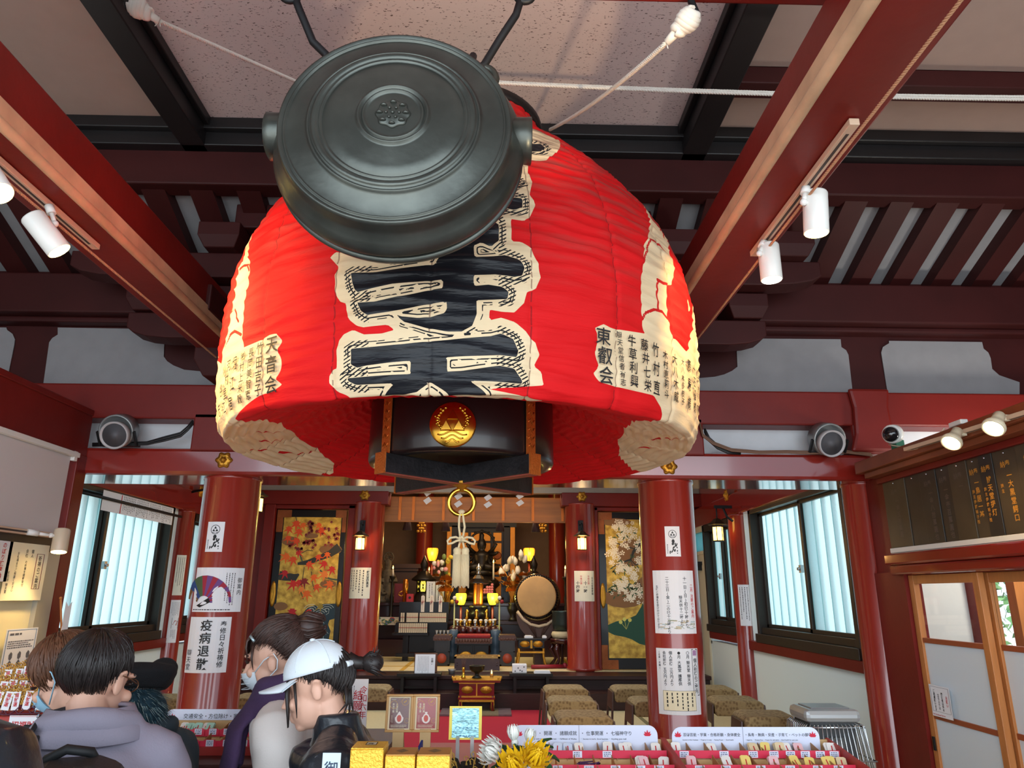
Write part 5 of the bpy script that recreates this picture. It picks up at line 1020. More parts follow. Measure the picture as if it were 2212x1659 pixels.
m.flat([(U(a),V(b))for a,b in river],fn,0,.0032);m.build('stream',flatm('paint indigo water',(30,52,62)),pt)
m=MB()
for cx,cy in((.6,.68),(.86,.68),(.75,.71),(.72,.79),(.58,.83),(.8,.86),(.62,.90),(.5,.94)):
 for r in(.05,.09,.13):strip(m,[(U(cx+r*math.cos(t_)),V(cy+r*.35*math.sin(t_)))for t_ in[PI*(1+.12*k)for k in range(1,8)]],.0022,fn,0,.0036)
 strip(m,[(U(cx+(.006+.006*k)*math.cos(k)),V(cy+(.004+.003*k)*math.sin(k)))for k in range(9)],.0018,fn,0,.0036)
m.build('water_line',flatm('paint pale line',(196,200,190)),pt)
cols=[(214,70,20),(222,96,22),(196,36,26),(176,22,30),(130,28,28),(112,20,34),(150,124,40),(226,122,46)]
big=[(.1,.09,0),(.22,.05,0),(.28,.11,0),(.10,.16,0),(.25,.18,0),(.34,.06,1),(.62,.06,1),(.66,.10,0),(.10,.30,1),(.22,.32,0),(.3,.27,2),(.5,.355,0),(.65,.30,0),(.8,.28,1),(.76,.35,2),(.9,.39,2),(.1,.42,3),(.6,.45,1),(.78,.43,7),(.88,.50,1),(.66,.52,0),(.35,.49,2),(.44,.48,4),(.5,.57,1),(.26,.50,2),(.4,.54,7),(.28,.70,3),(.2,.73,4),(.32,.78,2),(.12,.80,0),(.56,.70,2),(.66,.74,3),(.5,.75,6),(.74,.73,3),(.46,.85,3),(.28,.85,7),(.36,.87,6),(.14,.93,2),(.28,.93,0),(.42,.92,1),(.34,.985,3),(.75,.66,6)]
m=MB()
for i,(a,b,k)in enumerate(big):maple(m,U(a),V(b*.98),.094*rg.uniform(.8,1.15),rg.uniform(2.2,4.2),fn,k,.0036+.0003*i/4)
for i in range(46):
 a,b=rg.choice([(rg.uniform(.38,.98),rg.uniform(.02,.22)),(rg.uniform(.12,.6),rg.uniform(.17,.24))]);maple(m,U(a),V(b),.046*rg.uniform(.7,1.1),rg.uniform(2,4.4),fn,rg.choice((4,5,5,4)),.0062)
m.build('maple_leaves',[flatm('paint leaf %d'%i,c)for i,c in enumerate(cols)],pt)
t,pt,fn,u0,u1,v0,v1=painted_door(1.225,2.0,'gold door painted with white cherry blossom and a green mound')
pw,phh=u1-u0,v1-v0
m=MB()
for cx,cy,a,b in((.5,.25,.3,.10),(.3,.58,.4,.07),(.8,.5,.3,.08),(.2,.02,.3,.03)):m.flat([(U(cx+a*math.cos(k*.5236)),V(cy+b*math.sin(k*.5236)))for k in range(12)],fn,0,.0026)
strip(m,[(U(.95),V(.08)),(U(.72),V(.14)),(U(.60),V(.20)),(U(.52),V(.24)),(U(.46),V(.30)),(U(.30),V(.32)),(U(.1),V(.36))],[.018,.018,.02,.016,.012,.010,.004],fn,1,.003)
strip(m,[(U(.55),V(.22)),(U(.35),V(.20)),(U(.15),V(.17))],.006,fn,1,.003);strip(m,[(U(.46),V(.30)),(U(.55),V(.34)),(U(.66),V(.32))],.006,fn,1,.003)
for a,b in((.72,.14),(.45,.3),(.3,.32),(.6,.46),(.4,.45)):strip(m,[(U(a),V(b)),(U(a+.05),V(b+.05)),(U(a+.12),V(b+.06))],.004,fn,1,.003)
m.build('branch',[mk_,mb_],pt)
m=MB();m.flat([(U(a),V(b))for a,b in((0,.77),(.15,.745),(.35,.73),(.52,.70),(.62,.64),(.72,.56),(.8,.52),(1,.50),(1,.93),(.75,.92),(.55,.90),(.42,.87),(.30,.855),(.1,.84),(0,.82))],fn,0,.0032);m.build('green_mound',flatm('paint deep green',(30,74,56)),pt)
m=MB();rg=random.Random(21)
def blossom(m,u,v,r,a0,d):
 for k in range(5):
  a=a0+k*2*PI/5;m.flat([(u+r*.1*math.sin(a),v+r*.1*math.cos(a)),(u+r*.75*math.sin(a-.42),v+r*.75*math.cos(a-.42)),(u+r*math.sin(a),v+r*math.cos(a)),(u+r*.75*math.sin(a+.42),v+r*.75*math.cos(a+.42))],fn,0,d)
for(a,b,sa,sb,n)in((.3,.05,.2,.035,22),(.45,.12,.22,.04,24),(.2,.18,.18,.03,18),(.6,.20,.15,.03,14),(.15,.28,.12,.05,20),(.3,.36,.12,.03,14),(.7,.3,.15,.03,16),(.45,.40,.16,.035,26),(.25,.50,.14,.035,24),(.5,.52,.18,.04,26),(.75,.58,.14,.03,18),(.4,.58,.10,.02,10),(.85,.45,.1,.05,16)):
 for i in range(n):blossom(m,U(min(.98,max(.02,a+rg.gauss(0,sa*.6)))),V(min(.65,max(.015,b+rg.gauss(0,sb*.7)))),.028*rg.uniform(.8,1.25),rg.uniform(0,6),.004+.00001*i)
m.build('blossoms',flatm('paint blossom',(232,220,196)),pt)
m=MB()
for i in range(70):
 a,b=rg.uniform(.02,.95),rg.choice((.1,.17,.3,.38,.44,.5,.55))+rg.uniform(-.04,.04);an=rg.uniform(0,6);r=.03;u,v=U(a),V(b);m.flat([(u-r*math.cos(an),v-r*math.sin(an)),(u-r*.3*math.sin(an),v+r*.3*math.cos(an)),(u+r*math.cos(an),v+r*math.sin(an)),(u+r*.3*math.sin(an),v-r*.3*math.cos(an))],fn,0,.0045)
m.build('painted_leaves',flatm('paint leaf green',(66,86,52)),pt)
m=MB()
for a,b in((.3,.73),(.4,.735),(.23,.75)):
 m.flat([(U(a)+.022*math.cos(k*.7854),V(b)+.022*math.sin(k*.7854))for k in range(8)],fn,0,.004);strip(m,[(U(a),V(b)),(U(.33),V(.80))],.002,fn,0,.0038)
m.build('dandelions',flatm('paint yellow',(206,196,96)),pt)
# ================================================================== altar: valance, paper streamers, hanging ornaments
t=thing('wooden_valance','wide brown wooden valance with copper straps across the altar opening','valance',(-.24,8.82,2.46))
m=MB();m.box(-1.36,8.82,2.455,.86,8.85,2.76);m.box(-1.36,8.80,2.455,.86,8.82,2.475);m.build('board',mat('amber brown wood',(168,102,42),.5,var=.2,vscale=5,stretch=(.3,1,5)),t)
for x in(864,893,958,1023,1087,1151,1215):
 p=at(x,1100,8.815);m=MB();m.box(p.x-.016,8.806,2.455,p.x+.016,8.82,2.76);m.build('copper_strap',mat('bright copper strap',(206,112,46),.35,metal=.7),t)
for i,(x,y0,y1,n)in enumerate(((924,1056,1090,2),(990,1064,1097,2),(1054,1052,1098,3),(1123,1064,1094,2))):
 p=at(x,y0,8.72);q=at(x,y1,8.72);m=MB();h=(p.z-q.z)/n;fn=frame((p.x-.06,8.72,q.z),X3,Z3)
 for k in range(n):
  v=k*h;m.prism([(.05,v),(.115,v+h*.5),(.075,v+h),(.01,v+h*.5)],fn,.001*k,.001*k+.001)
 m.prism([(.055,n*h-.01),(.065,n*h-.01),(.065,2.80-q.z),(.055,2.80-q.z)],fn,0,.001)
 tag(m.build('paper_streamer',PAPER),('white zigzag paper streamer left of the brass ring','white zigzag paper streamer seen through the brass ring','long white zigzag paper streamer right of the brass ring','white zigzag paper streamer farthest right')[i],'paper streamer','zigzag paper streamers')
for i,(x,y)in enumerate(((880,1134),(963,1136),(1080,1137),(1157,1138))):
 p=at(x,y,9.0);m=MB();m.lathe([(.012,.12),(.03,.07),(.035,.04),(.055,-.065),(.0001,-.065)],p,18,0,None,True,9,.08);tag(m.build('hanging_tassel',mat('dark purple silk',(46,24,30),.7)),'dark purple silk tassel under the valance, %s from the left'%('first','second','third','fourth')[i],'tassel','dark tassels under the valance')
for i,(x,y)in enumerate(((910,1140),(1172,1140))):
 p=at(x,y,9.3);m=MB()
 for k in range(4):
  for s_ in(-1,1):m.ball(p+Vector((s_*.02*(1+(k%2)),0,.06-k*.035)),(.022,.008,.016),8)
  m.ball(p+Vector((0,0,.06-k*.035)),(.016,.01,.02),8)
 m.cyl(p+Vector((0,0,.06)),p+Vector((0,0,.2)),.008,n=8);tag(m.build('gilt_pendant',GOLDM),'openwork gilt pendant hanging %s'%('left of the altar lamps' if i==0 else 'right above the drum'),'ornament','gilt pendants')
 # shrine doors
t=thing('golden_shrine','black and gold panelled shrine doors at the back of the altar','shrine',(-.2,11.5,.8))
a,b=at(969,1136,11.45),at(1112,1350,11.45);x0,x1,z1=a.x,b.x,a.z;m=MB()
m.box(x0,11.48,.8,x1,11.55,z1);m.box(x0-.02,11.40,z1-.02,x1+.02,11.5,z1+.12)
for x in(x0+.10,x1-.13):m.box(x-.045,11.40,.8,x+.045,11.5,z1)
m.build('cabinet_frame',BLACKL,t)
GP=mat('gilt door panel',(206,132,40),.4,metal=.5,var=.12)
xa,xb=x0+.16,x1-.19;nd=4;dw=(xb-xa)/nd
for k in range(nd):
 xk=xa+dw*k;m=MB();m.box(xk,11.44,.9,xk+dw,11.47,z1-.06);d_=m.build('door',BLACKL,t)
 m=MB();z=z1-.10
 for hh in(.13,.32,.13,.07,.30,.13):m.box(xk+.022,11.432,z-hh,xk+dw-.022,11.44,z);z-=hh+.03
 m.build('gilt_panel',GP,d_,bevel=.004)
 m=MB();c=Vector((xk+dw/2,11.43,z1-.10-.13-.03-.19));m.lathe([(.065,0),(.065,.004),(.05,.008),(.03,.006),(.0001,.009)],c,24,0,Matrix(((1,0,0),(0,0,-1),(0,1,0))));m.build('round_crest',COPPER,d_)
m=MB()
for x in(x0+.02,x1-.04):m.box(x-.035,11.39,.9,x+.035,11.41,z1-.02)
m.build('gilt_border',GP,t)
# dark statue before the doors
sc_=at(1040,1215,10.9);t=thing('seated_statue','dark bronze seated deity statue with round halo before the golden doors','statue',(sc_.x,10.9,.9));DB=mat('dark statue bronze',(40,34,30),.4,metal=.5,var=.3)
m=MB();z0=sc_.z-.10;cx=sc_.x
m.lathe([(.17,-.10),(.20,-.06),(.19,-.02),(.12,0),(.10,.08),(.115,.18),(.12,.22),(.06,.26),(.045,.28),(.06,.31),(.07,.36),(.055,.41),(.03,.45),(.035,.50),(.01,.54)],(cx,10.9,z0),24)
for s_ in(-1,1):
 m.tube([(cx+s_*.05,10.9,z0+.02),(cx+s_*.20,10.80,z0+.02),(cx+s_*.04,10.74,z0+.03)],[.07,.065,.05],10)
 for k,(dx,dz)in enumerate(((.20,.12),(.24,.24),(.22,.36),(.15,.06))):m.tube([(cx+s_*.09,10.9,z0+.22),(cx+s_*dx*.8,10.86,z0+dz*.7+.05),(cx+s_*dx,10.80,z0+dz)],[.03,.026,.018],8)
m.build('figure',DB,t)
m=MB();m.tube([(cx+.19*math.cos(a_),10.97,z0+.36+.19*math.sin(a_))for a_ in[2*PI*k/28 for k in range(28)]],.016,8,closed=True)
for k in range(12):a_=2*PI*k/12;m.ball((cx+.205*math.cos(a_),10.97,z0+.36+.205*math.sin(a_)),.02,8)
m.build('halo',DB,t)
m=MB();m.lathe([(.30,-.46),(.32,-.40),(.22,-.36),(.20,-.28),(.26,-.22),(.24,-.16),(.17,-.10)],(cx,10.9,z0),24,0,None,True,10,.06);m.box(cx-.33,10.62,1.502,cx+.33,11.2,z0-.45);m.build('pedestal',DB,t)
# dark altar steps, left and right
STEP=mat('deep maroon lacquer',(46,18,20),.3,coat=.3)
t=thing('altar_shelf','long stepped maroon altar shelf behind the offerings','altar',(-.2,10.6,.8));m=MB()
m.box(-2.05,10.35,.8,1.7,11.3,1.02);m.box(-2.05,10.5,1.02,1.7,11.3,1.22);m.box(-2.1,10.36,1.22,1.75,11.3,1.27);m.box(-2.05,10.55,1.27,1.7,11.3,1.46);m.box(-2.1,10.48,1.46,1.75,11.3,1.50);m.build('steps',STEP,t,bevel=.006)
m=MB();rg=random.Random(8)
p0,p1=at(812,1350,10.34),at(862,1333,10.34);m.box(p0 .x-.1,10.33,p0 .z,p1 .x+.06,10.345,p1 .z,0);f=frame((p0 .x-.1,10.33,p0 .z),X3,Z3);W_=p1 .x+.16-p0 .x;H_=p1 .z-p0 .z
for i in range(16):
 u,v=rg.uniform(.03,W_-.05),rg.uniform(.02,H_-.02);mi=rg.choice((1,2,3,4))
 m.tube([f(u+.035*math.cos(k*.8)*(1-k*.08),min(H_,max(0,v+.02*math.sin(k*.8))),.004)for k in range(7)],.008,6,mi)
m.build('carved_panel',[mat('panel white',(196,190,180),.6),mat('panel blue',(70,100,150),.6),mat('panel green',(70,120,80),.6),mat('panel red',(170,60,50),.6),mat('panel cream',(214,200,160),.6)],t)
# lamps
ORL=glow('orange paper lamp',(255,150,30),2.6);YEL=glow('yellow paper lamp',(240,226,40),3.0)
def paper_lamp(px,py,Y,r,h,mt,lb,zbase,grp,pw,col):
 c=at(px,py,Y);t=thing('paper_lamp',lb,'lamp',(c.x,Y,zbase),grp)
 m=MB();m.lathe([(r*.55,-h*.5),(r*.8,-h*.25),(r*1.0,h*.15),(r*1.02,h*.38),(r*.9,h*.5)],c,24);m.build('lamp_shade',mt,t)
 m=MB()
 for k in range(6):
  a=2*PI*(k+.5)/6;m.tube([c+Vector((rr*1.02*math.cos(a),rr*1.02*math.sin(a),z))for rr,z in((r*.55,-h*.5),(r*.8,-h*.25),(r*1.0,h*.15),(r*1.02,h*.38),(r*.9,h*.5))],r*.035,5)
 m.lathe([(r*.4,-h*.62),(r*.62,-h*.55),(r*.62,-h*.5),(r*.3,-h*.48)],c,16);m.build('lamp_ribs',BROWND,t)
 m=MB();m.tube([(c.x,Y,c.z-h*.6),(c.x,Y,zbase+.03)],.016,10);m.lathe([(.07,0),(.07,.02),(.02,.04)],(c.x,Y,zbase),16);m.build('lamp_stand',mat('red lacquer stand',(120,40,30),.35),t)
 point('lamp_glow',tuple(c+Vector((0,-r*1.5,0))),pw,col,r*.5);return t
paper_lamp(934,1198,10.86,.082,.185,ORL,'tall orange paper lamp left of the shrine doors',1.50,'orange paper lamps',3,(1,.6,.2));paper_lamp(1143,1198,10.86,.082,.185,ORL,'tall orange paper lamp right above the drum',1.50,'orange paper lamps',3,(1,.6,.2))
paper_lamp(996,1294,10.13,.072,.15,YEL,'bright yellow paper lamp left of the copper reliquary',.80,'yellow paper lamps',2,(1,.95,.3));paper_lamp(1064,1294,10.13,.072,.15,YEL,'bright yellow paper lamp right of the copper reliquary',.80,'yellow paper lamps',2,(1,.95,.3))
for x,lb,side in((915,'black bronze lantern with lit lattice left of the offerings',0),(1153,'black bronze lantern hidden behind the drum',1)):
 c=at(x,1267,10.6);t=thing('bronze_lantern',lb,'lantern',(c.x,10.6,1.50),'bronze altar lanterns')
 m=MB();m.lathe([(.19,1.50-c.z),(.18,1.54-c.z),(.12,-.12),(.10,-.075),(.11,-.07),(.0001,-.068)],c,24);m.lathe([(.10,.07),(.17,.085),(.16,.11),(.09,.17),(.05,.21),(.03,.22),(.045,.26),(.055,.31),(.03,.37),(.0001,.44)],c,20,lobes=6,amp=.05);m.build('lantern_body',DB,t)
 m=MB();m.lathe([(.085,-.07),(.085,.07)],c,6,sm=False);m.build('lit_lattice',glow('lattice glow',(255,226,80),2.2),t)
 m=MB()
 for k in range(6):
  a=2*PI*k/6;m.cyl(c+Vector((.09*math.cos(a),.09*math.sin(a),-.075)),c+Vector((.09*math.cos(a),.09*math.sin(a),.075)),.012,n=6)
  for j in range(4):b0=a+PI/6;tx=Vector((-math.sin(b0),math.cos(b0),0));cc=c+Vector((.079*math.cos(b0),.079*math.sin(b0),0));m.tube([cc+tx*(-.035+.023*j)+Vector((0,0,-.07)),cc+tx*(.035-.023*j)+Vector((0,0,.07))],.004,5)
 m.build('lattice',DB,t)
def candle(px,pt_,pb,zb,Y,lb,rr=.011,stand=True):
 c=at(px,pt_,Y);q=at(px,pb,Y);t=thing('candle',lb,'candle',(c.x,Y,zb),'lit candles')
 m=MB();m.cyl(q,c,rr*1.3,rr,12);m.build('wax',mat('white wax',(226,216,200),.5),t)
 m=MB();m.lathe([(.003,0),(.009,.012),(.006,.03),(.0001,.05)],c+Vector((0,0,.006)),10);m.build('flame',glow('candle flame',(255,200,80),14),t)
 m=MB();hz=q.z-zb;m.lathe([(.055,0),(.05,hz*.06),(.02,hz*.1),(.025,hz*.3),(.014,hz*.36),(.03,hz*.5),(.014,hz*.62),(.022,hz*.8),(.012,hz*.88),(.045,hz*.97),(.045,hz)],(c.x,Y,zb),18);m.build('candlestick',DB,t)
candle(849,1230,1244,1.27,10.42,'lit candle on a tall dark candlestick left beside the column');candle(1221,1230,1246,1.27,10.42,'lit candle on a tall dark candlestick right beside the column');candle(1066,1217,1252,1.502,10.62,'lit tall candle right of the statue');candle(927,1233,1241,1.50,10.95,'small lit candle left beneath the orange lamp');candle(1148,1233,1241,1.50,10.97,'small lit candle under the right orange lamp')
# little guardian figures at the far left
for i,(x,y,Y,s)in enumerate(((818,1240,11.12,.9),(838,1225,10.80,1.0),(822,1285,10.62,.6))):
 c=at(x,y,Y);t=thing('small_statue',('dim grey statue at the left edge of the altar','dim statue with a wheel shaped halo left of the candle','squat grey statue low behind the candle')[i],'statue',(c.x,Y,1.5),'small altar statues');zb=1.5 if i<2 else 1.5
 GS=mat('grey weathered statue',(84,76,66),.7,var=.4,vscale=25,bump=.4,bscale=40);m=MB();h=max(.25,c.z-zb+.12)
 m.lathe([(.12*s,0),(.13*s,h*.1),(.09*s,h*.18),(.10*s,h*.35),(.085*s,h*.55),(.09*s,h*.68),(.04*s,h*.76),(.05*s,h*.85),(.045*s,h*.95),(.0001,h)],(c.x,Y,zb),16,lobes=5,amp=.09)
 for s_ in(-1,1):m.tube([(c.x+s_*.07*s,Y,zb+h*.66),(c.x+s_*.13*s,Y-.03,zb+h*.48),(c.x+s_*.04*s,Y-.09,zb+h*.5)],.03*s,8)
 m.build('figure',GS,t)
 if i==1:
  m=MB();m.tube([(c.x+.07*math.cos(a_),Y+.03,zb+h+.02+.07*math.sin(a_))for a_ in[2*PI*k/20 for k in range(20)]],.01,6,closed=True)
  for k in range(8):a_=2*PI*k/8;m.cyl((c.x,Y+.03,zb+h+.02),(c.x+.085*math.cos(a_),Y+.03,zb+h+.02+.085*math.sin(a_)),.006,n=5)
  m.build('wheel_halo',GS,t)
c=at(866,1280,10.52);m=MB();m.box(c.x-.09,10.5,1.50,c.x+.09,10.62,c.z+.12);m.box(c.x-.07,10.495,1.53,c.x+.07,10.5,c.z+.09);tag(m.build('maroon_box',mat('maroon box',(104,26,36),.4),bevel=.004),'maroon lacquer box beside the left candlestick','box')
c=at(876,1267,10.3);t=thing('copper_flask','polished copper cylinder with handle left of the bronze lantern','vessel',(c.x,10.3,1.27));m=MB();m.lathe([(.05,1.27-c.z),(.042,1.3-c.z),(.03,-.1),(.036,-.09),(.036,.09),(.03,.1),(.0001,.1)],c,20);m.build('body',mat('polished copper',(214,140,60),.25,metal=1),t);m=MB();m.tube([(c.x-.036,10.3,c.z-.06),(c.x-.08,10.3,c.z-.08),(c.x-.09,10.3,c.z-.11),(c.x-.05,10.3,c.z-.13),(c.x-.02,10.3,c.z-.10)],.008,8);m.build('handle',GOLDM,t)
c=at(886,1291,10.25);m=MB();m.box(c.x-.045,10.2,1.27,c.x+.045,10.3,c.z+.05);m.cyl((c.x,10.198,c.z),(c.x,10.203,c.z),.018,n=12,m=1);tag(m.build('red_box',[mat('bright red box',(168,30,36),.4),BLACKL]),'small bright red box with a round hole beside the bronze lantern','box')
c=at(872,1228,11.2);m=MB();m.box(c.x-.18,11.05,1.5,c.x+.22,11.35,c.z);m.box(c.x-.24,11.0,c.z,c.x+.28,11.4,c.z+.06);m.box(c.x-.20,11.02,c.z-.04,c.x+.24,11.38,c.z);tag(m.build('dark_cabinet',mat('dim brown cabinet',(62,40,34),.5)),'dim brown cabinet in the shadow behind the left candle','cabinet')
for i,x in enumerate((930,950)):
 a,b=at(x-8,1256,10.3),at(x+9,1300,10.3);fn=frame((a.x,10.3,b.z),X3,Z3);w,h=b.x-a.x,a.z-b.z
 paper('prayer_board','white prayer board behind the tablets, %s of the two'%('left' if i==0 else 'right'),'prayer board',[('lettering',INK,lambda m,fn=fn,w=w,h=h:m.lines(w*.2,h*.15,w*.8,h*.9,2,fn,0,D1,True,.25))],fn,w,h,group='white prayer boards')
 # black tiered rack with wooden tags
a,b=at(864,1300,9.95),at(968,1372,9.95);t=thing('tablet_rack','black stepped rack holding rows of small wooden tags','rack',(a.x+.3,9.9,.8));m=MB()
xa,xb=a.x,b.x;r1t,r1b,r2b=at(900,1324,9.7).z,at(900,1344,9.7).z,at(900,1367,9.55).z
m.box(xa,9.9,r1b,xb,9.95,a.z);m.box(xa-.01,9.70,r1b-.03,xb,9.95,r1b-.005);m.box(xa-.03,9.55,r2b-.03,xa+.42,9.95,r2b-.005);m.box(xa-.02,9.72,r2b,xa+.42,9.76,r1b-.03);m.box(xa+.42,9.72,r2b-.2,xb,9.78,r1b-.02)
m.build('shelves',BLACKL,t)
m=MB();
for x in(xa+.12,xb-.1):m.box(x-.035,9.75,.8,x+.035,9.85,r2b-.02)
m.box(xa+.02,9.60,.86,xb-.02,9.64,.90);m.box(xa+.16,9.80,.9,xb-.14,9.82,r2b-.03,0);m.build('legs',BLACKL,t)
TAGM=mat('pale wooden tag',(222,206,176),.6);TAGR=mat('red string',(170,60,50),.6)
def tagset(x0,x1,n,zt,zb,Y,lb):
 w=(x1-x0)/n
 for k in range(n):
  if not tagset.p:
   r_=thing('wooden_tag',lb,'wooden tag',(0,0,0),'rows of small wooden tags');m=MB();m.box(-w*.44,-.004,0,w*.44,.004,zt-zb);m.build('tag_board',TAGM,r_);m=MB();f=frame((-w*.44,-.004,0),X3,Z3);m.lines(w*.25,(zt-zb)*.15,w*.65,(zt-zb)*.9,1,f,0,.0006,True,.35);m.build('inscription',INK,r_);m=MB();m.box(-w*.5,-.0065,(zt-zb)*.5,w*.5,-.0045,(zt-zb)*.56);m.build('cord',TAGR,r_);tagset.p=r_;o=r_
  else:o=dup(tagset.p,(0,0,0),lb)
  o.location=(x0+w*(k+.5),Y,zb)
tagset.p=None
X_=lambda px,Y:at(px,1335,Y).x
tagset(X_(906,9.72),X_(964,9.72),15,r1t,r1b,9.72,'pale wooden tag in the long upper row of the black rack');tagset(X_(878,9.72),X_(903,9.72),7,r1t,r1b,9.72,'pale wooden tag in the middle block of the upper row');tagset(X_(865,9.72),X_(874,9.72),2,r1t,r1b,9.72,'pale wooden tag in the short left block of the upper row');tagset(X_(862,9.57),X_(924,9.57),14,at(890,1347,9.57).z,r2b,9.57,'pale wooden tag in the lower row of the black rack')
for i,x in enumerate((914,933,952)):
 p,q=at(x,1286,9.86),at(x,1322,9.86);w=.045;fn=frame((p.x-w/2,9.86,q.z),X3,Z3);h=p.z-q.z;t=thing('prayer_tablet','tall white prayer tablet on the black rack, %s of three'%('left','middle','right')[i],'prayer tablet',(p.x,9.86,q.z),'tall prayer tablets')
 m=MB();m.prism([(0,0),(w,0),(w,h*.95),(w/2,h),(0,h*.95)],fn,-.01,0);m.build('board',mat('white tablet wood',(232,220,208),.6),t);m=MB();m.lines(w*.3,h*.1,w*.7,h*.9,1,fn,0,.001,True,.3);m.build('inscription',INK,t);m=MB();m.tube([fn(w*.1,h*.62,.004),fn(w*.5,h*.55,.006),fn(w*.9,h*.64,.004),fn(w*.5,h*.7,.006),fn(w*.2,h*.45,.004)],.003,5);m.build('red_knot',TAGR,t)
 # copper reliquary
c=at(1033,1285,10.17);t=thing('reliquary','small copper pagoda reliquary with black roof at the altar centre','reliquary',(c.x,10.17,.8));COP=mat('glowing copper',(206,116,56),.3,metal=.9)
m=MB();m.lathe([(.07,-.13),(.066,-.11),(.066,.13),(.07,.14)],c,28);m.build('cylinder_body',COP,t)
m=MB();m.lathe([(.10,.14),(.145,.15),(.14,.165),(.075,.215),(.045,.26),(.02,.27)],c,6,sm=False);m.build('roof',BLACKL,t);m=MB();m.lathe([(.02,.265),(.03,.285),(.015,.30),(.03,.325),(.034,.35),(.015,.39),(.0001,.42)],c,16);m.build('finial',STEEL,t)
m=MB();m.lathe([(.15,.8-c.z),(.15,.9-c.z),(.13,.92-c.z),(.12,-.32),(.14,-.30),(.14,-.24),(.11,-.22),(.13,-.17),(.13,-.15),(.09,-.13)],c,24);m.build('tiered_base',BLACKL,t)
# flower arrangements and gilt lotus
GF=mat('gilt lotus leaf',(188,126,48),.38,metal=.8,var=.2)
def lotus_leaf(m,c,r,tilt=.5,mi=0):
 M=Vector((0,-1,tilt)).to_track_quat('Z','Y').to_matrix();n=26;vs=[Vector(c)]
 for k in range(n+1):a=-PI*.05+PI*1.1*k/n;rr=r*(1+.07*math.cos(k*PI));vs.append(Vector(c)+M@Vector((rr*math.cos(a),rr*math.sin(a)*.9,.01*math.cos(k*PI)*1.5)))
 m.add(vs,[(0,i+1,i+2)for i in range(n)],mi)
def vase_flowers(px,white,lb):
 b=at(px,1290,10.2);t=thing('altar_bouquet',lb,'flowers',(b.x,10.2,1.27),'altar bouquets');rg=random.Random(px)
 m=MB();m.lathe([(.06,0),(.05,.03),(.03,.06),(.06,.12),(.075,.17),(.05,.21),(.07,.24)],(b.x,10.2,1.27),20,0);m.build('vase',DB,t)
 m=MB()
 for(dx,y,r)in((0,1272,.10),(0,1248,.085),(-.08,1258,.06),(.08,1256,.06),(.14,1238,.06),(-.14,1240,.05)):q=at(px,y,10.15);lotus_leaf(m,(b.x+dx,10.13,q.z-.03),r)
 for k in range(9):m.tube([(b.x+rg.uniform(-.02,.02),10.2,1.48),(b.x+rg.uniform(-.12,.12),10.2,1.68),(b.x+rg.uniform(-.22,.22),10.2,rg.uniform(1.75,2.05))],.005,5)
 m.build('gilt_lotus',GF,t)
 m=MB();q0=at(px,1222,10.2)
 if white:
  for k in range(17):
   c=Vector((b.x+rg.uniform(-.17,.17),10.2+rg.uniform(-.06,.06),q0 .z+rg.uniform(-.17,.17)));m.lathe([(.004,-.05),(.03,-.03),(.038,0),(.028,.035),(.008,.065),(.001,.07)],c,8,k%2,Matrix.Rotation(rg.uniform(-.5,.5),3,'Y'))
  m.build('white_lotus',[mat('white lotus',(232,226,216),.5),mat('cream lotus',(214,200,176),.5)],t)
 else:
  for k in range(26):
   c=Vector((b.x+rg.uniform(-.19,.14),10.2+rg.uniform(-.08,.08),q0 .z+rg.uniform(-.13,.15)));m.ball(c,(rg.uniform(.02,.04),.02,rg.uniform(.02,.045)),8,k%4)
  m.build('mixed_blooms',[mat('white bloom',(232,226,220),.6),mat('pink bloom',(222,150,150),.6),mat('leaf bloom',(110,130,70),.6),mat('yellow bloom',(220,190,60),.6)],t)
vase_flowers(963,False,'gilt lotus vase with white and pink flowers left of the statue');vase_flowers(1108,True,'gilt lotus vase with a mass of white lotus buds right of the statue')
c=at(1063,1272,10.44);t=thing('pink_offering','pyramid of pink sweets right of the copper reliquary','sweets',(c.x,10.43,1.272));m=MB()
for r_,n in((0,5),(1,4),(2,3),(3,1)):
 for k in range(n):m.ball((c.x-.034*(n-1)/1+.068*k*.5*2*.5*2*.5 if n>1 else c.x,10.43,c.z-.05+.035*r_),.021,10)
m.build('sweets',mat('pink sweet',(222,130,140),.5),t)['kind']='stuff';m=MB();m.lathe([(.06,0),(.05,.03),(.02,.05),(.02,c.z-.10-1.272),(.08,c.z-.075-1.272),(.08,c.z-.07-1.272)],(c.x,10.43,1.272),18);m.build('stand',BLACKL,t)
# lotus table with cups, red cushion desk
c=at(1027,1360,9.73);t=thing('lotus_table','round maroon table carved as lotus petals carrying cups','table',(c.x,9.73,.8));ML=mat('maroon carved lacquer',(62,22,22),.2,coat=.6)
m=MB();m.lathe([(.12,.8-c.z),(.13,-.10),(.20,-.06),(.28,-.05),(.30,.0),(.31,.045),(.0001,.05)],c,32);m.build('table_body',ML,t)
m=MB()
for k in range(18):
 a=2*PI*k/18;m.ball(c+Vector((.30*math.cos(a),.30*math.sin(a),-.005)),(.05,.05,.055),10)
m.build('lotus_petals',ML,t)
rg=random.Random(3)
for k in range(11):
 a=PI+PI*(k+.5)/11;p=c+Vector((.25*math.cos(a),.22*math.sin(a),.05));m=MB();m.lathe([(.018,0),(.012,.012),(.018,.03),(.026,.065),(.022,.065),(.0001,.055)],p,14,0);m.ball(p+Vector((0,0,.07)),(.024,.024,.014),8,1)
 tag(m.build('offering_cup',[STEEL if k%2 else GOLD,mat('white rice heap',(232,228,220),.7)]),'small %s cup heaped with white on the lotus table'%('silver' if k%2 else 'gold'),'cup','cups on the lotus table')
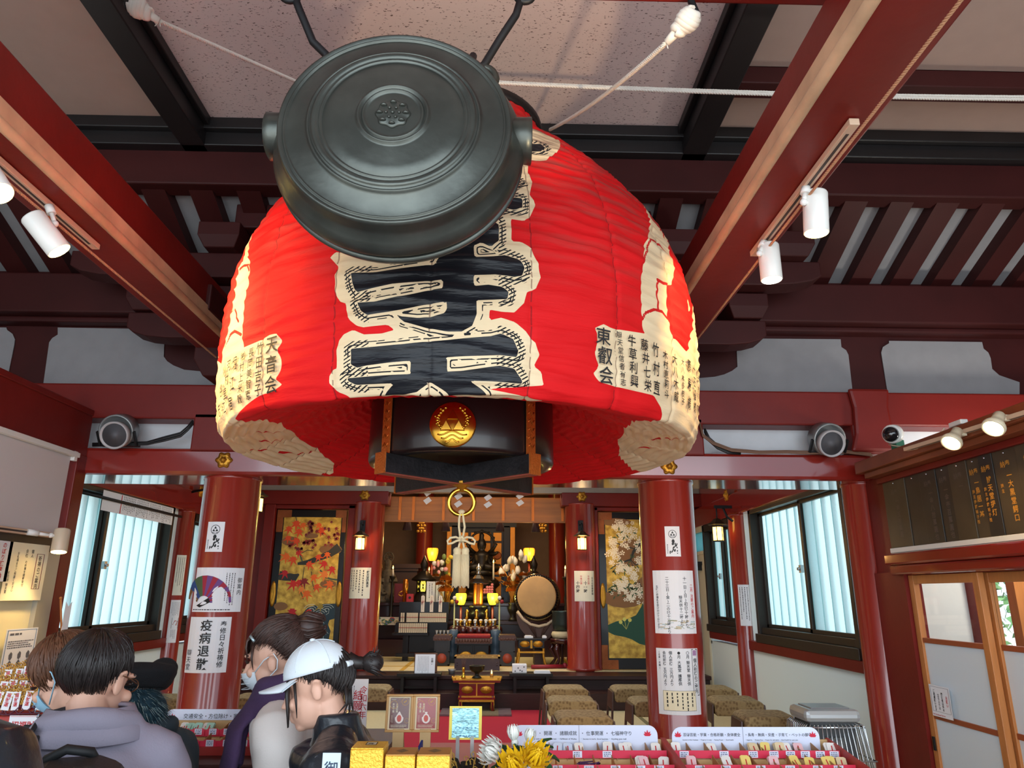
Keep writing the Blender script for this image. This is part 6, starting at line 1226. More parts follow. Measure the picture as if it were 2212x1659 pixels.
for i,x in enumerate((1008,1029,1051)):
 p=at(x,1348,9.73);p.z=c.z+.05;m=MB();m.lathe([(.03,0),(.014,.02),(.012,.06),(.028,.09),(.018,.12),(.026,.15),(.012,.19),(.0001,.20)],p,14);tag(m.build('ritual_bell',GOLD),'shiny gold ritual implement on the lotus table, %s of three'%('left','middle','right')[i],'ritual implement','gold ritual implements')
def cabinet(nm,px0,px1,pt_,pb,Y,dp,lb,mk):
 a,b=at(px0,pt_,Y),at(px1,pb,Y);t=thing(nm,lb,'altar table',((a.x+b.x)/2,Y,.803));z0,z1=.803,a.z;mk(t,a.x,b.x,z0,z1,Y,dp);return t
def k_desk(t,x0,x1,z0,z1,Y,dp):
 w=x1-x0;m=MB();m.box(x0+.02,Y,z0,x1-.02,Y+dp,z1-.10);m.box(x0+.0,Y-.01,z0,x1,Y+dp,z0+.03);m.box(x0,Y-.012,z1-.12,x1,Y+dp,z1-.10);m.box((x0+x1)/2-.012,Y-.006,z0,(x0+x1)/2+.012,Y,z1-.11);m.build('body',BLACKL,t,bevel=.004)
 m=MB();m.box(x0-.02,Y-.02,z1-.10,x1+.02,Y+dp,z1-.04)
 for k in range(12):m.ball((x0+w*(k+.5)/12,Y-.02,z1-.07),(.018,.008,.02),8)
 m.build('carved_frieze',mat('brown carving',(84,52,44),.5),t)
 m=MB();m.box(x0,Y+.0,z1-.04,x1,Y+dp-.02,z1);m.build('red_cushion',mat('crimson brocade',(150,30,36),.7,var=.2,vscale=40),t,bevel=.012)
 m=MB()
 for s_ in(.27,.73):m.lathe([(.05,0),(.05,.006),(.03,.010),(.0001,.008)],(x0+w*s_,Y-.001,z0+(z1-z0)*.32),20,0,Matrix(((1.45,0,0),(0,0,-1),(0,1,0))))
 m.build('gilt_oval',GOLDM,t)
cabinet('altar_desk',987,1059,1371,1412,9.1,.3,'black altar desk with red cushion and two gilt ovals',k_desk)
def k_side(t,x0,x1,z0,z1,Y,dp):
 w=x1-x0;m=MB();m.box(x0+.012,Y,z0,x1-.012,Y+dp,z1-.06);m.box(x0,Y-.012,z0+(z1-z0)*.45,x1,Y+dp,z0+(z1-z0)*.48);m.box(x0,Y-.012,z0,x1,Y+dp,z0+.02)
 for x in(x0,x1-.02):m.box(x,Y-.012,z0,x+.02,Y,z1-.06)
 m.build('body',mat('black cabinet',(38,34,34),.3,coat=.3),t)
 m=MB();m.box(x0-.015,Y-.025,z1-.06,x1+.015,Y+dp,z1-.02)
 for k in range(5):m.ball((x0+w*(k+.5)/5,Y-.02,z1-.045),(.022,.01,.016),8)
 m.box(x0-.005,Y-.015,z1-.02,x1+.005,Y+dp,z1);m.build('carved_top',mat('brown carving',(84,52,44),.5),t)
 m=MB();m.lathe([(.055,0),(.055,.008),(.0001,.010)],((x0+x1)/2,Y-.001,z0+(z1-z0)*.25),24,0,Matrix(((1,0,0),(0,0,-1),(0,1,0))));m.build('red_roundel',mat('rust red roundel',(172,72,48),.5),t)
cabinet('side_cabinet',939,971,1372,1422,9.05,.3,'black side cabinet with red roundel left of the altar desk',k_side);cabinet('side_cabinet',1080,1112,1372,1422,9.05,.3,'black side cabinet with red roundel right of the altar desk',k_side)
for i,x in enumerate((943,951,959,967)):
 p=at(x,1371,9.15);p.z=at(955,1372,9.05).z;m=MB();m.lathe([(.012,0),(.008,.01),(.018,.05),(.015,.05),(.0001,.04)],p,12);tag(m.build('offering_cup',GREYM),'small grey cup on the left side cabinet','cup','cups on the side cabinet')
for x,lb in((978,'blue and silver carved drum seat left of the red cushion'),(1070,'blue and silver carved drum seat right of the red cushion')):
 p=at(x,1400,9.49);m=MB();m.lathe([(.07,0),(.07,.11),(.055,.13),(.07,.19),(.075,.25),(.055,.32),(.065,.38),(.0001,.40)],(p.x,9.47,.803),20,0,None,True,10,.04);tag(m.build('carved_seat',mat('slate blue carving',(72,92,112),.35)),lb,'carved seat','blue carved seats')
for x,lb in((985,'paper ball flower stick left of the yellow lamp'),(1079,'paper ball flower stick right of the yellow lamp')):
 x=982 if x<1000 else 1079;p=at(x,1298,9.55);t=thing('ball_stick',lb,'ornament',(p.x,9.55,.8),'paper ball sticks');m=MB();m.cyl((p.x,9.55,.8),p,.009,n=8);m.build('stick',mat('pale green stick',(190,196,140),.5),t)
 for k,(dx,dz,c3)in enumerate(((-.03,-.01,(220,190,50)),(.03,-.01,(150,34,40)),(0,.035,(228,224,214)))):m=MB();m.ball((p.x+dx,9.54,p.z+dz),.026,12);m.build('paper_ball',mat('ball %d'%k,c3,.6),t)
 # big drum on its carved stand
c=at(1161,1290,9.35);Md=Vector((-.10,-1,.05)).to_track_quat('Z','Y').to_matrix();t=thing('taiko_drum','large barrel drum with tan skin on a carved stand right of the altar','drum',(c.x,9.35,.803))
m=MB();m.lathe([(.24,.24),(.262,.20),(.285,.05),(.29,-.05),(.285,-.2),(.24,-.42),(.0001,-.42)],c,44,0,Md);m.build('barrel',mat('dark lacquered barrel',(52,28,20),.25,coat=.6),t)
m=MB();m.lathe([(.0001,.252),(.22,.25),(.236,.245),(.243,.23)],c,44,0,Md);m.build('drum_skin',mat('tan drum skin',(204,160,100),.6,var=.12,vscale=5),t)
m=MB()
for rr,z in((.249,.232),(.258,.212)):
 for k in range(52):a=2*PI*(k+(.5 if rr>.25 else 0))/52;m.ball(c+Md@Vector((rr*math.cos(a),rr*math.sin(a),z)),.0105,6)
m.build('rivets',mat('dark rivets',(40,36,34),.3,metal=.8),t)['kind']='stuff'
m=MB();zt=c.z-.18
poly=[(-.25,.09),(-.19,.0),(-.1,-.06),(0,-.085),(.1,-.06),(.19,.0),(.25,.09),(.27,.06),(.26,-.04),(.22,-.13),(.14,-.22),(.06,-.28),(.05,-.36),(-.05,-.36),(-.06,-.28),(-.14,-.22),(-.22,-.13),(-.26,-.04),(-.27,.06)]
m.prism([(u,v-.1)for u,v in poly],lambda u,v,d:Vector((c.x+u,9.12+d,c.z-.14+v)),0,.12);m.box(c.x-.05,9.12,.803,c.x+.05,9.5,c.z-.5)
for s_ in(-1,1):
 for k in range(4):m.tube([(c.x+s_*(.22-k*.04),9.115,c.z-.20-k*.03),(c.x+s_*(.14-k*.03),9.11,c.z-.30-k*.02),(c.x+s_*.03,9.115,c.z-.46)],.008,6)
m.build('carved_stand',mat('dull brown carving',(78,52,44),.6),t)
m=MB();strip3=[(c.x+u,v)for u,v in((-.26,.075),(-.19,-.015),(-.1,-.075),(0,-.098),(.1,-.075),(.19,-.015),(.26,.075))];m.tube([(x,9.115,c.z-.24+z)for x,z in strip3],.018,8);m.build('cream_edge',mat('cream painted edge',(206,182,150),.6),t)
def k_gold(t,x0,x1,z0,z1,Y,dp):
 w=x1-x0;h=z1-z0;m=MB();m.box(x0,Y,z1-.02,x1,Y+dp,z1);m.box(x0+.02,Y+.01,z1-h*.34,x1-.02,Y+dp-.02,z1-.02);m.build('body',BLACKL,t,bevel=.003)
 m=MB();m.box(x0+.02,Y-.002,z1-h*.50,x1-.02,Y+.02,z1-h*.44);m.box((x0+x1)/2-.012,Y+.004,z1-h*.34,(x0+x1)/2+.012,Y+.01,z1-.02)
 for x,s_ in((x0+.03,-1),(x1-.03,1)):
  m.tube([(x,Y+.02,z1-h*.34),(x,Y+.02,z1-h*.6),(x+s_*.015,Y+.01,z0+.06),(x+s_*.04,Y,z0)],[.016,.014,.012,.016],8);m.tube([(x,Y+dp-.04,z1-h*.34),(x+s_*.03,Y+dp-.03,z0)],.013,8)
 m.build('gilt_legs',GOLDM,t)
 m=MB()
 for s_ in(.28,.72):m.lathe([(.045,0),(.045,.004),(.0001,.006)],(x0+w*s_,Y+.006,z1-h*.19),20,0,Matrix(((1.3,0,0),(0,0,-1),(0,.8,0))))
 m.build('gilt_plaque',GOLDM,t)
cabinet('low_table',1116,1180,1379,1430,8.84,.24,'black and gilt low table with two gold plaques before the drum',k_gold)
for i,(x,w)in enumerate(((1142,.10),(1176,.05))):
 p=at(x,1378,8.93);zt=at(1150,1379,8.84).z;m=MB();m.box(p.x-w/2,8.9,zt,p.x+w/2,9.0,zt+.02);m.box(p.x-w*.4,8.91,zt+.02,p.x+w*.3,8.98,zt+.028);tag(m.build('paper_stack',PAPER),'little stack of white papers on the low gilt table, %s one'%('left','right')[i],'papers','papers on the low table')
p=at(1214,1345,9.02);t=thing('bell_bowl','large dark green bowl bell on a cushion beside the right column','bowl bell',(p.x,8.95,.803));m=MB();zc=at(1212,1362,9.02).z;m.lathe([(.07,0),(.11,.02),(.125,.08),(.122,.21),(.128,.225),(.115,.225),(.11,.08),(.0001,.03)],(p.x,8.95,zc),32);m.build('bowl',mat('dark green bronze bowl',(62,74,70),.35,metal=.7),t)
m=MB();m.lathe([(.05,-.085),(.12,-.075),(.135,-.04),(.12,-.008),(.0001,-.0)],(p.x,8.95,zc),26,0,None,True,13,.03);m.build('cushion',mat('cream cushion',(206,190,150),.8),t)
m=MB();zz0=zc-.085;m.lathe([(.14,zz0-.06),(.15,zz0-.02),(.15,zz0),(.0001,zz0)],(p.x,8.95,0),20)
for k in range(5):a=2*PI*k/5+.3;m.tube([(p.x+.10*math.cos(a),8.95+.10*math.sin(a),zz0-.04),(p.x+.15*math.cos(a),8.95+.15*math.sin(a),zz0-.12),(p.x+.09*math.cos(a),8.95+.09*math.sin(a),.90),(p.x+.15*math.cos(a),8.95+.15*math.sin(a),.815)],[.026,.03,.018,.022],8)
m.build('lacquer_stand',ML,t)
p=at(1150,1437,8.9);m=MB();m.tube([(p.x-.02,8.72,.827),(p.x+.35,8.8,.827)],.022,12);m.ball((p.x+.37,8.81,.834),.03,10);tag(m.build('bell_striker',mat('crimson padded stick',(140,24,44),.5)),'crimson padded striker lying on the mat under the low table','striker')
# offering box and incense table
a,b=at(982,1419,8.52),at(1079,1470,8.52);t=thing('offering_box','dark brown offering box with gilt rim at the altar step','offering box',((a.x+b.x)/2,8.6,.803));m=MB();m.box(a.x,8.52,.803,b.x,8.80,a.z-.015)
for x in(a.x+.03,b.x-.03):
 for z in(.86,a.z-.06):m.ball((x,8.52,z),.008,8)
m.build('box_body',mat('aubergine wood',(66,42,44),.3,coat=.2),t,bevel=.004)
m=MB();m.box(a.x-.005,8.515,a.z-.015,b.x+.005,8.535,a.z+.004);m.box(a.x-.005,8.785,a.z-.015,b.x+.005,8.805,a.z+.004);m.box(a.x-.005,8.515,a.z-.015,a.x+.02,8.805,a.z+.004);m.box(b.x-.02,8.515,a.z-.015,b.x+.005,8.805,a.z+.004)
for k in range(9):x=a.x+.05+(b.x-a.x-.1)*k/8;m.cyl((x,8.53,a.z-.012),(x,8.79,a.z-.012),.008,n=8)
m.build('gilt_rim',mat('gilt wood edge',(176,132,66),.4),t)
TY=7.62;a,b=at(979,1468,TY),at(1081,1468,TY);zt=a.z;t=thing('incense_table','red and gold lacquer table holding the incense burner','table',((a.x+b.x)/2,TY+.15,.503));RL=mat('crimson lacquer',(118,18,24),.2,coat=.6);h=zt-.503
m=MB();m.box(a.x,TY,zt-.028,b.x,TY+.34,zt-.008);m.box(a.x+.06,TY+.02,zt-.15,b.x-.06,TY+.32,zt-.028);m.box(a.x+.05,TY+.01,zt-.185,b.x-.05,TY+.33,zt-.165)
for x,s_ in((a.x+.075,-1),(b.x-.075,1)):
 for y in(TY+.03,TY+.31):m.tube([(x,y,zt-.15),(x,y,zt-.22),(x-s_*.012,y,.56),(x+s_*.005,y,.505)],[.022,.02,.016,.022],8)
m.build('table_body',RL,t,bevel=.002)
m=MB();m.box(a.x-.004,TY-.004,zt-.008,b.x+.004,TY+.344,zt);m.box(a.x+.055,TY+.012,zt-.040,b.x-.055,TY+.02,zt-.030);m.box(a.x+.055,TY+.012,zt-.165,b.x-.055,TY+.02,zt-.150);m.box((a.x+b.x)/2-.006,TY+.012,zt-.15,(a.x+b.x)/2+.006,TY+.02,zt-.04);m.box(a.x+.06,TY+.006,zt-.205,b.x-.06,TY+.012,zt-.185)
for x,s_ in((a.x,-1),(b.x,1)):m.tube([(x-s_*.03,TY+.01,zt),(x,TY+.01,zt+.004),(x+s_*.012,TY+.01,zt+.03)],[.012,.014,.01],8)
for x in(a.x+.062,a.x+.088,b.x-.062,b.x-.088):m.tube([(x,TY+.012,zt-.2),(x,TY+.010,.52)],.004,6)
m.build('gilt_edges',GOLDM,t)
m=MB()
for s_ in(.30,.70):m.lathe([(.042,0),(.042,.005),(.0001,.007)],(a.x+(b.x-a.x)*s_,TY+.018,zt-.095),20,0,Matrix(((1.35,0,0),(0,0,-1),(0,.8,0))),True,8,.05)
m.build('gilt_plaque',GOLDM,t)
p=at(1030,1460,TY+.15);m=MB();m.lathe([(.05,0),(.045,.01),(.022,.025),(.022,.045),(.06,.065),(.075,.085),(.076,.11),(.082,.115),(.07,.115),(.065,.10),(.0001,.098)],(p.x,TY+.15,zt+.001),28)
m.cyl((p.x-.03,TY+.15,zt+.1),(p.x-.032,TY+.15,zt+.19),.0015,n=5);tag(m.build('incense_burner',mat('black bronze bowl',(34,38,38),.35,metal=.5)),'black footed incense burner in the middle of the lacquer table','incense burner')
p=at(1001,1460,TY+.12);t=thing('incense_holder','gold vase of incense sticks on the lacquer table','vase',(p.x,TY+.12,zt));m=MB();m.lathe([(.022,0),(.024,.01),(.014,.035),(.012,.06),(.017,.085),(.017,.10)],(p.x,TY+.12,zt+.001),20);m.build('vase',GOLD,t);m=MB()
for k in range(5):m.cyl((p.x+(k-2)*.003,TY+.12,zt+.08),(p.x+(k-2)*.012,TY+.12+.01*(k%2),zt+.18+.01*(k%3)),.0018,n=5)
m.build('incense_sticks',BROWN,t)
p=at(1062,1460,TY+.12);t=thing('candle_glass','small glass with a burning candle on the lacquer table','candle glass',(p.x,TY+.12,zt));m=MB();m.lathe([(.022,0),(.024,.0),(.026,.085),(.024,.085),(.022,.01),(.0001,.008)],(p.x,TY+.12,zt+.001),20);m.build('glass',GLASS,t);m=MB();m.cyl((p.x,TY+.12,zt+.008),(p.x,TY+.12,zt+.04),.016,n=12);m.build('wax',mat('amber wax',(180,120,50),.5),t);m=MB();m.lathe([(.003,0),(.007,.01),(.0001,.035)],(p.x,TY+.12,zt+.042),8);m.build('flame',glow('candle flame',(255,200,80),14),t)
# low benches on the step ledge
m=MB();m.box(-2.9,7.80,.5,2.3,8.10,.66);S(m,'floor_altar_ledge',BROWND,'dark brown lower ledge of the altar step','step',bevel=.006)
def bench(px0,px1,lb):
 a,b=at(px0,1455,7.83),at(px1,1455,7.83);t=thing('low_bench',lb,'bench',((a.x+b.x)/2,7.93,.66),'black low benches');m=MB();m.box(a.x-.02,7.81,a.z-.03,b.x+.02,8.05,a.z);m.build('bench_top',BLACKL,t,bevel=.004)
 for x in(a.x+.02,b.x-.05):m=MB();m.box(x,7.83,.66,x+.03,8.03,a.z-.03);m.build('leg',BLACKL,t)
 m=MB();m.box(a.x+.03,7.92,.69,b.x-.03,7.94,.71);m.box(a.x+.03,7.92,a.z-.055,b.x-.03,7.94,a.z-.03);m.build('stretcher',BLACKL,t);return a.z,a.x,b.x
bz,bx0,bx1=bench(862,948,'black low bench carrying the framed notice left of the incense table');cz2,cx0,cx1=bench(1105,1190,'black low bench carrying a white box right of the incense table')
a,b=at(896,1411,7.95),at(942,1466,7.86);t=thing('notice_stand','wooden framed white notice standing on the left low bench','notice stand',((a.x+b.x)/2,7.9,bz));m=MB();m.box(a.x,7.94,bz,b.x,7.97,a.z);m.build('wood_back',BROWN,t,bevel=.004);fn=frame((a.x+.012,7.88,bz-.035),X3,(Z3+Y3*.18));w=b.x-a.x-.03;h=a.z-bz+.03;m=MB();m.quad(0,0,w,h,fn,0,0);m.quad(0,0,w,h,fn,0,.002);m.build('sheet',PAPER,t);m=MB();m.lines(w*.12,h*.1,w*.7,h*.92,8,fn,0,.003,True,.22);m.text('お願い',w*.85,h*.85,h*.11,fn,0,.003,.01,True);m.build('lettering',INK,t)
p=at(1122,1445,7.92);t=thing('tissue_box','white box with dots on the right low bench','box',(p.x,7.92,cz2));m=MB();m.box(p.x-.075,7.86,cz2,p.x+.075,7.98,cz2+.085);m.build('box',PAPER,t,bevel=.008);m=MB();fn=frame((p.x-.075,7.859,cz2),X3,Z3)
for u,v in((.03,.02),(.06,.05),(.10,.02),(.12,.06),(.08,.028)):m.flat([(u+.008*math.cos(k),v+.008*math.sin(k))for k in range(6)],fn,0,.001)
m.build('printed_dots',INKG,t)
p=at(1170,1450,7.9);m=MB()
for k in range(4):m.box(p.x-.08+.004*k,7.85+.003*k,cz2+.006*k,p.x+.09-.003*k,7.97,cz2+.006*k+.005)
tag(m.build('leaflet_stack',PAPER),'stack of white leaflets at the right end of the right low bench','leaflets')
p=at(976,1458,8.2);m=MB();m.lathe([(.03,0),(.035,.03),(.045,.05),(.04,.05),(.0001,.02)],(p.x,8.2,.8),18);tag(m.build('small_bowl',GREYM),'small grey metal bowl on the step left of the offering box','bowl')
# carpet and mat
q=[atz(x,y,.506)for x,y in((938,1524),(1167,1524),(1232,1640),(740,1640))];m=MB();m.add([q[0]+Vector((0,0,-.003)),q[1]+Vector((0,0,-.003)),q[2]+Vector((0,0,-.003)),q[3]+Vector((0,0,-.003))]+q,[(3,2,1,0),(4,5,6,7),(0,1,5,4),(1,2,6,5),(2,3,7,6),(3,0,4,7)][:2]+[(0,4,5,1),(1,5,6,2),(2,6,7,3),(3,7,4,0)])
tag(m.build('red_carpet',mat('crimson felt',(176,18,46),.9,bump=.2,bscale=300)),'crimson felt carpet leading to the incense table','carpet')
q=[atz(x,y,.512)for x,y in((958,1523),(1102,1522),(1104,1546),(950,1546))];x0,x1,y1,y0=q[3].x,q[2].x,q[0].y-.12,q[2].y
t=thing('kneeling_mat','brown woven mat before the incense table','mat',((x0+x1)/2,y0,.508));m=MB();m.box(x0,y0,.508,x1,y1,.520);m.build('mat',mat('brown woven mat',(128,112,84),.8,var=.15,vscale=60),t);m=MB();m.box(x0-.005,y0-.005,.508,x0+.12,y1,.523);m.box(x1-.12,y0-.005,.508,x1+.005,y1,.523);m.build('mat_border',mat('striped mauve cloth',(110,88,90),.8,var=.2,vscale=80),t)
# ================================================================== stools, heater
CUSH=bpy.data.materials.new('olive brown brocade');CUSH.use_nodes=True;nt=CUSH.node_tree;b_=nt.nodes['Principled BSDF'];b_.inputs['Roughness'].default_value=.8
tc=nt.nodes.new('ShaderNodeTexCoord');vz=nt.nodes.new('ShaderNodeTexVoronoi');vz.inputs['Scale'].default_value=45;nz=nt.nodes.new('ShaderNodeTexNoise');nz.inputs['Scale'].default_value=40;nz.inputs['Detail'].default_value=5;ad=nt.nodes.new('ShaderNodeMath');ad.operation='MULTIPLY';rp=nt.nodes.new('ShaderNodeValToRGB')
rp.color_ramp.elements[0].position=.12;rp.color_ramp.elements[1].position=.28;rp.color_ramp.elements[0].color=lin((124,98,62))+(1,);rp.color_ramp.elements[1].color=lin((162,136,92))+(1,)
for a_,b__ in((tc.outputs['Object'],vz.inputs['Vector']),(tc.outputs['Object'],nz.inputs['Vector']),(vz.outputs['Distance'],ad.inputs[0]),(nz.outputs['Fac'],ad.inputs[1]),(ad.outputs[0],rp.inputs['Fac']),(rp.outputs['Color'],b_.inputs['Base Color'])):nt.links.new(a_,b__)
LEGM=mat('dark brown bent wood',(84,56,46),.4)
def make_stool(lb):
 t=thing('stool',lb,'stool',(0,0,0),'brocade topped stools');m=MB();w,d=.165,.15
 pr=[(-w,.335),(-w+.012,.325),(w-.012,.325),(w,.335),(w,.40),(w-.015,.418),(w-.05,.424),(-w+.05,.424),(-w+.015,.418),(-w,.40)]
 m.prism(pr,lambda u,v,dd:Vector((u,-d+dd,v)),0,2*d);m.build('cushion',CUSH,t,bevel=.012)
 for s_ in(-1,1):
  m=MB();x=s_*(w+.010);P=lambda u,v,dd:Vector((x+s_*(.03*(1-v/.40))+dd*s_,u,v))
  m.prism([(-.155,0),(-.125,0),(-.095,.27),(.095,.27),(.125,0),(.155,0),(.115,.395),(-.115,.395)],P,-.007,.007);m.build('side_frame',LEGM,t,bevel=.004)
  m=MB();m.lathe([(.014,0),(.014,.0005),(.0001,.0006)],(x+s_*.0105,0,.335),14,0,Matrix(((0,0,s_*1.0),(2.0,0,0),(0,1,0))));m.build('hand_hole',BLACKW,t)
 return t
stools=[((1223,1481),'brocade stool farthest back of three in line right of the carpet'),((1237,1507),'brocade stool in the middle of three in line right of the carpet'),((1262,1541),'brocade stool nearest of three in line right of the carpet'),((1372,1481),'brocade stool half hidden left behind the right column'),((1420,1508),'brocade stool mostly hidden behind the right column'),((1545,1482),'brocade stool behind the right column beside the pale wall'),((1596,1507),'brocade stool with handle hole right of the right column'),((1666,1541),'brocade stool beside the gas heater'),((792,1480),'brocade stool behind the red lettered board'),((545,1501),'brocade stool behind the woman with the scarf'),((360,1503),'brocade stool left of the left column')]
p0_=None
for i,((x,y),lb)in enumerate(stools):
 p=atz(x,y+5,.5+.424);rz=(.02,-.03,.0,0,.02,-.05,-.08,-.06,0,0,.05)[i]
 if p0_ is None:p0_=make_stool(lb);o=p0_
 else:o=dup(p0_,(0,0,0),lb)
 o.location=(p.x,p.y+.1,.5);o.rotation_euler=(0,0,rz)
hp=at(1752,1512,4.2);HX,HY,HZ=1.80,4.2,.5;t=thing('gas_heater','silver gas heater with wire guard before the pale right wall','heater',(HX,HY,HZ));SIL=mat('silver painted steel',(186,190,192),.35,metal=.5)
m=MB();zt=1.045
m.box(HX-.15,HY-.12,zt-.07,HX+.15,HY+.12,zt-.004);m.build('top_cover',SIL,t,bevel=.025);m=MB();m.box(HX-.105,HY-.085,zt-.004,HX+.105,HY+.085,zt+.002);m.build('top_panel',mat('grey metal panel',(150,150,152),.4,metal=.4),t,bevel=.003)
m=MB();m.box(HX-.12,HY-.09,HZ+.05,HX+.12,HY+.11,zt-.07);m.build('burner_body',mat('dark grille',(74,76,78),.5,metal=.4),t)
m=MB();m.cyl((HX,HY-.03,HZ+.12),(HX,HY-.03,zt-.14),.085,n=28);m.build('mesh_cylinder',mat('mesh steel',(142,146,148),.35,metal=.8,bump=.9,bscale=160),t)
m=MB();m.box(HX-.15,HY-.12,HZ,HX+.15,HY+.12,HZ+.05);m.build('base_tray',SIL,t,bevel=.01)
m=MB()
def per(s_,gx,gy):
 L=2*(gx+gy);s_=s_*L*2
 if s_<2*gx:return-gx+s_,-gy
 s_-=2*gx
 if s_<2*gy:return gx,-gy+s_
 s_-=2*gy
 if s_<2*gx:return gx-s_,gy
 return-gx,gy-(s_-2*gx)
for k in range(52):
 a0,b0=per(k/52,.145,.115);a1,b1=per(k/52,.20,.175);m.tube([(HX+a0,HY+b0,zt-.075),(HX+a0*1.1,HY+b0*1.1,zt-.085),(HX+a1,HY+b1,HZ+.012)],.0035,5)
for z,g in((zt-.09,.155),(HZ+.30,.185),(HZ+.03,.20)):m.tube([(HX-g,HY-g+.03,z),(HX+g,HY-g+.03,z),(HX+g,HY+g-.03,z),(HX-g,HY+g-.03,z)],.004,6,closed=True)
m.build('wire_guard',STEEL,t)
# ================================================================== sales counters
PINK=mat('crimson card',(214,36,70),.5);REDB=mat('red painted board',(168,48,40),.45);ACRY=mat('pale lilac acrylic sheet',(214,220,240),.3,coat=.3)
LOTR=mat('lotus crimson',(206,24,56),.6)
m=MB();m.box(-.30,1.94,-.12,1.28,3.3,.98);m.box(-.300,1.93,.98,1.29,3.32,1.02);m.box(-.375,1.93,-.12,-.306,2.075,1.02);tag(m.build('sales_counter',REDB,bevel=.006),'red sales counter carrying the gold boxes, flowers and charm trays','counter')
m=MB();m.box(-1.46,3.02,.3,-.46,3.75,.98);m.box(-1.47,3.0,.965,-.44,3.77,1.0);tag(m.build('sales_counter',mat('dark counter wood',(70,30,26),.5),bevel=.006),'dark counter under the left charm tray beside the left column','counter')
m=MB();m.box(-2.6,2.8,-.12,-1.5,3.5,1.0);tag(m.build('sales_counter',REDB,bevel=.006),'red counter at the left edge under the gold fans','counter')
def lotus(m,cx,cy,s,fn,d):
 for a,l in((-62,.8),(-34,.95),(0,1.05),(34,.95),(62,.8)):
  t=math.radians(a);dx,dz=math.sin(t),math.cos(t);px_,pz_=dz,-dx;L=s*l;w=s*.20
  m.flat([(cx,cy),(cx+dx*L*.5+px_*w,cy+dz*L*.5+pz_*w),(cx+dx*L,cy+dz*L),(cx+dx*L*.5-px_*w,cy+dz*L*.5-pz_*w)],fn,0,d+.0002*abs(a)/30)
def sign_panel(name,lb,x0,x1,Y,z0,z1,jp,en,sz,esz,lot,rl=0.035,mid=None,lean=0.0):
 w,h=x1-x0,z1-z0;fn=frame((x0,Y,z0),X3,(Z3+Y3*lean));r=rl;P=[(0,0),(w,0)]
 P+=[(w-r+r*math.sin(t),h-r+r*math.cos(t))for t in[PI/2*(1-k/6)for k in range(7)]]+[(r-r*math.sin(t),h-r+r*math.cos(t))for t in[PI/2*k/6 for k in range(7)]]
 t=thing(name,lb,'sign',((x0+x1)/2,Y,z0),'white charm signs');m=MB();m.prism(P,fn,-.003,0);m.build('sheet',ACRY,t)
 m=MB()
 for st,u in jp:m.text(st,u*w,h*.62,sz,fn,0,.001,.004)
 for st,u in en:m.text(st,u*w,h*.44,esz,fn,0,.001,.008,sx=.92)
 m.build('lettering',INK,t);m=MB()
 for u in lot:lotus(m,u*w,h*.58,h*.24,fn,.0012)
 m.build('lotus_mark',LOTR,t)
 if mid:m=MB();m.quad(mid*w,0,mid*w+.0012,h,fn,0,.0008);m.build('joint_line',INKG,t)
 return t
WHT=mat('white price label',(224,226,240),.6);TXT=mat('label print',(70,70,110),.6)
def tray(lb,x0,x1,rows,spread,ncols,tags_,side=REDB,strip_h=.026):
 (yb,zb)=rows[0];t=thing('charm_tray',lb,'tray',((x0+x1)/2,rows[-1][0],1.02),'stepped charm trays');yf=rows[-1][0]
 m=MB();m.box(x0-spread,yf-.004,1.02,x1+spread,yb+.115,1.024)
 for i,(y,z)in enumerate(rows):m.box(x0-.005,y+.003,1.022,x1+.005,y+.108,z-.035-.0+.004)
 m.box(x0-.006,yb+.105,1.02,x1+.006,yb+.115,zb+.018)
 m.build('tray_box',PALEW,t);m=MB()
 for s_,x in((-1,x0),(1,x1)):
  m=MB();m.add([(x+s_*.004,yf-.01,1.02),(x+s_*.004,yb+.12,1.02),(x+s_*.004,yb+.12,zb+.022),(x+s_*.004,yf-.01,rows[-1][1]+.012),(x+s_*.014,yf-.01,1.02),(x+s_*.014,yb+.12,1.02),(x+s_*.014,yb+.12,zb+.022),(x+s_*.014,yf-.01,rows[-1][1]+.012)],[(0,1,2,3),(7,6,5,4),(0,4,5,1),(1,5,6,2),(2,6,7,3),(3,7,4,0)])
  m.build('side_board',side,t)
 for i,(y,z)in enumerate(rows):
  m=MB();m.box(x0,y-.003,z-strip_h,x1,y,z);m.build('front_strip',PINK,t)
  m=MB()
  for k in range(1,ncols[i]):
   x=x0+(x1-x0)*k/ncols[i];m.add([(x-.0012,y,z-.035),(x-.0012,y+.10,z-.02),(x-.0012,y+.10,z+.012),(x-.0012,y,z-.006),(x+.0012,y,z-.035),(x+.0012,y+.10,z-.02),(x+.0012,y+.10,z+.012),(x+.0012,y,z-.006)],[(0,1,2,3),(7,6,5,4),(3,2,6,7),(0,3,7,4)])
  m.build('dividers',mat('divider wood',(168,124,78),.6),t)
  for u in tags_[i]:
   w=.034;fn=frame((x0+u*(x1-x0)-w/2,y-.0035,z-.024),X3,Z3);m=MB();m.quad(0,0,w,.022,fn,0,0);g=m.build('price_label',WHT,t);m=MB();m.lines(.004,.003,w-.004,.020,3,fn,0,.0006,False,.42,int(u*97));m.build('print',TXT,g)
 return t
a,b=at(1105,1600,2.98),at(1420,1600,2.98);c=at(1440,1630,2.9)
CX0,CX1=at(1118,1630,2.9).x,at(1440,1630,2.9).x;rowsC=[(2.90,1.070),(2.785,1.046),(2.67,1.024+.012)]
tray('stepped tray of charms under the money luck sign',CX0,CX1,rowsC,.0,(9,8,8),((.40,.60),(.05,.25,.45,.62,.78,.90),(.1,.3,.5,.7,.9)))
RX0,RX1=at(1456,1630,2.9).x,at(1814,1630,2.9).x
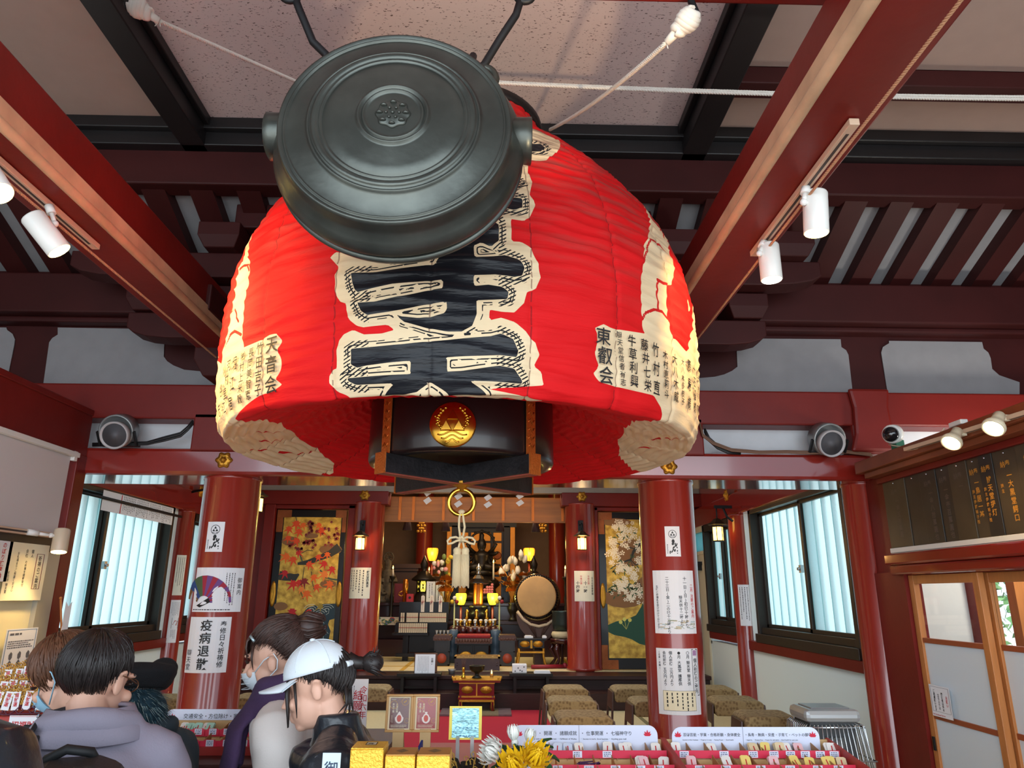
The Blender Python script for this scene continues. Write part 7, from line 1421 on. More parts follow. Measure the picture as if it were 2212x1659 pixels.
tray('stepped tray of charms under the pet and health sign',RX0,RX1,rowsC,.0,(9,9,9),((.06,.30,.475,.60,.70,.79,.88,.965),(.1,.25,.45,.62,.78,.9),(.2,.5,.8)))
z1,z0=at(1260,1567,2.985).z,at(1260,1623,2.985).z
sign_panel('charm_sign','white sign for money luck with red lotuses behind the chrysanthemums',at(1105,1600,2.99).x,at(1421,1600,2.99).x,2.99,z0,z1,(('金運 ・ 開運 ・ 諸願成就',.11),('・ 仕事開運 ・ 七福神守り',.47)),(('Lucky with money ・ Good luck ・ Fulfillment of Wishes',.13),('・ Success in work, Good business ・ Anything goes well',.47)),.0165,.0075,(.05,.93),mid=.46)
z1,z0=at(1610,1571,2.985).z,at(1610,1623,2.985).z
sign_panel('charm_sign','white sign listing study, health and pet charms at the right',at(1452,1600,2.99).x,at(1771,1600,2.99).x,2.99,z0,z1,(('芸術芸能・学業・合格祈願・身体健全',.075),('・長寿・無病・安産・子育て・ペットの御守',.49)),(('Success in show business ・ Progress in study ・ Passing Prayer ・ Good health',.07),('・ longevity ・ Disease-Free ・ Prayer for safe birth ・ Good health for your pets',.49)),.0130,.0060,(.04,.955),mid=.48)
LX0,LX1=at(318,1590,3.3).x,at(600,1590,3.3).x;rowsL=[(3.30,1.072),(3.185,1.050)]
t=tray('stepped tray of charms behind the man in the grey coat',LX0,LX1,rowsL,0,(9,8),((),()))
m=MB();m.box(LX0-.01,3.165,1.0,LX1+.01,3.18,1.03);m.build('front_board',REDB,t)
for i,(y,z)in enumerate(rowsL):
 n=(9,8)[i]
 for k in range(n):
  x=LX0+(LX1-LX0)*(k+.5)/n;m=MB();fn=frame((x-.026,y-.005,z-.022),X3,Z3);m.prism([(0,0),(.052,0),(.052,.02),(.046,.027),(.006,.027),(0,.02)],fn,0,.002);g=m.build('tab',PINK,t);m=MB();m.quad(.012,.003,.042,.026,fn,0,.0026);m.build('price_label',WHT,g);m=MB();m.lines(.016,.006,.039,.024,3,fn,0,.0032,False,.4,k);m.build('print',TXT,g)
z1,z0=at(450,1532,3.42).z,at(450,1572,3.42).z
sign_panel('charm_sign','white traffic safety sign with a red lotus left of the scarf',at(356,1550,3.42).x,at(640,1550,3.42).x,3.42,z0-.02,z1,(('交通安全・方位除け・家内安全',.14),('・火難除け',.66)),(('Safety ・ A charm that gets rid of afflictions ・ Fire prevention',.15),('Safe',.64)),.0215,.0088,(.055,),mid=.62)
# small charms lying in the trays
def packet(nm,lb,cat,grp,c,w,h,d,col,rx,rz,mark=INKR,cord=None):
 key=(grp,col)
 if key not in packet.c:
  t=thing(nm,lb,cat,(0,0,0),grp);m=MB();m.prism([(-w/2,0),(w/2,0),(w/2,h*.9),(w*.32,h),(-w*.32,h),(-w/2,h*.9)],lambda u,v,dd:Vector((u,-d/2+dd,v)),0,d);m.build('packet',col,t)
  f=frame((-w/2,-d/2,0),X3,Z3);m=MB();m.quad(w*.44,h*.3,w*.56,h*.75,f,0,.0006);m.build('printed_mark',mark,t)
  if cord:m=MB();m.tube([(-w*.12,-d,h*.95),(-w*.2,-d*1.2,h*1.2),(0,-d*1.3,h*1.32),(w*.2,-d*1.2,h*1.2),(w*.12,-d,h*.95),(0,-d,h*.7)],w*.045,5);m.build('cord',cord,t)
  packet.c[key]=t;o=t
 else:o=dup(packet.c[key],(0,0,0),lb)
 o.location=c;o.rotation_euler=(rx,0,rz);return o
packet.c={}
CP={'white':mat('white charm paper',(232,228,222),.6),'blue':mat('pale blue charm',(200,214,236),.6),'pink':mat('pink charm',(230,186,190),.6),'yellow':mat('yellow charm',(232,206,116),.6),'green':mat('mint charm',(170,214,196),.6),'beige':mat('beige charm',(222,200,160),.6)}
rg=random.Random(9)
def fill(x0,x1,y,z,spec,lb,grp):
 for u,colr,n in spec:
  for k in range(n):packet('charm',lb%colr,'charm',grp,(x0+u*(x1-x0)+rg.uniform(-.008,.008),y+.03+.010*k,z-.02),.034,.046,.004,CP[colr],-.75+rg.uniform(-.1,.1),rg.uniform(-.25,.25))
fill(CX0,CX1,2.90,1.070,((.27,'blue',2),(.335,'blue',2),(.42,'white',1),(.62,'white',3),(.74,'white',2),(.95,'white',2)),'%s paper charm in the back row of the money luck tray','charms in the money luck tray')
fill(CX0,CX1,2.785,1.046,((.80,'white',3),(.84,'pink',1),(.95,'white',2)),'%s charm card in the second row of the money luck tray','charms in the money luck tray')
fill(RX0,RX1,2.90,1.070,((.03,'white',2),(.25,'white',1),(.50,'beige',2),(.56,'yellow',1),(.66,'beige',2),(.71,'white',2),(.78,'pink',1),(.97,'white',2)),'%s paper charm in the back row of the pet and health tray','charms in the health tray')
fill(RX0,RX1,2.785,1.046,((.08,'pink',2),(.28,'white',2),(.40,'yellow',2),(.56,'pink',2),(.70,'yellow',2),(.76,'yellow',1),(.88,'yellow',2),(.95,'beige',1)),'%s charm in the second row of the pet and health tray','charms in the health tray')
fill(LX0,LX1,3.30,1.072,((.05,'beige',3),(.10,'white',2),(.24,'white',2),(.27,'green',2),(.35,'green',1),(.40,'white',2),(.43,'green',2),(.60,'white',2),(.62,'green',1)),'%s wrapped charm in the back row of the left tray','charms in the left tray')
def cordball(c,n,col,lb,s=.03):
 m=MB();r_=random.Random(int(c[0]*1000))
 for k in range(n):q=Vector(c);m.tube([q+Vector((r_.uniform(-s,s),r_.uniform(-s*.6,s*.6),r_.uniform(0,s*.8)))for _ in range(6)],.0022,5)
 tag(m.build('cord_tangle',col),lb,'cord')
cordball((CX0+.46*(CX1-CX0),2.82,1.015),6,mat('violet cord',(70,34,84),.6),'tangle of violet charm cords in the money luck tray',.045);cordball((RX0+.04*(RX1-RX0),2.82,1.015),5,mat('violet cord',(70,34,84),.6),'tangle of violet charm cords in the health tray',.03);cordball((LX0+.06*(LX1-LX0),3.20,1.04),8,mat('violet cord',(70,34,84),.6),'tangle of dark violet cords hanging over the left tray',.05)
# wooden framed posters
def poster(px0,px1,lb,bgc,head,head2,round_top):
 Y=2.72;a,b=at(px0,1500,Y),at(px1,1582,Y);w,h=b.x-a.x,a.z-b.z;t=thing('framed_poster',lb,'poster',((a.x+b.x)/2,Y,b.z),'wood framed posters');fn=frame((a.x,Y,b.z),X3,(Z3+Y3*.12));fw=w*.085
 m=MB()
 for u0,v0,u1,v1 in((0,0,w,fw),(0,h-fw,w,h),(0,fw,fw,h-fw),(w-fw,fw,w,h-fw)):m.prism([(u0,v0),(u1,v0),(u1,v1),(u0,v1)],fn,-.008,.006)
 m.build('frame',mat('golden oak frame',(196,146,84),.45),t,bevel=.002)
 m=MB();m.quad(fw,fw,w-fw,h-fw,fn,0,-.002);m.build('border',mat('cream border',(226,206,170),.6),t);m=MB();m.quad(w*.15,h*.1,w*.85,h*.9,fn,0,-.0012);m.build('print_ground',mat('print '+head,bgc,.35,coat=.4),t)
 m=MB();P=[]
 for k in range(32):
  a_=2*PI*k/32;rx=w*.155;P.append((w*.5+rx*math.sin(a_)*(1 if math.cos(a_)<.3 else.8),h*.36+h*.13*math.cos(a_)))
 m.flat(P,fn,0,0);nk=[(w*.5-.035*w,h*.47),(w*.5+.035*w,h*.47),(w*.5+.05*w,h*.53),(w*.5-.05*w,h*.53)]if round_top else[(w*.5-.10*w,h*.43),(w*.5+.10*w,h*.43),(w*.5+.015*w,h*.54),(w*.5-.015*w,h*.54)];m.flat(nk,fn,0,.0002)
 m.build('amulet_picture',mat('white amulet',(236,220,210),.5),t);m=MB();m.flat([(w*.5+w*.085*math.sin(k*.5236),h*.36+h*.09*math.cos(k*.5236))for k in range(12)],fn,0,.0006);m.build('amulet_drawing',mat('pink drawing',(206,96,84),.6),t)
 m=MB();m.text(head,w*.40,h*.76,h*.062,fn,0,.0006,.01,True);m.text(head2,w*.27,h*.76,h*.062,fn,0,.0006,.01,True);m.lines(w*.2,h*.12,w*.8,h*.20,4,fn,0,.0006,False,.35);m.lines(w*.19,h*.24,w*.27,h*.44,2,fn,0,.0006,True,.3);m.text('Business' if not round_top else 'Art',w*.19,h*.85,h*.035,fn,0,.0006,.01);m.build('lettering',mat('cream lettering',(240,226,200),.6),t)
 m=MB()
 for cx_,cy_,r in((.70,.80,.13),(.50,.83,.055),(.78,.30,.085),(.28,.72,.14)):m.add([fn(w*cx_+w*r*f_*math.sin(2*PI*k/24),h*cy_+w*r*f_*math.cos(2*PI*k/24),.0008)for f_ in(1,.92)for k in range(24)],[(k,(k+1)%24,24+(k+1)%24,24+k)for k in range(24)])
 m.text('結',w*.64,h*.77,h*.05,fn,0,.0008,.02);m.text('願',w*.70,h*.80,h*.05,fn,0,.0008,.02);m.build('gold_rings',mat('gold print',(220,170,84),.5),t)
 m=MB();m.bar((a.x+w*.5,Y+.03,b.z+h*.5),(a.x+w*.5,Y+.16,1.02),.02,.005);m.box(a.x+w*.3,Y-.005,1.02,a.x+w*.7,Y+.01,b.z+.01);m.build('easel_leg',PALEW,t)
poster(835,890,'wood framed brown poster of a drop shaped amulet',(104,46,36),'金運招福','商売繁盛',False);poster(893,948,'wood framed red poster of a gourd shaped amulet',(156,38,34),'福徳円満','芸能上達',True)
# clear stand with a yellow edged sheet
Y=2.62;a,b=at(971,1526,Y),at(1040,1598,Y);w,h=b.x-a.x,a.z-b.z;t=thing('acrylic_stand','clear stand with yellow edged sheet and painted blue reflections','sign stand',((a.x+b.x)/2,Y,1.02));fn=frame((a.x,Y,b.z),X3,(Z3+Y3*.15))
m=MB();m.quad(0,0,w,h,fn,0,0);m.prism([(0,0),(w,0),(w,h),(0,h)],fn,-.004,-.001);m.build('yellow_sheet',mat('yellow sheet',(232,206,40),.3),t)
m=MB();m.quad(w*.09,h*.06,w*.91,h*.94,fn,0,.0008);SH=mat('print silver blue',(150,200,206),.15,metal=.5,var=.5,vscale=28,stretch=(1,1,3),bump=.5,bscale=40);m.build('painted_reflection',SH,t)  # blue reflections on the sheet, painted as a patterned layer
m=MB();rg2=random.Random(6);[m.text(ch,w*(.18+.12*(k%6)),h*(.32-.10*(k//6)),h*.07,fn,0,.0014,.02)for k,ch in enumerate('御守御札絵馬')];m.lines(w*.3,h*.08,w*.85,h*.14,1,fn,0,.0014);m.build('lettering',mat('blue print',(90,130,170),.8),t)
m=MB()
for u in(.28,.72):p=fn(w*u,0,0);m.box(p.x-.006,Y-.01,1.02,p.x+.006,Y+.012,p.z+.012);m.box(p.x-.008,Y-.03,1.02,p.x+.008,Y+.06,1.026)
m.build('clear_foot',mat('clear acrylic',(206,214,214),.1,trans=.6),t)
# shallow trays of wrapped charms in front of the posters
TRY=mat('dark tray',(52,30,28),.4)
for i,(px0,px1,colr,lb,tl)in enumerate(((826,886,mat('tan wrapper',(190,160,120),.5),'tan wrapped charm in the left shallow tray','dark shallow tray of tan wrapped charms'),(884,944,mat('rust wrapper',(156,70,50),.5),'rust wrapped charm in the right shallow tray','dark shallow tray of rust wrapped charms'))):
 Y=2.50;a,b=at(px0,1606,Y),at(px1,1606,Y);w=b.x-a.x-.006;zt=1.045;m=MB();m.box(a.x,Y-.06,1.02,a.x+w,Y+.08,1.05);m.box(a.x,Y-.065,1.02,a.x+w,Y-.06,1.075);m.box(a.x,Y+.08,1.02,a.x+w,Y+.085,1.10);m.box(a.x-.003,Y-.065,1.02,a.x,Y+.085,1.09);m.box(a.x+w,Y-.065,1.02,a.x+w+.003,Y+.085,1.09)
 tag(m.build('shallow_tray',TRY),tl,'tray','shallow charm trays')
 for r in range(3):
  for k in range(7):packet('wrapped_charm',lb,'charm',lb.split(' in ')[0]+'s',(a.x+w*(k+.5)/7,Y-.035+.04*r,1.052),w/7*.92,.048,.006,colr,-.55+rg.uniform(-.12,.12),rg.uniform(-.12,.12),mark=mat('brown print',(110,60,40),.6))
m=MB();p=at(884,1605,2.5);m.add([(p.x-.004,2.43,1.05),(p.x+.03,2.585,1.12),(p.x+.036,2.585,1.12),(p.x+.003,2.43,1.05),(p.x-.004,2.43,1.09),(p.x+.03,2.585,1.16),(p.x+.036,2.585,1.16),(p.x+.003,2.43,1.09)],[(0,1,5,4),(2,3,7,6),(4,5,6,7),(0,4,7,3)]);tag(m.build('blue_divider',mat('navy card',(34,50,110),.5)),'navy card between the two shallow trays','divider')
# heap of black charms with gold cords
BLK=mat('black charm cloth',(26,24,24),.5);GC_=mat('gold charm cord',(206,168,80),.4,metal=.4)
rg=random.Random(17)
for r in range(6):
 for k in range(6):
  x=at(958+k*17+rg.uniform(-5,5),1640,2.45).x;y=2.26+r*.055;packet('black_charm','black charm packet with gold cord in the heap beside the flowers','charm','heap of black charms',(x,y+rg.uniform(-.01,.01),1.035+r*.007+rg.uniform(0,.006)),.036,.05,.008,BLK,-.9+rg.uniform(-.3,.25),rg.uniform(-.6,.6),mark=GC_,cord=GC_)
m=MB();p0,p1=at(946,1640,2.45),at(1056,1640,2.45);m.box(p0 .x,2.22,1.02,p1 .x,2.60,1.034);tag(m.build('black_tray',TRY),'dark flat tray under the heap of black charms','tray')
# gold incense boxes
GB=mat('gold foil box',(236,184,60),.35,metal=.35,bump=.5,bscale=140);GBT=mat('bronze foil lid',(196,142,70),.4,metal=.4)
def goldbox(px0,px1,ptop,pfront,Y,d,lb,kind):
 a,b=at(px0,pfront,Y),at(px1,pfront,Y);w=b.x-a.x;z1=a.z;z0=1.02;t=thing('gold_box',lb,'box',((a.x+b.x)/2,Y+d/2,z0),'gold foil boxes');m=MB();m.box(a.x,Y,z0,b.x,Y+d,z1-.001);m.build('box_body',GB,t,bevel=.003);m=MB();m.box(a.x+.001,Y+.001,z1-.001,b.x-.001,Y+d-.001,z1+.002);m.build('box_lid',GBT if kind else GB,t,bevel=.001)
 ft=frame((a.x,Y,z1+.002),X3,Y3);f=frame((a.x,Y,z0),X3,Z3);h=z1-z0
 if kind==0:
  m=MB();m.quad(w*.38,d*.45,w*.68,d*.8,ft,0,.0004);g=m.build('lid_label',mat('silver label',(206,200,180),.4),t);m=MB();m.text('弁',w*.42,d*.52,w*.2,ft,0,.0008,.03)
  for u0,v0,u1,v1 in((.36,.42,.385,.83),(.675,.42,.70,.83),(.36,.42,.7,.45),(.36,.80,.7,.83)):m.quad(w*u0,d*v0,w*u1,d*v1,ft,0,.0007)
  m.build('mark',INK,g)
 else:
  m=MB();m.flat([(w*.5,d*.25),(w*.72,d*.5),(w*.5,d*.75),(w*.28,d*.5)],ft,0,.0004);m.build('lid_diamond',mat('grey diamond',(120,96,64),.5),t)
  m=MB();m.flat([(w*.78+w*.13*math.sin(k*2*PI/24),h*.66+w*.15*math.cos(k*2*PI/24))for k in range(24)],f,0,.001);g=m.build('round_label',PAPER,t);m=MB()
  m.add([f(w*.78+w*rr*math.sin(2*PI*k/24),h*.66+w*rr*1.15*math.cos(2*PI*k/24),.0016)for rr in(.105,.08)for k in range(24)],[(k,(k+1)%24,24+(k+1)%24,24+k)for k in range(24)]);m.flat([(w*.70,h*.70),(w*.86,h*.70),(w*.80,h*.62),(w*.76,h*.62)],f,0,.0016);m.build('red_mark',mat('red seal',(206,60,60),.5),g);m=MB();m.quad(w*.66,h*.02,w*.9,h*.52,f,0,.0012);m.build('side_print',mat('pastel print',(206,190,190),.5),t)
goldbox(757,829,1607,1618,1.965,.09,'taller gold foil box with a black lid mark in front of the black jacket',0);goldbox(832,897,1620,1632,1.96,.09,'gold foil box with grey diamond lid, left of the matching pair',1);goldbox(900,972,1619,1632,1.96,.09,'gold foil box with grey diamond lid, right of the matching pair',1)
# hand written small sign and red lettered board
Y=2.0;a,b=at(698,1626,Y),at(735,1660,Y);w=b.x-a.x;fn=frame((a.x,Y,1.0),X3,Z3);h=a.z-1.0
m=MB();m.box(a.x-.03,Y+.004,-.12,b.x+.01,Y+.04,1.0);tag(m.build('sign_post',REDB),'red block under the small hand lettered sign','stand')
paper('small_sign','small white sign with hand lettered characters in front of the black jacket','sign',[('brush_characters',mat('blue black ink',(40,56,84),.6),lambda m,fn=fn,w=w,h=h:m.text('御守',w*.5,h-.018,w*.78,fn,0,.003,.01,True))],fn,w,h,mat('pale blue paper',(206,226,232),.6))
Y=3.35;a,b=at(752,1467,Y),at(796,1467,Y);w=b.x-a.x;h=a.z-1.0;fn=frame((a.x,Y,1.0),X3,Z3)
t=thing('lettered_board','tall white board with red characters behind the ponytail','sign',((a.x+b.x)/2,Y,1.0));m=MB();m.prism([(0,0),(w,0),(w,h),(0,h)],fn,-.01,0);m.build('board',PAPER,t);m=MB();m.text('令和六年',w*.80,h*.90,h*.125,fn,0,.001,.004,True);m.text('結願紐',w*.55,h*.84,h*.16,fn,0,.001,.006,True);m.build('red_characters',INKR,t);m=MB();m.lines(w*.06,h*.2,w*.38,h*.9,3,fn,0,.001,True,.3);m.build('small_print',INK,t)
# chrysanthemums
bq=at(1110,1650,2.38);t=thing('chrysanthemum_bouquet','white and yellow chrysanthemums with dark leaves at the lower centre','flowers',(bq.x,2.38,1.02));WCH,YCH,LCH=mat('white petals',(240,240,232),.6),mat('yellow petals',(240,196,20),.6),mat('chrysanthemum leaf',(52,92,56),.5)
def bloom(c,r,col,opened,ax):
 M=Vector(ax).to_track_quat('Z','Y').to_matrix();m=MB();rg=random.Random(int(c.x*9999))
 for ring in range(6):
  n=(6,9,12,14,15,15)[ring];el=math.radians((82,68,52,36,20,4)[ring])*(1.0 if opened else.6)+(0 if opened else math.radians(45));L=r*(.55+.09*ring)
  for k in range(n):
   az=2*PI*(k+.5*(ring%2))/n+rg.uniform(-.12,.12);e=el+rg.uniform(-.1,.1);pts=[]
   for j in range(5):
    s_=j/4;ee=e+(.9*s_*s_-.25 if opened else.5*s_*s_);rr=L*s_;pts.append(Vector((rr*math.cos(ee)*math.cos(az),rr*math.cos(ee)*math.sin(az),rr*math.sin(min(ee,1.5)))))
   sd=Vector((-math.sin(az),math.cos(az),0));vs=[]
   for j,p in enumerate(pts):
    w=r*.085*(.5,1,1.15,.95,.25)[j];up=Vector((math.cos(az),math.sin(az),0))*-.02*r
    vs+=[c+M@(p-sd*w),c+M@(p+up*(.6)),c+M@(p+sd*w)]
   m.add(vs,[(3*j+i,3*j+i+1,3*j+i+4,3*j+i+3)for j in range(4)for i in range(2)],0,True)
 m.ball(c,r*.22,10);m.build('bloom',col,t)
for(x,y,Y,r,col,op,ax)in((1112,1604,2.40,.052,WCH,False,(-.15,-.1,1)),(1070,1628,2.34,.056,WCH,True,(-.75,-.5,.5)),(1140,1608,2.42,.048,WCH,False,(.25,-.1,1)),(1152,1640,2.32,.062,YCH,True,(.35,-.75,.65)),(1109,1656,2.28,.060,YCH,True,(-.25,-.75,.6))):bloom(at(x,y,Y),r,col,op,ax)
m=MB();rg=random.Random(2)
for(x,y)in((1112,1608),(1070,1632),(1140,1612),(1152,1645),(1109,1659)):q=at(x,y,2.38);m.tube([(bq.x+rg.uniform(-.01,.01),2.40,1.06),((bq.x+q.x)/2,2.40,(1.1+q.z)/2),tuple(q)],.005,6)
m.build('stems',LCH,t)
def leaf(c,d,L,W_):
 d=Vector(d).normalized();sd=d.cross(Z3).normalized();up=sd.cross(d);m=MB();vs=[]
 prof_=(.1,.55,.8,.6,1.0,.7,.85,.45,.05)
 for j,pw_ in enumerate(prof_):
  s_=j/8;p=Vector(c)+d*(L*s_)-up*(L*.25*s_*s_);vs+=[p-sd*W_*pw_+up*.006,p,p+sd*W_*pw_+up*.006]
 m.add(vs,[(3*j+i,3*j+i+1,3*j+i+4,3*j+i+3)for j in range(8)for i in range(2)],0,True);return m
for(x,y,d,L)in((1138,1618,(.5,-.4,.5),.09),(1160,1612,(.7,-.2,.25),.08),(1120,1622,(0,-.6,.6),.08),(1095,1640,(-.5,-.6,.1),.08),(1085,1650,(-.8,-.3,-.1),.08),(1178,1628,(.8,-.3,-.05),.075),(1135,1640,(.1,-.8,.2),.07),(1165,1608,(.5,.2,.4),.07),(1095,1620,(-.3,-.5,.6),.07),(1172,1645,(.7,-.5,-.3),.07),(1128,1632,(-.2,-.7,.5),.08)):
 q=at(x,y,2.38);leaf(q-Vector(d).normalized()*L*.4,d,L,.022).build('leaf',LCH,t)
m=MB();m.lathe([(.04,0),(.045,.02),(.05,.06),(.038,.10),(.032,.12),(.036,.14)],(bq.x,2.40,1.02),24);tag(m.build('flower_vase',mat('white vase',(226,226,222),.3)),'white vase holding the chrysanthemums','vase')
# golden fan charms on the red display box at the left
FY=3.0;a,b=at(-30,1545,FY),at(98,1545,FY);zb=at(50,1543,FY).z;m=MB();m.box(a.x,FY-.06,1.0,b.x,FY+.32,zb);tag(m.build('display_box',REDB,bevel=.004),'red display box carrying the golden fan charms at the left edge','display box')
p,q=at(20,1546,FY-.07),at(97,1590,FY-.07);w,h=q.x-p.x,p.z-q.z;fn=frame((p.x,FY-.064,q.z),X3,Z3)
paper('fortune_sign','white card with red fortune characters on the red display box','sign',[('red_characters',INKR,lambda m,fn=fn,w=w,h=h:m.text('招福財運',w*.07,h*.36,w*.20,fn,0,.003,.02)),('border',INKR,lambda m,fn=fn,w=w,h=h:[m.quad(w*u0,h*v0,w*u1,h*v1,fn,0,.003)for u0,v0,u1,v1 in((.02,.12,.98,.14),(.02,.94,.98,.96))])],fn,w,h)
FG=mat('gilded bamboo',(206,158,76),.35,metal=.35);proto=None
pl=[(15,1515,0,.1),(38,1512,0,-.05),(62,1505,0,.05),(88,1512,0,.25),(-8,1510,0,.15),(50,1482,1,0),(25,1480,1,.1),(75,1480,1,-.1),(5,1484,1,.1),(40,1456,2,.05),(62,1450,2,-.1),(18,1458,2,0)]
for i,(x,y,r,rz)in enumerate(pl):
 Y=FY-.02+.09*r;zr=zb+.055*r;lb='golden fan charm with a white tag in the display at the left edge'
 if proto is None:
  proto=thing('fan_charm',lb,'charm',(0,0,0),'golden fan charms');m=MB()
  for k in range(13):t_=math.radians(-52+k*104/12);m.tube([(0,0,.005),(.045*math.sin(t_),0,.05*math.cos(t_)),(.062*math.sin(t_),-.004,.088*math.cos(t_)),(.064*math.sin(t_),-.020,.093*math.cos(t_))],.0022,5)
  for rr in(.03,.055,.075):m.tube([(rr*.85*math.sin(math.radians(-50+10*k)),-.003,rr*1.05*math.cos(math.radians(-50+10*k)))for k in range(11)],.0024,5)
  m.build('fan_ribs',FG,proto);m=MB();f=frame((-.014,-.008,.005),X3,Z3);m.prism([(0,0),(.028,0),(.028,.065),(0,.065)],f,0,.002);g=m.build('paper_tag',PAPER,proto);m=MB();m.text('福財運',.014,.060,.016,f,0,.003,.02,True);m.build('red_print',INKR,g)
  m=MB();m.tube([(-.02,-.006,.02),(-.035,-.008,.0),(-.02,-.01,-.01),(.02,-.01,-.008),(.035,-.008,.003),(.02,-.006,.02)],.003,6);m.build('purple_cord',mat('maroon cord',(90,30,50),.6),proto);o=proto
 else:o=dup(proto,(0,0,0),lb)
 q=at(x,y,Y);o.location=(q.x,Y,max(zb+.012,q.z-.05));o.rotation_euler=(-.12,rz,rz)
m=MB();
for r in range(3):m.box(a.x+.01,FY+.03+.09*r,zb,b.x-.01,FY+.12+.09*r,max(zb+.002,at(40,(1505,1478,1450)[r],FY+.09*r).z-.055))
tag(m.build('display_step',REDB),'red steps under the golden fan charms','display step')
# ================================================================== visitors
def loft(m,rings,n=24,mi=0):
 vs=[]
 for(c,rx,ry,ex)in rings:
  c=Vector(c);U_,V_=ex if ex else(X3,Y3)
  vs+=[c+U_*(rx*math.cos(2*PI*k/n))+V_*(ry*math.sin(2*PI*k/n))for k in range(n)]
 N_=len(rings);m.add(vs,[(i*n+k,i*n+(k+1)%n,(i+1)*n+(k+1)%n,(i+1)*n+k)for i in range(N_-1)for k in range(n)]+[tuple(range(n))[::-1],tuple((N_-1)*n+k for k in range(n))],mi,True)
def fused(mb,name,mt,parent,voxel,smooth=4,noise_=0.0,nsc=9):
 me=bpy.data.meshes.new('tmp');me.from_pydata([tuple(v)for v in mb.v],[],mb.f);o=bpy.data.objects.new('tmp',me);COL.objects.link(o)
 r=o.modifiers.new('r','REMESH');r.mode='VOXEL';r.voxel_size=voxel;s_=o.modifiers.new('s','SMOOTH');s_.factor=.5;s_.iterations=smooth
 dg=bpy.context.evaluated_depsgraph_get();dg.update();out=bpy.data.meshes.new_from_object(o.evaluated_get(dg));bpy.data.objects.remove(o);bpy.data.meshes.remove(me)
 out.name=name;out.materials.clear();out.materials.append(mt)
 if noise_:
  co=np.empty(len(out.vertices)*3,np.float32);out.vertices.foreach_get('co',co);co=co.reshape(-1,3);no=np.empty(len(out.vertices)*3,np.float32);out.vertices.foreach_get('normal',no);no=no.reshape(-1,3)
  f=np.sin(co[:,0]*nsc*2.1+co[:,2]*nsc*3.1+np.sin(co[:,1]*nsc*2)*1.5)*np.sin(co[:,1]*nsc*2.7-co[:,2]*nsc*1.6+1)
  co+=no*(f*noise_)[:,None];out.vertices.foreach_set('co',co.ravel())
 out.polygons.foreach_set('use_smooth',np.ones(len(out.polygons),bool));out.update()
 ob=bpy.data.objects.new(name,out);COL.objects.link(ob)
 if parent:ob.parent=parent;ob.matrix_parent_inverse=WM[parent.name].inverted()
 WM[ob.name]=Matrix.Identity(4);return ob
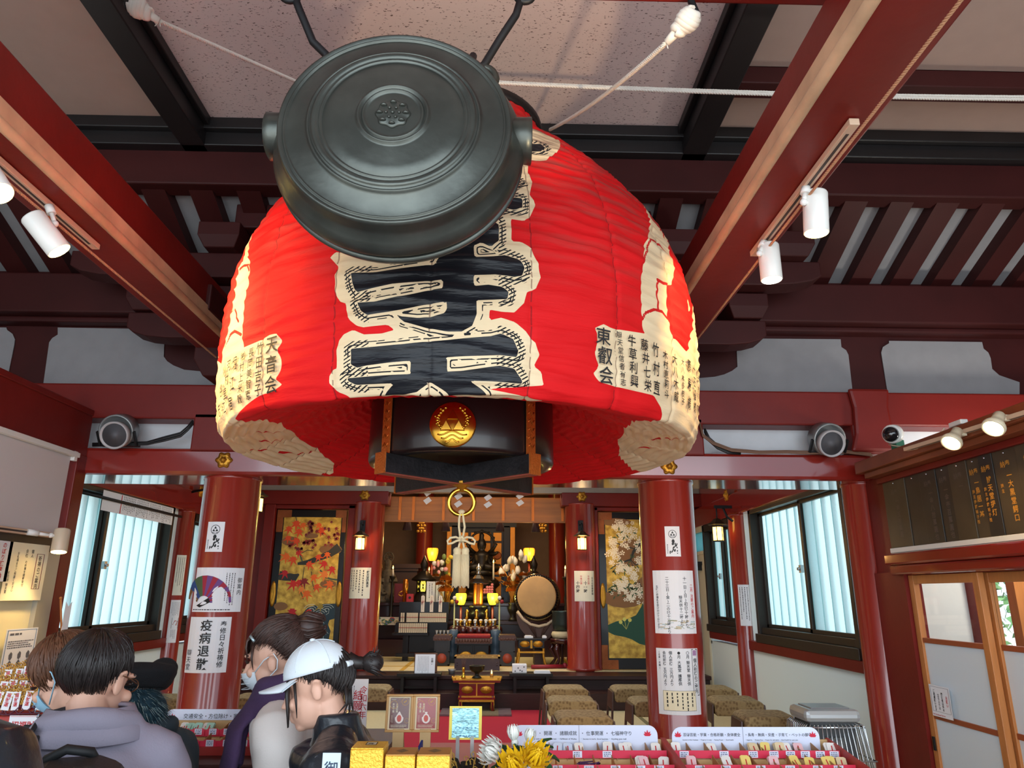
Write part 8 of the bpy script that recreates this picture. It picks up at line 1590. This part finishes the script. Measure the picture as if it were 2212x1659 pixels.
class Fig:
 """standing figure, local forward +Y; head matched to a place, feet on the ground"""
 def __init__(s,head,yaw,hyaw=0,pitch=0,roll=0,lean=.06,ground=-.12):
  head=Vector(head);s.k=(head.z-ground)/1.535;s.R=Matrix.Rotation(math.radians(yaw),3,'Z');s.lean=lean
  s.o=Vector((0,0,0));hl=s.loc(0,.05+lean*1.3,1.535);s.o=Vector((head.x,head.y,ground))-Vector((hl.x,hl.y,0));s.H=head
  s.HR=s.R@Matrix.Rotation(math.radians(hyaw),3,'Z')@Matrix.Rotation(-math.radians(pitch),3,'X')@Matrix.Rotation(math.radians(roll),3,'Y');s.hk=min(1.0,s.k)*1.0
 def loc(s,x,y,z):return s.R@(Vector((x,y,z))*s.k)
 def P(s,x,y,z):
  y2=y+s.lean*max(0,z-.95)/.42*1.0;return s.o+s.loc(x,y2,z)
 def h(s,x,y,z):return s.H+s.HR@(Vector((x,y,z))*s.hk)
 def ax(s):return(s.R@X3,s.R@Y3)
 def arms(s,sp):return{-1:[s.P(-.175,.0,1.345),s.P(-.215,.03,1.08),s.P(-.14,.26,1.02)],1:[s.P(.175,.0,1.345),s.P(.215,.03,1.08),s.P(.14,.26,1.02)]}
 def body(s,name,label):
  m=MB();k=s.k;A=s.ax()
  loft(m,[(s.P(0,0,.84),.10*k,.09*k,A),(s.P(0,0,.92),.165*k,.115*k,A),(s.P(0,0,1.06),.135*k,.10*k,A),(s.P(0,.0,1.22),.155*k,.11*k,A),(s.P(0,-.005,1.33),.165*k,.095*k,A),(s.P(0,-.01,1.385),.09*k,.065*k,A),(s.P(0,-.005,1.41),.06*k,.055*k,A)])
  m.tube([s.P(0,-.01,1.37),s.P(0,.0,1.42),s.h(0,-.022,-.05)],[.058*k,.052*k,.05*k],14)
  for q in(-1,1):
   m.tube([s.P(q*.085,0,.90),s.P(q*.09,.015,.50),s.P(q*.09,.0,.48),s.P(q*.09,-.02,.09)],[.085*k,.055*k,.054*k,.036*k],14);m.tube([s.P(q*.09,-.05,.04),s.P(q*.09,.06,.03),s.P(q*.10,.16,.022)],[.036*k,.038*k,.026*k],10)
   sh,el,wr=s.arms(0)[q];m.tube([sh,el,wr],[.052*k,.042*k,.028*k],12);d=(wr-el).normalized();u=d.cross(Z3).normalized();pc=wr+d*.05*k
   m.tube([wr,wr+d*.035*k,wr+d*.085*k],[.024*k,.034*k,.036*k],10)
   for f_ in range(4):o_=u*((f_-1.5)*.019*k);L=(.062,.072,.068,.052)[f_]*k;b0=wr+d*.085*k+o_;b1=b0+d*L*.5-Z3*.010;b2=b1+d*L*.35-Z3*.026;m.tube([b0-d*.02,b0,b1,b2],[.0095*k]*3+[.0075*k],8)
   tb=wr+d*.03*k-u*q*.03*k;m.tube([tb,tb-u*q*.022*k+d*.03*k,tb-u*q*.024*k+d*.058*k-Z3*.012],[.012*k,.0105*k,.008*k],8)
  h=s.hk;HM=s.HR
  m.ball(s.h(0,-.012,.025),(.074*h,.094*h,.092*h),24,0,HM);m.ball(s.h(0,.03,-.045),(.058*h,.062*h,.072*h),20,0,HM);m.ball(s.h(0,.062,-.098),(.026*h,.022*h,.018*h),12,0,HM)
  m.tube([s.h(0,.088,.005),s.h(0,.098,-.02),s.h(0,.108,-.038)],[.008*h,.010*h,.014*h],10);m.ball(s.h(0,.088,-.068),(.020*h,.010*h,.006*h),10,0,HM);m.ball(s.h(0,.086,-.079),(.018*h,.010*h,.006*h),10,0,HM)
  for q in(-1,1):m.ball(s.h(q*.034,.082,.028),(.022*h,.012*h,.008*h),10,0,HM);m.ball(s.h(q*.045,.07,-.03),(.022*h,.018*h,.02*h),10,0,HM);m.ball(s.h(q*.078,-.012,-.012),(.008*h,.018*h,.030*h),12,0,HM);m.tube([s.h(q*.080,-.024,.012),s.h(q*.090,-.028,.014),s.h(q*.092,-.018,.022),s.h(q*.086,-.002,.016)],.006*h,8)
  s.b=fused(m,name,SKINM,None,.0055,3);tag(s.b,label,'person');
  e=MB()
  for q in(-1,1):e.ball(s.h(q*.034,.084,.006),(.013*h,.006*h,.005*h),10,0,HM);e.tube([s.h(q*.018,.092,.028),s.h(q*.036,.090,.034),s.h(q*.056,.074,.028)],.0028*h,6);e.tube([s.h(q*.022,.090,.010),s.h(q*.036,.091,.013),s.h(q*.050,.080,.008)],.0022*h,6)
  e.build('eyes_and_brows',mat('dark brown eyes',(40,28,24),.4),s.b);return s.b
 def coat(s,name,mt,z0=.55,puff=0.0,grow=1.0,noise_=.006,collar=True,bell=.05,voxel=.011):
  m=MB();k=s.k*grow;A=s.ax();rings=[]
  Z=[1.40,1.37,1.33,1.25,1.15,1.05,.95,.8,z0];RX=[.085,.155,.205,.215,.205,.20,.205,.22+bell*.6,.23+bell];RY=[.085,.12,.135,.150,.148,.145,.15,.17+bell*.5,.18+bell]
  if puff:
   zs=np.linspace(1.37,z0,60)
   for z in zs:rings.append((s.P(0,0,z),(np.interp(-z,[-a for a in Z],RX)+puff*abs(math.sin((z-.2)*PI/.085)))*k,(np.interp(-z,[-a for a in Z],RY)+puff*abs(math.sin((z-.2)*PI/.085)))*k,A))
  else:rings=[(s.P(0,0,z),rx*k,ry*k,A)for z,rx,ry in zip(Z,RX,RY)]
  loft(m,rings,32)
  for q in(-1,1):
   sh,el,wr=s.arms(0)[q];n=24;pts=[];rs=[]
   for i in range(n+1):
    t=i/n;p=(sh.lerp(el,t*2)if t<.5 else el.lerp(wr,t*2-1));pts.append(p);rs.append((.086-.030*t+puff*abs(math.sin(t*PI*8)))*k)
   pts[0]=s.P(q*.13,0,1.34);m.tube(pts,rs,18);m.ball(s.P(q*.155,0,1.325),.084*k,14);m.tube([s.P(q*.05,-.005,1.375),s.P(q*.16,0,1.335)],[.07*k,.078*k],14)
  if collar:m.tube([s.P(.10*math.sin(t)*1.0,.085*math.cos(t)-.01,1.425+.025*math.cos(t+PI))for t in[2*PI*i/24 for i in range(24)]],(.034*k),10,closed=True)
  return fused(m,name,mt,s.b,voxel,4,noise_)
 def trousers(s,mt):
  m=MB();k=s.k;A=s.ax();loft(m,[(s.P(0,0,1.0),.15*k,.12*k,A),(s.P(0,0,.9),.18*k,.135*k,A),(s.P(0,0,.82),.17*k,.13*k,A)])
  for q in(-1,1):m.tube([s.P(q*.085,0,.88),s.P(q*.095,.01,.5),s.P(q*.095,-.015,.10)],[.10*k,.078*k,.065*k],16)
  fused(m,'trousers',mt,s.b,.014,3,.003);m=MB()
  for q in(-1,1):m.tube([s.P(q*.09,-.06,.05),s.P(q*.09,.06,.045),s.P(q*.10,.17,.035)],[.045*k,.048*k,.034*k],12);m.box(*(list(s.P(q*.09,.04,0)-Vector((.04,.04,0)))+list(s.P(q*.09,.04,0)+Vector((.04,.04,.03)))))
  m.build('shoes',mat('dark shoes',(40,36,36),.5),s.b)
 def hair(s,name,mt,c=(0,-.02,.035),r=(.086,.106,.098),low=120,front=70,strands=230,extra=(),seed=1,side=None,rad=.0026,lump=True,part=(0,-.2,1),tuck=.10):
  """cap of hair: strands run from the crown down the skull, longer at the back than over the face"""
  m=MB();rg=random.Random(seed);h=s.hk;C_=Vector(c);cr_=Vector(part).normalized();e1=cr_.orthogonal().normalized();e2=cr_.cross(e1)
  lm=MB();n1,n2=16,40;vs=[]
  def pt(th,az,g=1.0):
   d=cr_*math.cos(th)+(e1*math.cos(az)+e2*math.sin(az))*math.sin(th);return C_+Vector((d.x*r[0],d.y*r[1],d.z*r[2]))*g
  def lim(az):
   d=(e1*math.cos(az)+e2*math.sin(az));f_=(d.y+1)/2;sd_=low if side is None else side
   return math.radians(low+(sd_-low)*smoothstep(.12,.42,f_)+(front-sd_)*smoothstep(.55,.84,f_))
  if lump:
   for g in(1.0,.80):
    for i in range(n1+1):
     for k in range(n2):az=2*PI*k/n2;p=pt(lim(az)*i/n1*(1 if g==1 else.97),az,g+.012*math.sin(az*9+i)-tuck*smoothstep(.65,1,i/n1)*(g==1));vs.append(s.h(*p))
   o_=(n1+1)*n2;fs=[(i*n2+k,i*n2+(k+1)%n2,(i+1)*n2+(k+1)%n2,(i+1)*n2+k)for i in range(n1)for k in range(n2)];fs+=[tuple(o_+i for i in f)[::-1]for f in fs];fs+=[(n1*n2+k,n1*n2+(k+1)%n2,o_+n1*n2+(k+1)%n2,o_+n1*n2+k)for k in range(n2)];m.add(vs,fs,0,True)
  for i in range(strands):
   az=rg.uniform(0,2*PI);L=lim(az)*rg.uniform(.9,1.08);s0=rg.uniform(.02,.5)*L;pts=[];w0=rg.uniform(0,6);g0=rg.uniform(1.0,1.035);dr=rg.uniform(-.25,.25)
   for j in range(9):t=j/8;th=s0+(L-s0)*t;p=pt(th,az+dr*t+.06*math.sin(w0+t*5),g0+.022*math.sin(w0+3*t)-tuck*smoothstep(.65,1,th/lim(az)));pts.append(s.h(*p))
   m.tube(pts,[rad*h*(1 if j<6 else(9-j)/4)for j in range(9)],5)
  for pts,rr in extra:m.tube([s.h(*p)for p in pts],[x*h for x in rr]if isinstance(rr,list)else rr*h,8)
  return m.build(name,mt,s.b)
def hairmat(n,c):
 return mat(n,c,.42,var=.35,vscale=60,stretch=(1,1,.25),spec=.4)
DKH,BRH,MBH=hairmat('black brown hair',(40,34,33)),hairmat('chestnut hair',(96,62,44)),hairmat('dark chestnut hair',(66,46,40))
def mask_(f,mt,strings=True):
 m=MB();n1,n2=8,14;vs=[]
 for g in(1.0,.965):
  for i in range(n1+1):
   for k in range(n2+1):
    el=math.radians(-66+62*i/n1);az=math.radians(-72+144*k/n2);d=Vector((math.sin(az)*math.cos(el),math.cos(az)*math.cos(el),math.sin(el)));p=Vector((0,.028,-.022))+Vector((d.x*.070,d.y*(.078+.012*math.cos(az)),d.z*.088))*g;vs.append(f.h(*p))
 o_=(n1+1)*(n2+1);q=[(i*(n2+1)+k,i*(n2+1)+k+1,(i+1)*(n2+1)+k+1,(i+1)*(n2+1)+k)for i in range(n1)for k in range(n2)];m.add(vs,q+[tuple(o_+i for i in t)[::-1]for t in q],0,True)
 for sd in(-1,1):
  m.tube([f.h(sd*.066,.052,-.03),f.h(sd*.080,.015,.005),f.h(sd*.092,-.024,.022),f.h(sd*.094,-.036,.0),f.h(sd*.086,-.03,-.03),f.h(sd*.066,.03,-.075)],.0022*f.hk,6)
 for k in range(3):m.tube([f.h(.071*math.sin(a),.030+.089*math.cos(a),-.045-.018*k)for a in[math.radians(-60+12*j)for j in range(11)]],.0012*f.hk,5)
 return m.build('face_mask',mt,f.b)
 # --- man in the grey coat, seen from behind
GREYC=mat('lavender grey wool',(150,144,160),.85,bump=.15,bscale=200)
f=Fig(at(212,1470,2.15),22,-34,16,lean=.05);f.body('person','person in a grey lavender coat with a black backpack, seen from behind');f.coat('grey_coat',GREYC,.45,0,1.08,.004);f.trousers(mat('black trousers',(34,34,38),.7))
f.hair('short_dark_hair',DKH,(0,-.018,.032),(.092,.110,.100),124,60,900,seed=4,side=96,part=(.1,-.45,1))
m=MB();n=30;A=f.ax()
vs=[]
for i,(rr,z)in enumerate(((.080,1.470),(.092,1.474),(.116,1.425),(.126,1.395))):
 for k in range(n+1):t=math.radians(-235+290*k/n+60);vs.append(f.P(rr*1.12*math.cos(t),rr*.95*math.sin(t)-.012,z))
m.add(vs,[(i*(n+1)+k,i*(n+1)+k+1,(i+1)*(n+1)+k+1,(i+1)*(n+1)+k)for i in range(3)for k in range(n)],0,True);m.build('turned_collar',GREYC,f.b,solid=.008)
m=MB()
for q in(-1,1):m.tube([f.h(q*.066,.078,.006),f.h(q*.080,.03,.010),f.h(q*.088,-.02,.012)],.0018,6);m.tube([f.h(q*.034+.024*math.cos(t),.098,.004+.018*math.sin(t))for t in[2*PI*k/16 for k in range(16)]],.0016,6,closed=True)
m.build('glasses',mat('brown wire glasses',(120,84,60),.3,metal=.6),f.b)
BP=mat('black backpack nylon',(34,36,40),.55,bump=.2,bscale=150);STRP=mat('black webbing',(30,32,34),.6)
t=thing('backpack','black backpack worn on the back of the grey coat','backpack',tuple(f.P(0,-.25,1.0)));fn=frame(f.P(-.12,-.20,.975),f.R@X3,Z3);m=MB()
W2,H2=.26*f.k,.43*f.k;P=[(.03,0),(W2-.03,0),(W2,.04),(W2,H2-.08),(W2-.03,H2-.02),(W2-.08,H2),(.08,H2),(.03,H2-.02),(0,H2-.08),(0,.04)];m.prism(P,fn,.02,.17);m.prism([(.04,.05),(W2-.04,.05),(W2-.04,H2*.55),(.04,H2*.55)],fn,.165,.20);m.build('pack_body',BP,t,bevel=.03)
m=MB();pk=f.P(0,-.22,.85+.43);m.tube([f.P(-.05,-.25,1.365),f.P(-.048,-.30,1.405),f.P(-.01,-.31,1.425),f.P(.04,-.305,1.415),f.P(.06,-.25,1.37)],.011,8);m.build('carry_handle',STRP,t)
for q in(-1,1):m=MB();pts=[f.P(q*.09,-.215,1.25),f.P(q*.115,-.18,1.345),f.P(q*.125,-.10,1.415),f.P(q*.125,.0,1.432),f.P(q*.13,.12,1.38),f.P(q*.15,.18,1.25)]if q<0 else[f.P(.07,-.23,1.33),f.P(.13,-.25,1.345),f.P(.21,-.24,1.33),f.P(.275,-.17,1.26),f.P(.30,-.06,1.12),f.P(.29,.06,.98)];L_=f.R@X3;[m.bar(pts[i],pts[i+1]+(pts[i+1]-pts[i]).normalized()*.012,.055,.012,0,(f.R@Y3 if i>1 else Z3))for i in range(5)];m.build('shoulder_strap',STRP,t,bevel=.004)
m=MB();m.tube([f.P(-.09,-.335,1.355),f.P(-.03,-.365,1.37),f.P(.06,-.355,1.355)],.005,6);m.bar(f.P(-.04,-.37,1.37),f.P(-.055,-.38,1.34),.012,.004);m.bar(f.P(-.025,-.37,1.37),f.P(-.03,-.38,1.34),.012,.004);m.build('zip',STEEL,t)
# --- chestnut-haired person with a blue mask behind him
f=Fig(at(139,1456,2.46),92,-14,32,-4,.14);f.body('person','person with chestnut bob and pale blue mask behind the grey coat');f.coat('black_coat',mat('black wool coat',(34,34,40),.8),.5,0,1.0,.004);f.trousers(mat('black trousers',(34,34,38),.7));f.hair('chestnut_bob',BRH,(0,-.012,.026),(.094,.110,.102),124,80,800,seed=8,tuck=.05);mask_(f,mat('pale blue mask',(150,196,220),.7))
# --- person in a black hat and teal fur
f=Fig(at(292,1512,2.85),70,-50,12,0,.09);f.body('person','person in a black hat and teal fur collar, seen from behind');f.coat('dark_coat',mat('dark teal coat',(52,66,74),.85),.5,0,1.0,.004);f.trousers(mat('black trousers',(34,34,38),.7));f.hair('dark_hair',DKH,(0,-.016,.03),(.088,.106,.10),116,70,160,seed=12)
m=MB();h=f.hk
loft(m,[(f.h(0,-.02,.035),.10,.115,(f.HR@X3,f.HR@Y3)),(f.h(0,-.02,.06),.118,.13,(f.HR@X3,f.HR@Y3)),(f.h(.01,-.03,.095),.122,.13,(f.HR@X3,f.HR@Y3)),(f.h(.02,-.03,.125),.10,.105,(f.HR@X3,f.HR@Y3)),(f.h(.03,-.03,.135),.05,.05,(f.HR@X3,f.HR@Y3))],28);m.ball(f.h(.085,.0,.115),(.055,.05,.04),12);fused(m,'black_beret',mat('black felt',(18,18,22),.9,bump=.3,bscale=200),f.b,.008,3,.003,14)
m=MB();rg=random.Random(31);fc=f.h(.0,-.045,-.058)
m.ball(fc,(.118,.112,.100),20)
for i in range(2600):
 d=Vector((rg.gauss(0,1),rg.gauss(0,1),rg.gauss(0,1))).normalized();p=fc+Vector((d.x*.118,d.y*.112,d.z*.100));e=p+(d*.8+Vector((.15,-.1,-.75))).normalized()*rg.uniform(.02,.042);sd=d.cross(Z3);sd=sd.normalized()*.0018 if sd.length>.01 else X3*.0018
 m.add([p-sd,p+sd,e],[(0,1,2)],rg.choice((0,0,1,2)))
o=m.build('fur_collar',[mat('dark teal fur',(30,62,76),.8),mat('mid teal fur',(70,112,126),.8),mat('pale teal fur',(150,176,178),.8)],f.b)
# --- woman with the violet scarf
f=Fig(at(592,1424,2.76),88,4,10,0,.12);f.body('person','person in a beige coat and violet fringed scarf wearing a white mask');BEI=mat('pale beige wool',(228,220,215),.9,bump=.12,bscale=220);f.coat('beige_coat',BEI,.35,0,1.06,.005);f.trousers(mat('dark skirt',(50,46,50),.7))
f.hair('chestnut_updo',MBH,(0,-.03,.042),(.090,.114,.106),92,124,900,seed=15,side=93,part=(0,-.75,.66),tuck=.04,extra=[([(q*.05,.045,.122-.02*abs(q)),(q*.058,.074,.098-.02*abs(q)),(q*.064,.089-.012*q*q,.068-.012*abs(q)),(q*.068,.090-.016*q*q,.036-.01*(i%3)-.012*abs(q))],[.0035,.004,.0035,.001])for i,q in enumerate([k/13-1 for k in range(27)])]+[([(q*.072,.05,.06),(q*.080,.056,.02),(q*.080,.054,-.02)],[.006,.004,.001])for q in(-1,1)])
m=MB();rg=random.Random(3)
m.ball(f.h(0,-.135,.085),(.055*f.hk,.05*f.hk,.055*f.hk),16,0,f.HR)
for k in range(26):a_=rg.uniform(0,6.28);m.tube([f.h(.045*math.cos(a_),-.10,.085+.045*math.sin(a_)),f.h(.058*math.cos(a_+.3),-.14,.085+.058*math.sin(a_+.3)),f.h(.03*math.cos(a_+.6),-.19,.09+.03*math.sin(a_+.6))],.006,6)
m.build('hair_bun',MBH,f.b);mask_(f,mat('white mask',(220,228,234),.7))
m=MB();m.tube([f.h(-.062,.06,.095),f.h(-.075,.045,.075)],.005,6);m.build('hair_clip',mat('silver clip',(170,190,196),.3,metal=.5),f.b)
SCF=mat('violet wool scarf',(70,48,84),.9,bump=.25,bscale=160);m=MB()
for j,(rr,z,tr_)in enumerate(((.100,1.425,.046),(.114,1.390,.046),(.092,1.462,.038))):m.tube([f.P(rr*1.02*math.sin(t),rr*math.cos(t)-.005,z+.022*math.cos(t+PI))for t in[2*PI*k/26 for k in range(26)]],tr_,10,closed=True)
q0=[f.P(-.05,.11,1.40),f.P(-.09,.18,1.32),f.P(-.105,.215,1.22),f.P(-.105,.235,1.14),f.P(-.10,.24,1.06)];U_=f.R@Vector((.82,.57,0));V_=f.R@Vector((-.57,.82,0));loft(m,[(p,(.062,.068,.062,.06,.058)[i],.024,(U_,V_))for i,p in enumerate(q0)],20)
q1=[f.P(.02,.12,1.40),f.P(.0,.20,1.30),f.P(-.01,.235,1.19)];loft(m,[(p,.055,.022,(U_,V_))for p in q1],20)
sc_o=fused(m,'violet_scarf',SCF,f.b,.008,3,.004,12);m=MB();rg=random.Random(6)
for base,wd in((q0[-1],.056),(q1[-1],.052)):
 for k in range(15):p=base+U_*(wd*(k/7-1));m.tube([p+Z3*.01,p+Vector((rg.uniform(-.006,.006),rg.uniform(-.006,.006),-.05)),p+Vector((rg.uniform(-.014,.014),rg.uniform(-.012,.012),-rg.uniform(.09,.13)))],[.0042,.004,.003],5)
m.build('fringe',mat('dark violet fringe',(44,34,56),.9),sc_o)
# --- woman in the white cap
f=Fig(at(684,1484,2.36),96,-2,15,3,.08);f.body('person','person in a white cap and black puffer jacket looking down');PUF=mat('black puffer nylon',(36,40,46),.32,coat=.15,bump=.25,bscale=40);j_=f.coat('puffer_jacket',PUF,.80,.012,1.0,.004,False,0,.008);f.trousers(mat('black trousers',(34,34,38),.7))
m=MB();loft(m,[(f.P(0,-.012,1.35),.118,.10,f.ax()),(f.P(0,-.012,1.39),.088,.080,f.ax()),(f.P(0,-.010,1.43),.072,.072,f.ax()),(f.P(0,-.008,1.462),.064,.068,f.ax())],28);fused(m,'stand_collar',PUF,f.b,.008,3,.002)
m=MB();cpt=f.P(.225,.05,1.17);M=(cpt-f.P(0,0,1.17)).normalized();fr_=frame(at(690,1648,2.20),(Vector((1,0,0))),Z3)
f.hair('dark_hair',DKH,(0,-.02,.02),(.084,.104,.098),116,84,700,seed=22,side=92,extra=[([(q*.06,.07,.04),(q*.074,.078,.0),(q*.074,.084,-.05),(q*.066,.092,-.09)],[.006,.006,.004,.001])for q in(-1,-.9,-.8,.8,.9,1)]+[([(q*.074,.05,.03),(q*.082,.052,-.02),(q*.078,.058,-.07)],[.005,.004,.001])for q in(-1,1)]+[([(q*.05,-.095,-.02),(q*.055,-.09,-.07),(q*.05,-.06-.01*i,-.09-.01*i)],[.006,.004,.001])for i,q in enumerate((-1,-.4,.4,1))])
CAPM=mat('white cotton cap',(222,230,236),.8,bump=.1,bscale=200);m=MB();n1,n2=14,40;vs=[];cc=Vector((0,-.012,.040))
for g in(1.0,.96):
 for i in range(n1+1):
  for k in range(n2):
   az=2*PI*k/n2;th=math.radians(88)*i/n1;d=Vector((math.sin(th)*math.sin(az),math.sin(th)*math.cos(az),math.cos(th)));rx,ry,rz=.090,.108,.100
   low=0.0;gap=math.exp(-((az-PI)/.34)**2)*smoothstep(.45,.75,i/n1);p=cc+Vector((d.x*rx,d.y*ry,d.z*rz))*g;vs.append(f.h(*p))
o_=(n1+1)*n2;fs=[(i*n2+k,i*n2+(k+1)%n2,(i+1)*n2+(k+1)%n2,(i+1)*n2+k)for i in range(n1)for k in range(n2)if not(abs(k+.5-n2/2)<3.4*math.sqrt(max(0,1-((13-i)/5)**2))and i>8)];m.add(vs,fs+[tuple(o_+i for i in q)[::-1]for q in fs]+[(n1*n2+k,n1*n2+(k+1)%n2,o_+n1*n2+(k+1)%n2,o_+n1*n2+k)for k in range(n2)],0,True)
m.ball(f.h(0,-.012,.142),(.010,.010,.006),10)
for k in range(6):az=2*PI*k/6;m.tube([f.h(*(cc+Vector((math.sin(th)*math.sin(az)*.0912,math.sin(th)*math.cos(az)*.1092,math.cos(th)*.1012))))for th in[math.radians(4+82*i/12)for i in range(12 if k!=3 else 6)]],.0012,5)
m.tube([f.h(*(cc+Vector((math.sin(az)*.091,math.cos(az)*.109,.002))))for az in[math.radians(150+60*i/10)for i in range(11)]],.010,8)
cap=m.build('white_cap',CAPM,f.b);m=MB();vs=[];n2=22
for dz in(0,-.006):
 for i in range(7):
  for k in range(n2+1):az=math.radians(-62+124*k/n2);rr=i/6;vs.append(f.h(*(cc+Vector((math.sin(az)*(.090+.004*rr),math.cos(az)*.107+rr*.080*math.cos(az*.9)**.8,.004-.010*rr-.020*(math.sin(az)**2)*1.0*rr-.004*(1-rr)+dz)))))
o_=7*(n2+1);fs=[(i*(n2+1)+k,i*(n2+1)+k+1,(i+1)*(n2+1)+k+1,(i+1)*(n2+1)+k)for i in range(6)for k in range(n2)];m.add(vs,fs+[tuple(o_+i for i in q)[::-1]for q in fs]+[(6*(n2+1)+k,6*(n2+1)+k+1,o_+6*(n2+1)+k+1,o_+6*(n2+1)+k)for k in range(n2)],0,True);m.build('visor',CAPM,cap)
m=MB();rg=random.Random(5);tb=(0,-.165,.028);m.tube([f.h(0,-.11,.055),f.h(0,-.135,.038),f.h(*tb)],[.024,.020,.018],12);m.ball(f.h(0,-.185,.025),(.034,.034,.030),14)
for k in range(34):a_=rg.uniform(0,6.28);m.tube([f.h(.012*math.cos(a_),-.15,.03+.012*math.sin(a_)),f.h(.034*math.cos(a_),-.185,.025+.034*math.sin(a_)),f.h(.03*math.cos(a_+.8),-.21+rg.uniform(-.01,.02),.02+.03*math.sin(a_+.8)+rg.uniform(-.02,.03))],[.004,.004,.001],5)
m.build('ponytail_knot',DKH,f.b)
t_=f.P(-.20,.03,1.20)
m=MB();p=at(691,1648,2.14);fr_=frame(p-Vector((.0,.0,.0)),X3,(Z3+Y3*.25));n=24;m.flat([(.020*math.sin(2*PI*k/n),.020*math.cos(2*PI*k/n))for k in range(n)],fr_,0,.001);bd=m.build('sleeve_badge',mat('white badge',(226,224,220),.6),f.b);m=MB();m.add([fr_(r_*math.sin(2*PI*k/n),r_*math.cos(2*PI*k/n),.0016)for r_ in(.0185,.0165)for k in range(n)],[(k,(k+1)%n,n+(k+1)%n,n+k)for k in range(n)]);m.build('badge_ring',mat('navy badge',(50,56,84),.6),bd);m=MB();m.flat([(-.006,-.008),(.006,-.006),(.008,.004),(.001,.011),(-.007,.006)],fr_,0,.0016);m.build('badge_figure',mat('red badge',(186,60,60),.6),bd)
# --- dark quilted shoulder at the lower left corner
f=Fig(at(-150,1372,1.45),-6,0,8,0,.05);f.body('person','person in a black quilted jacket cut off by the lower left corner');f.coat('quilted_jacket',PUF,.75,.016,1.06,.004,True,0,.010);f.trousers(mat('black trousers',(34,34,38),.7));f.hair('dark_hair',DKH,(0,-.018,.034),(.092,.11,.106),116,64,260,seed=40)
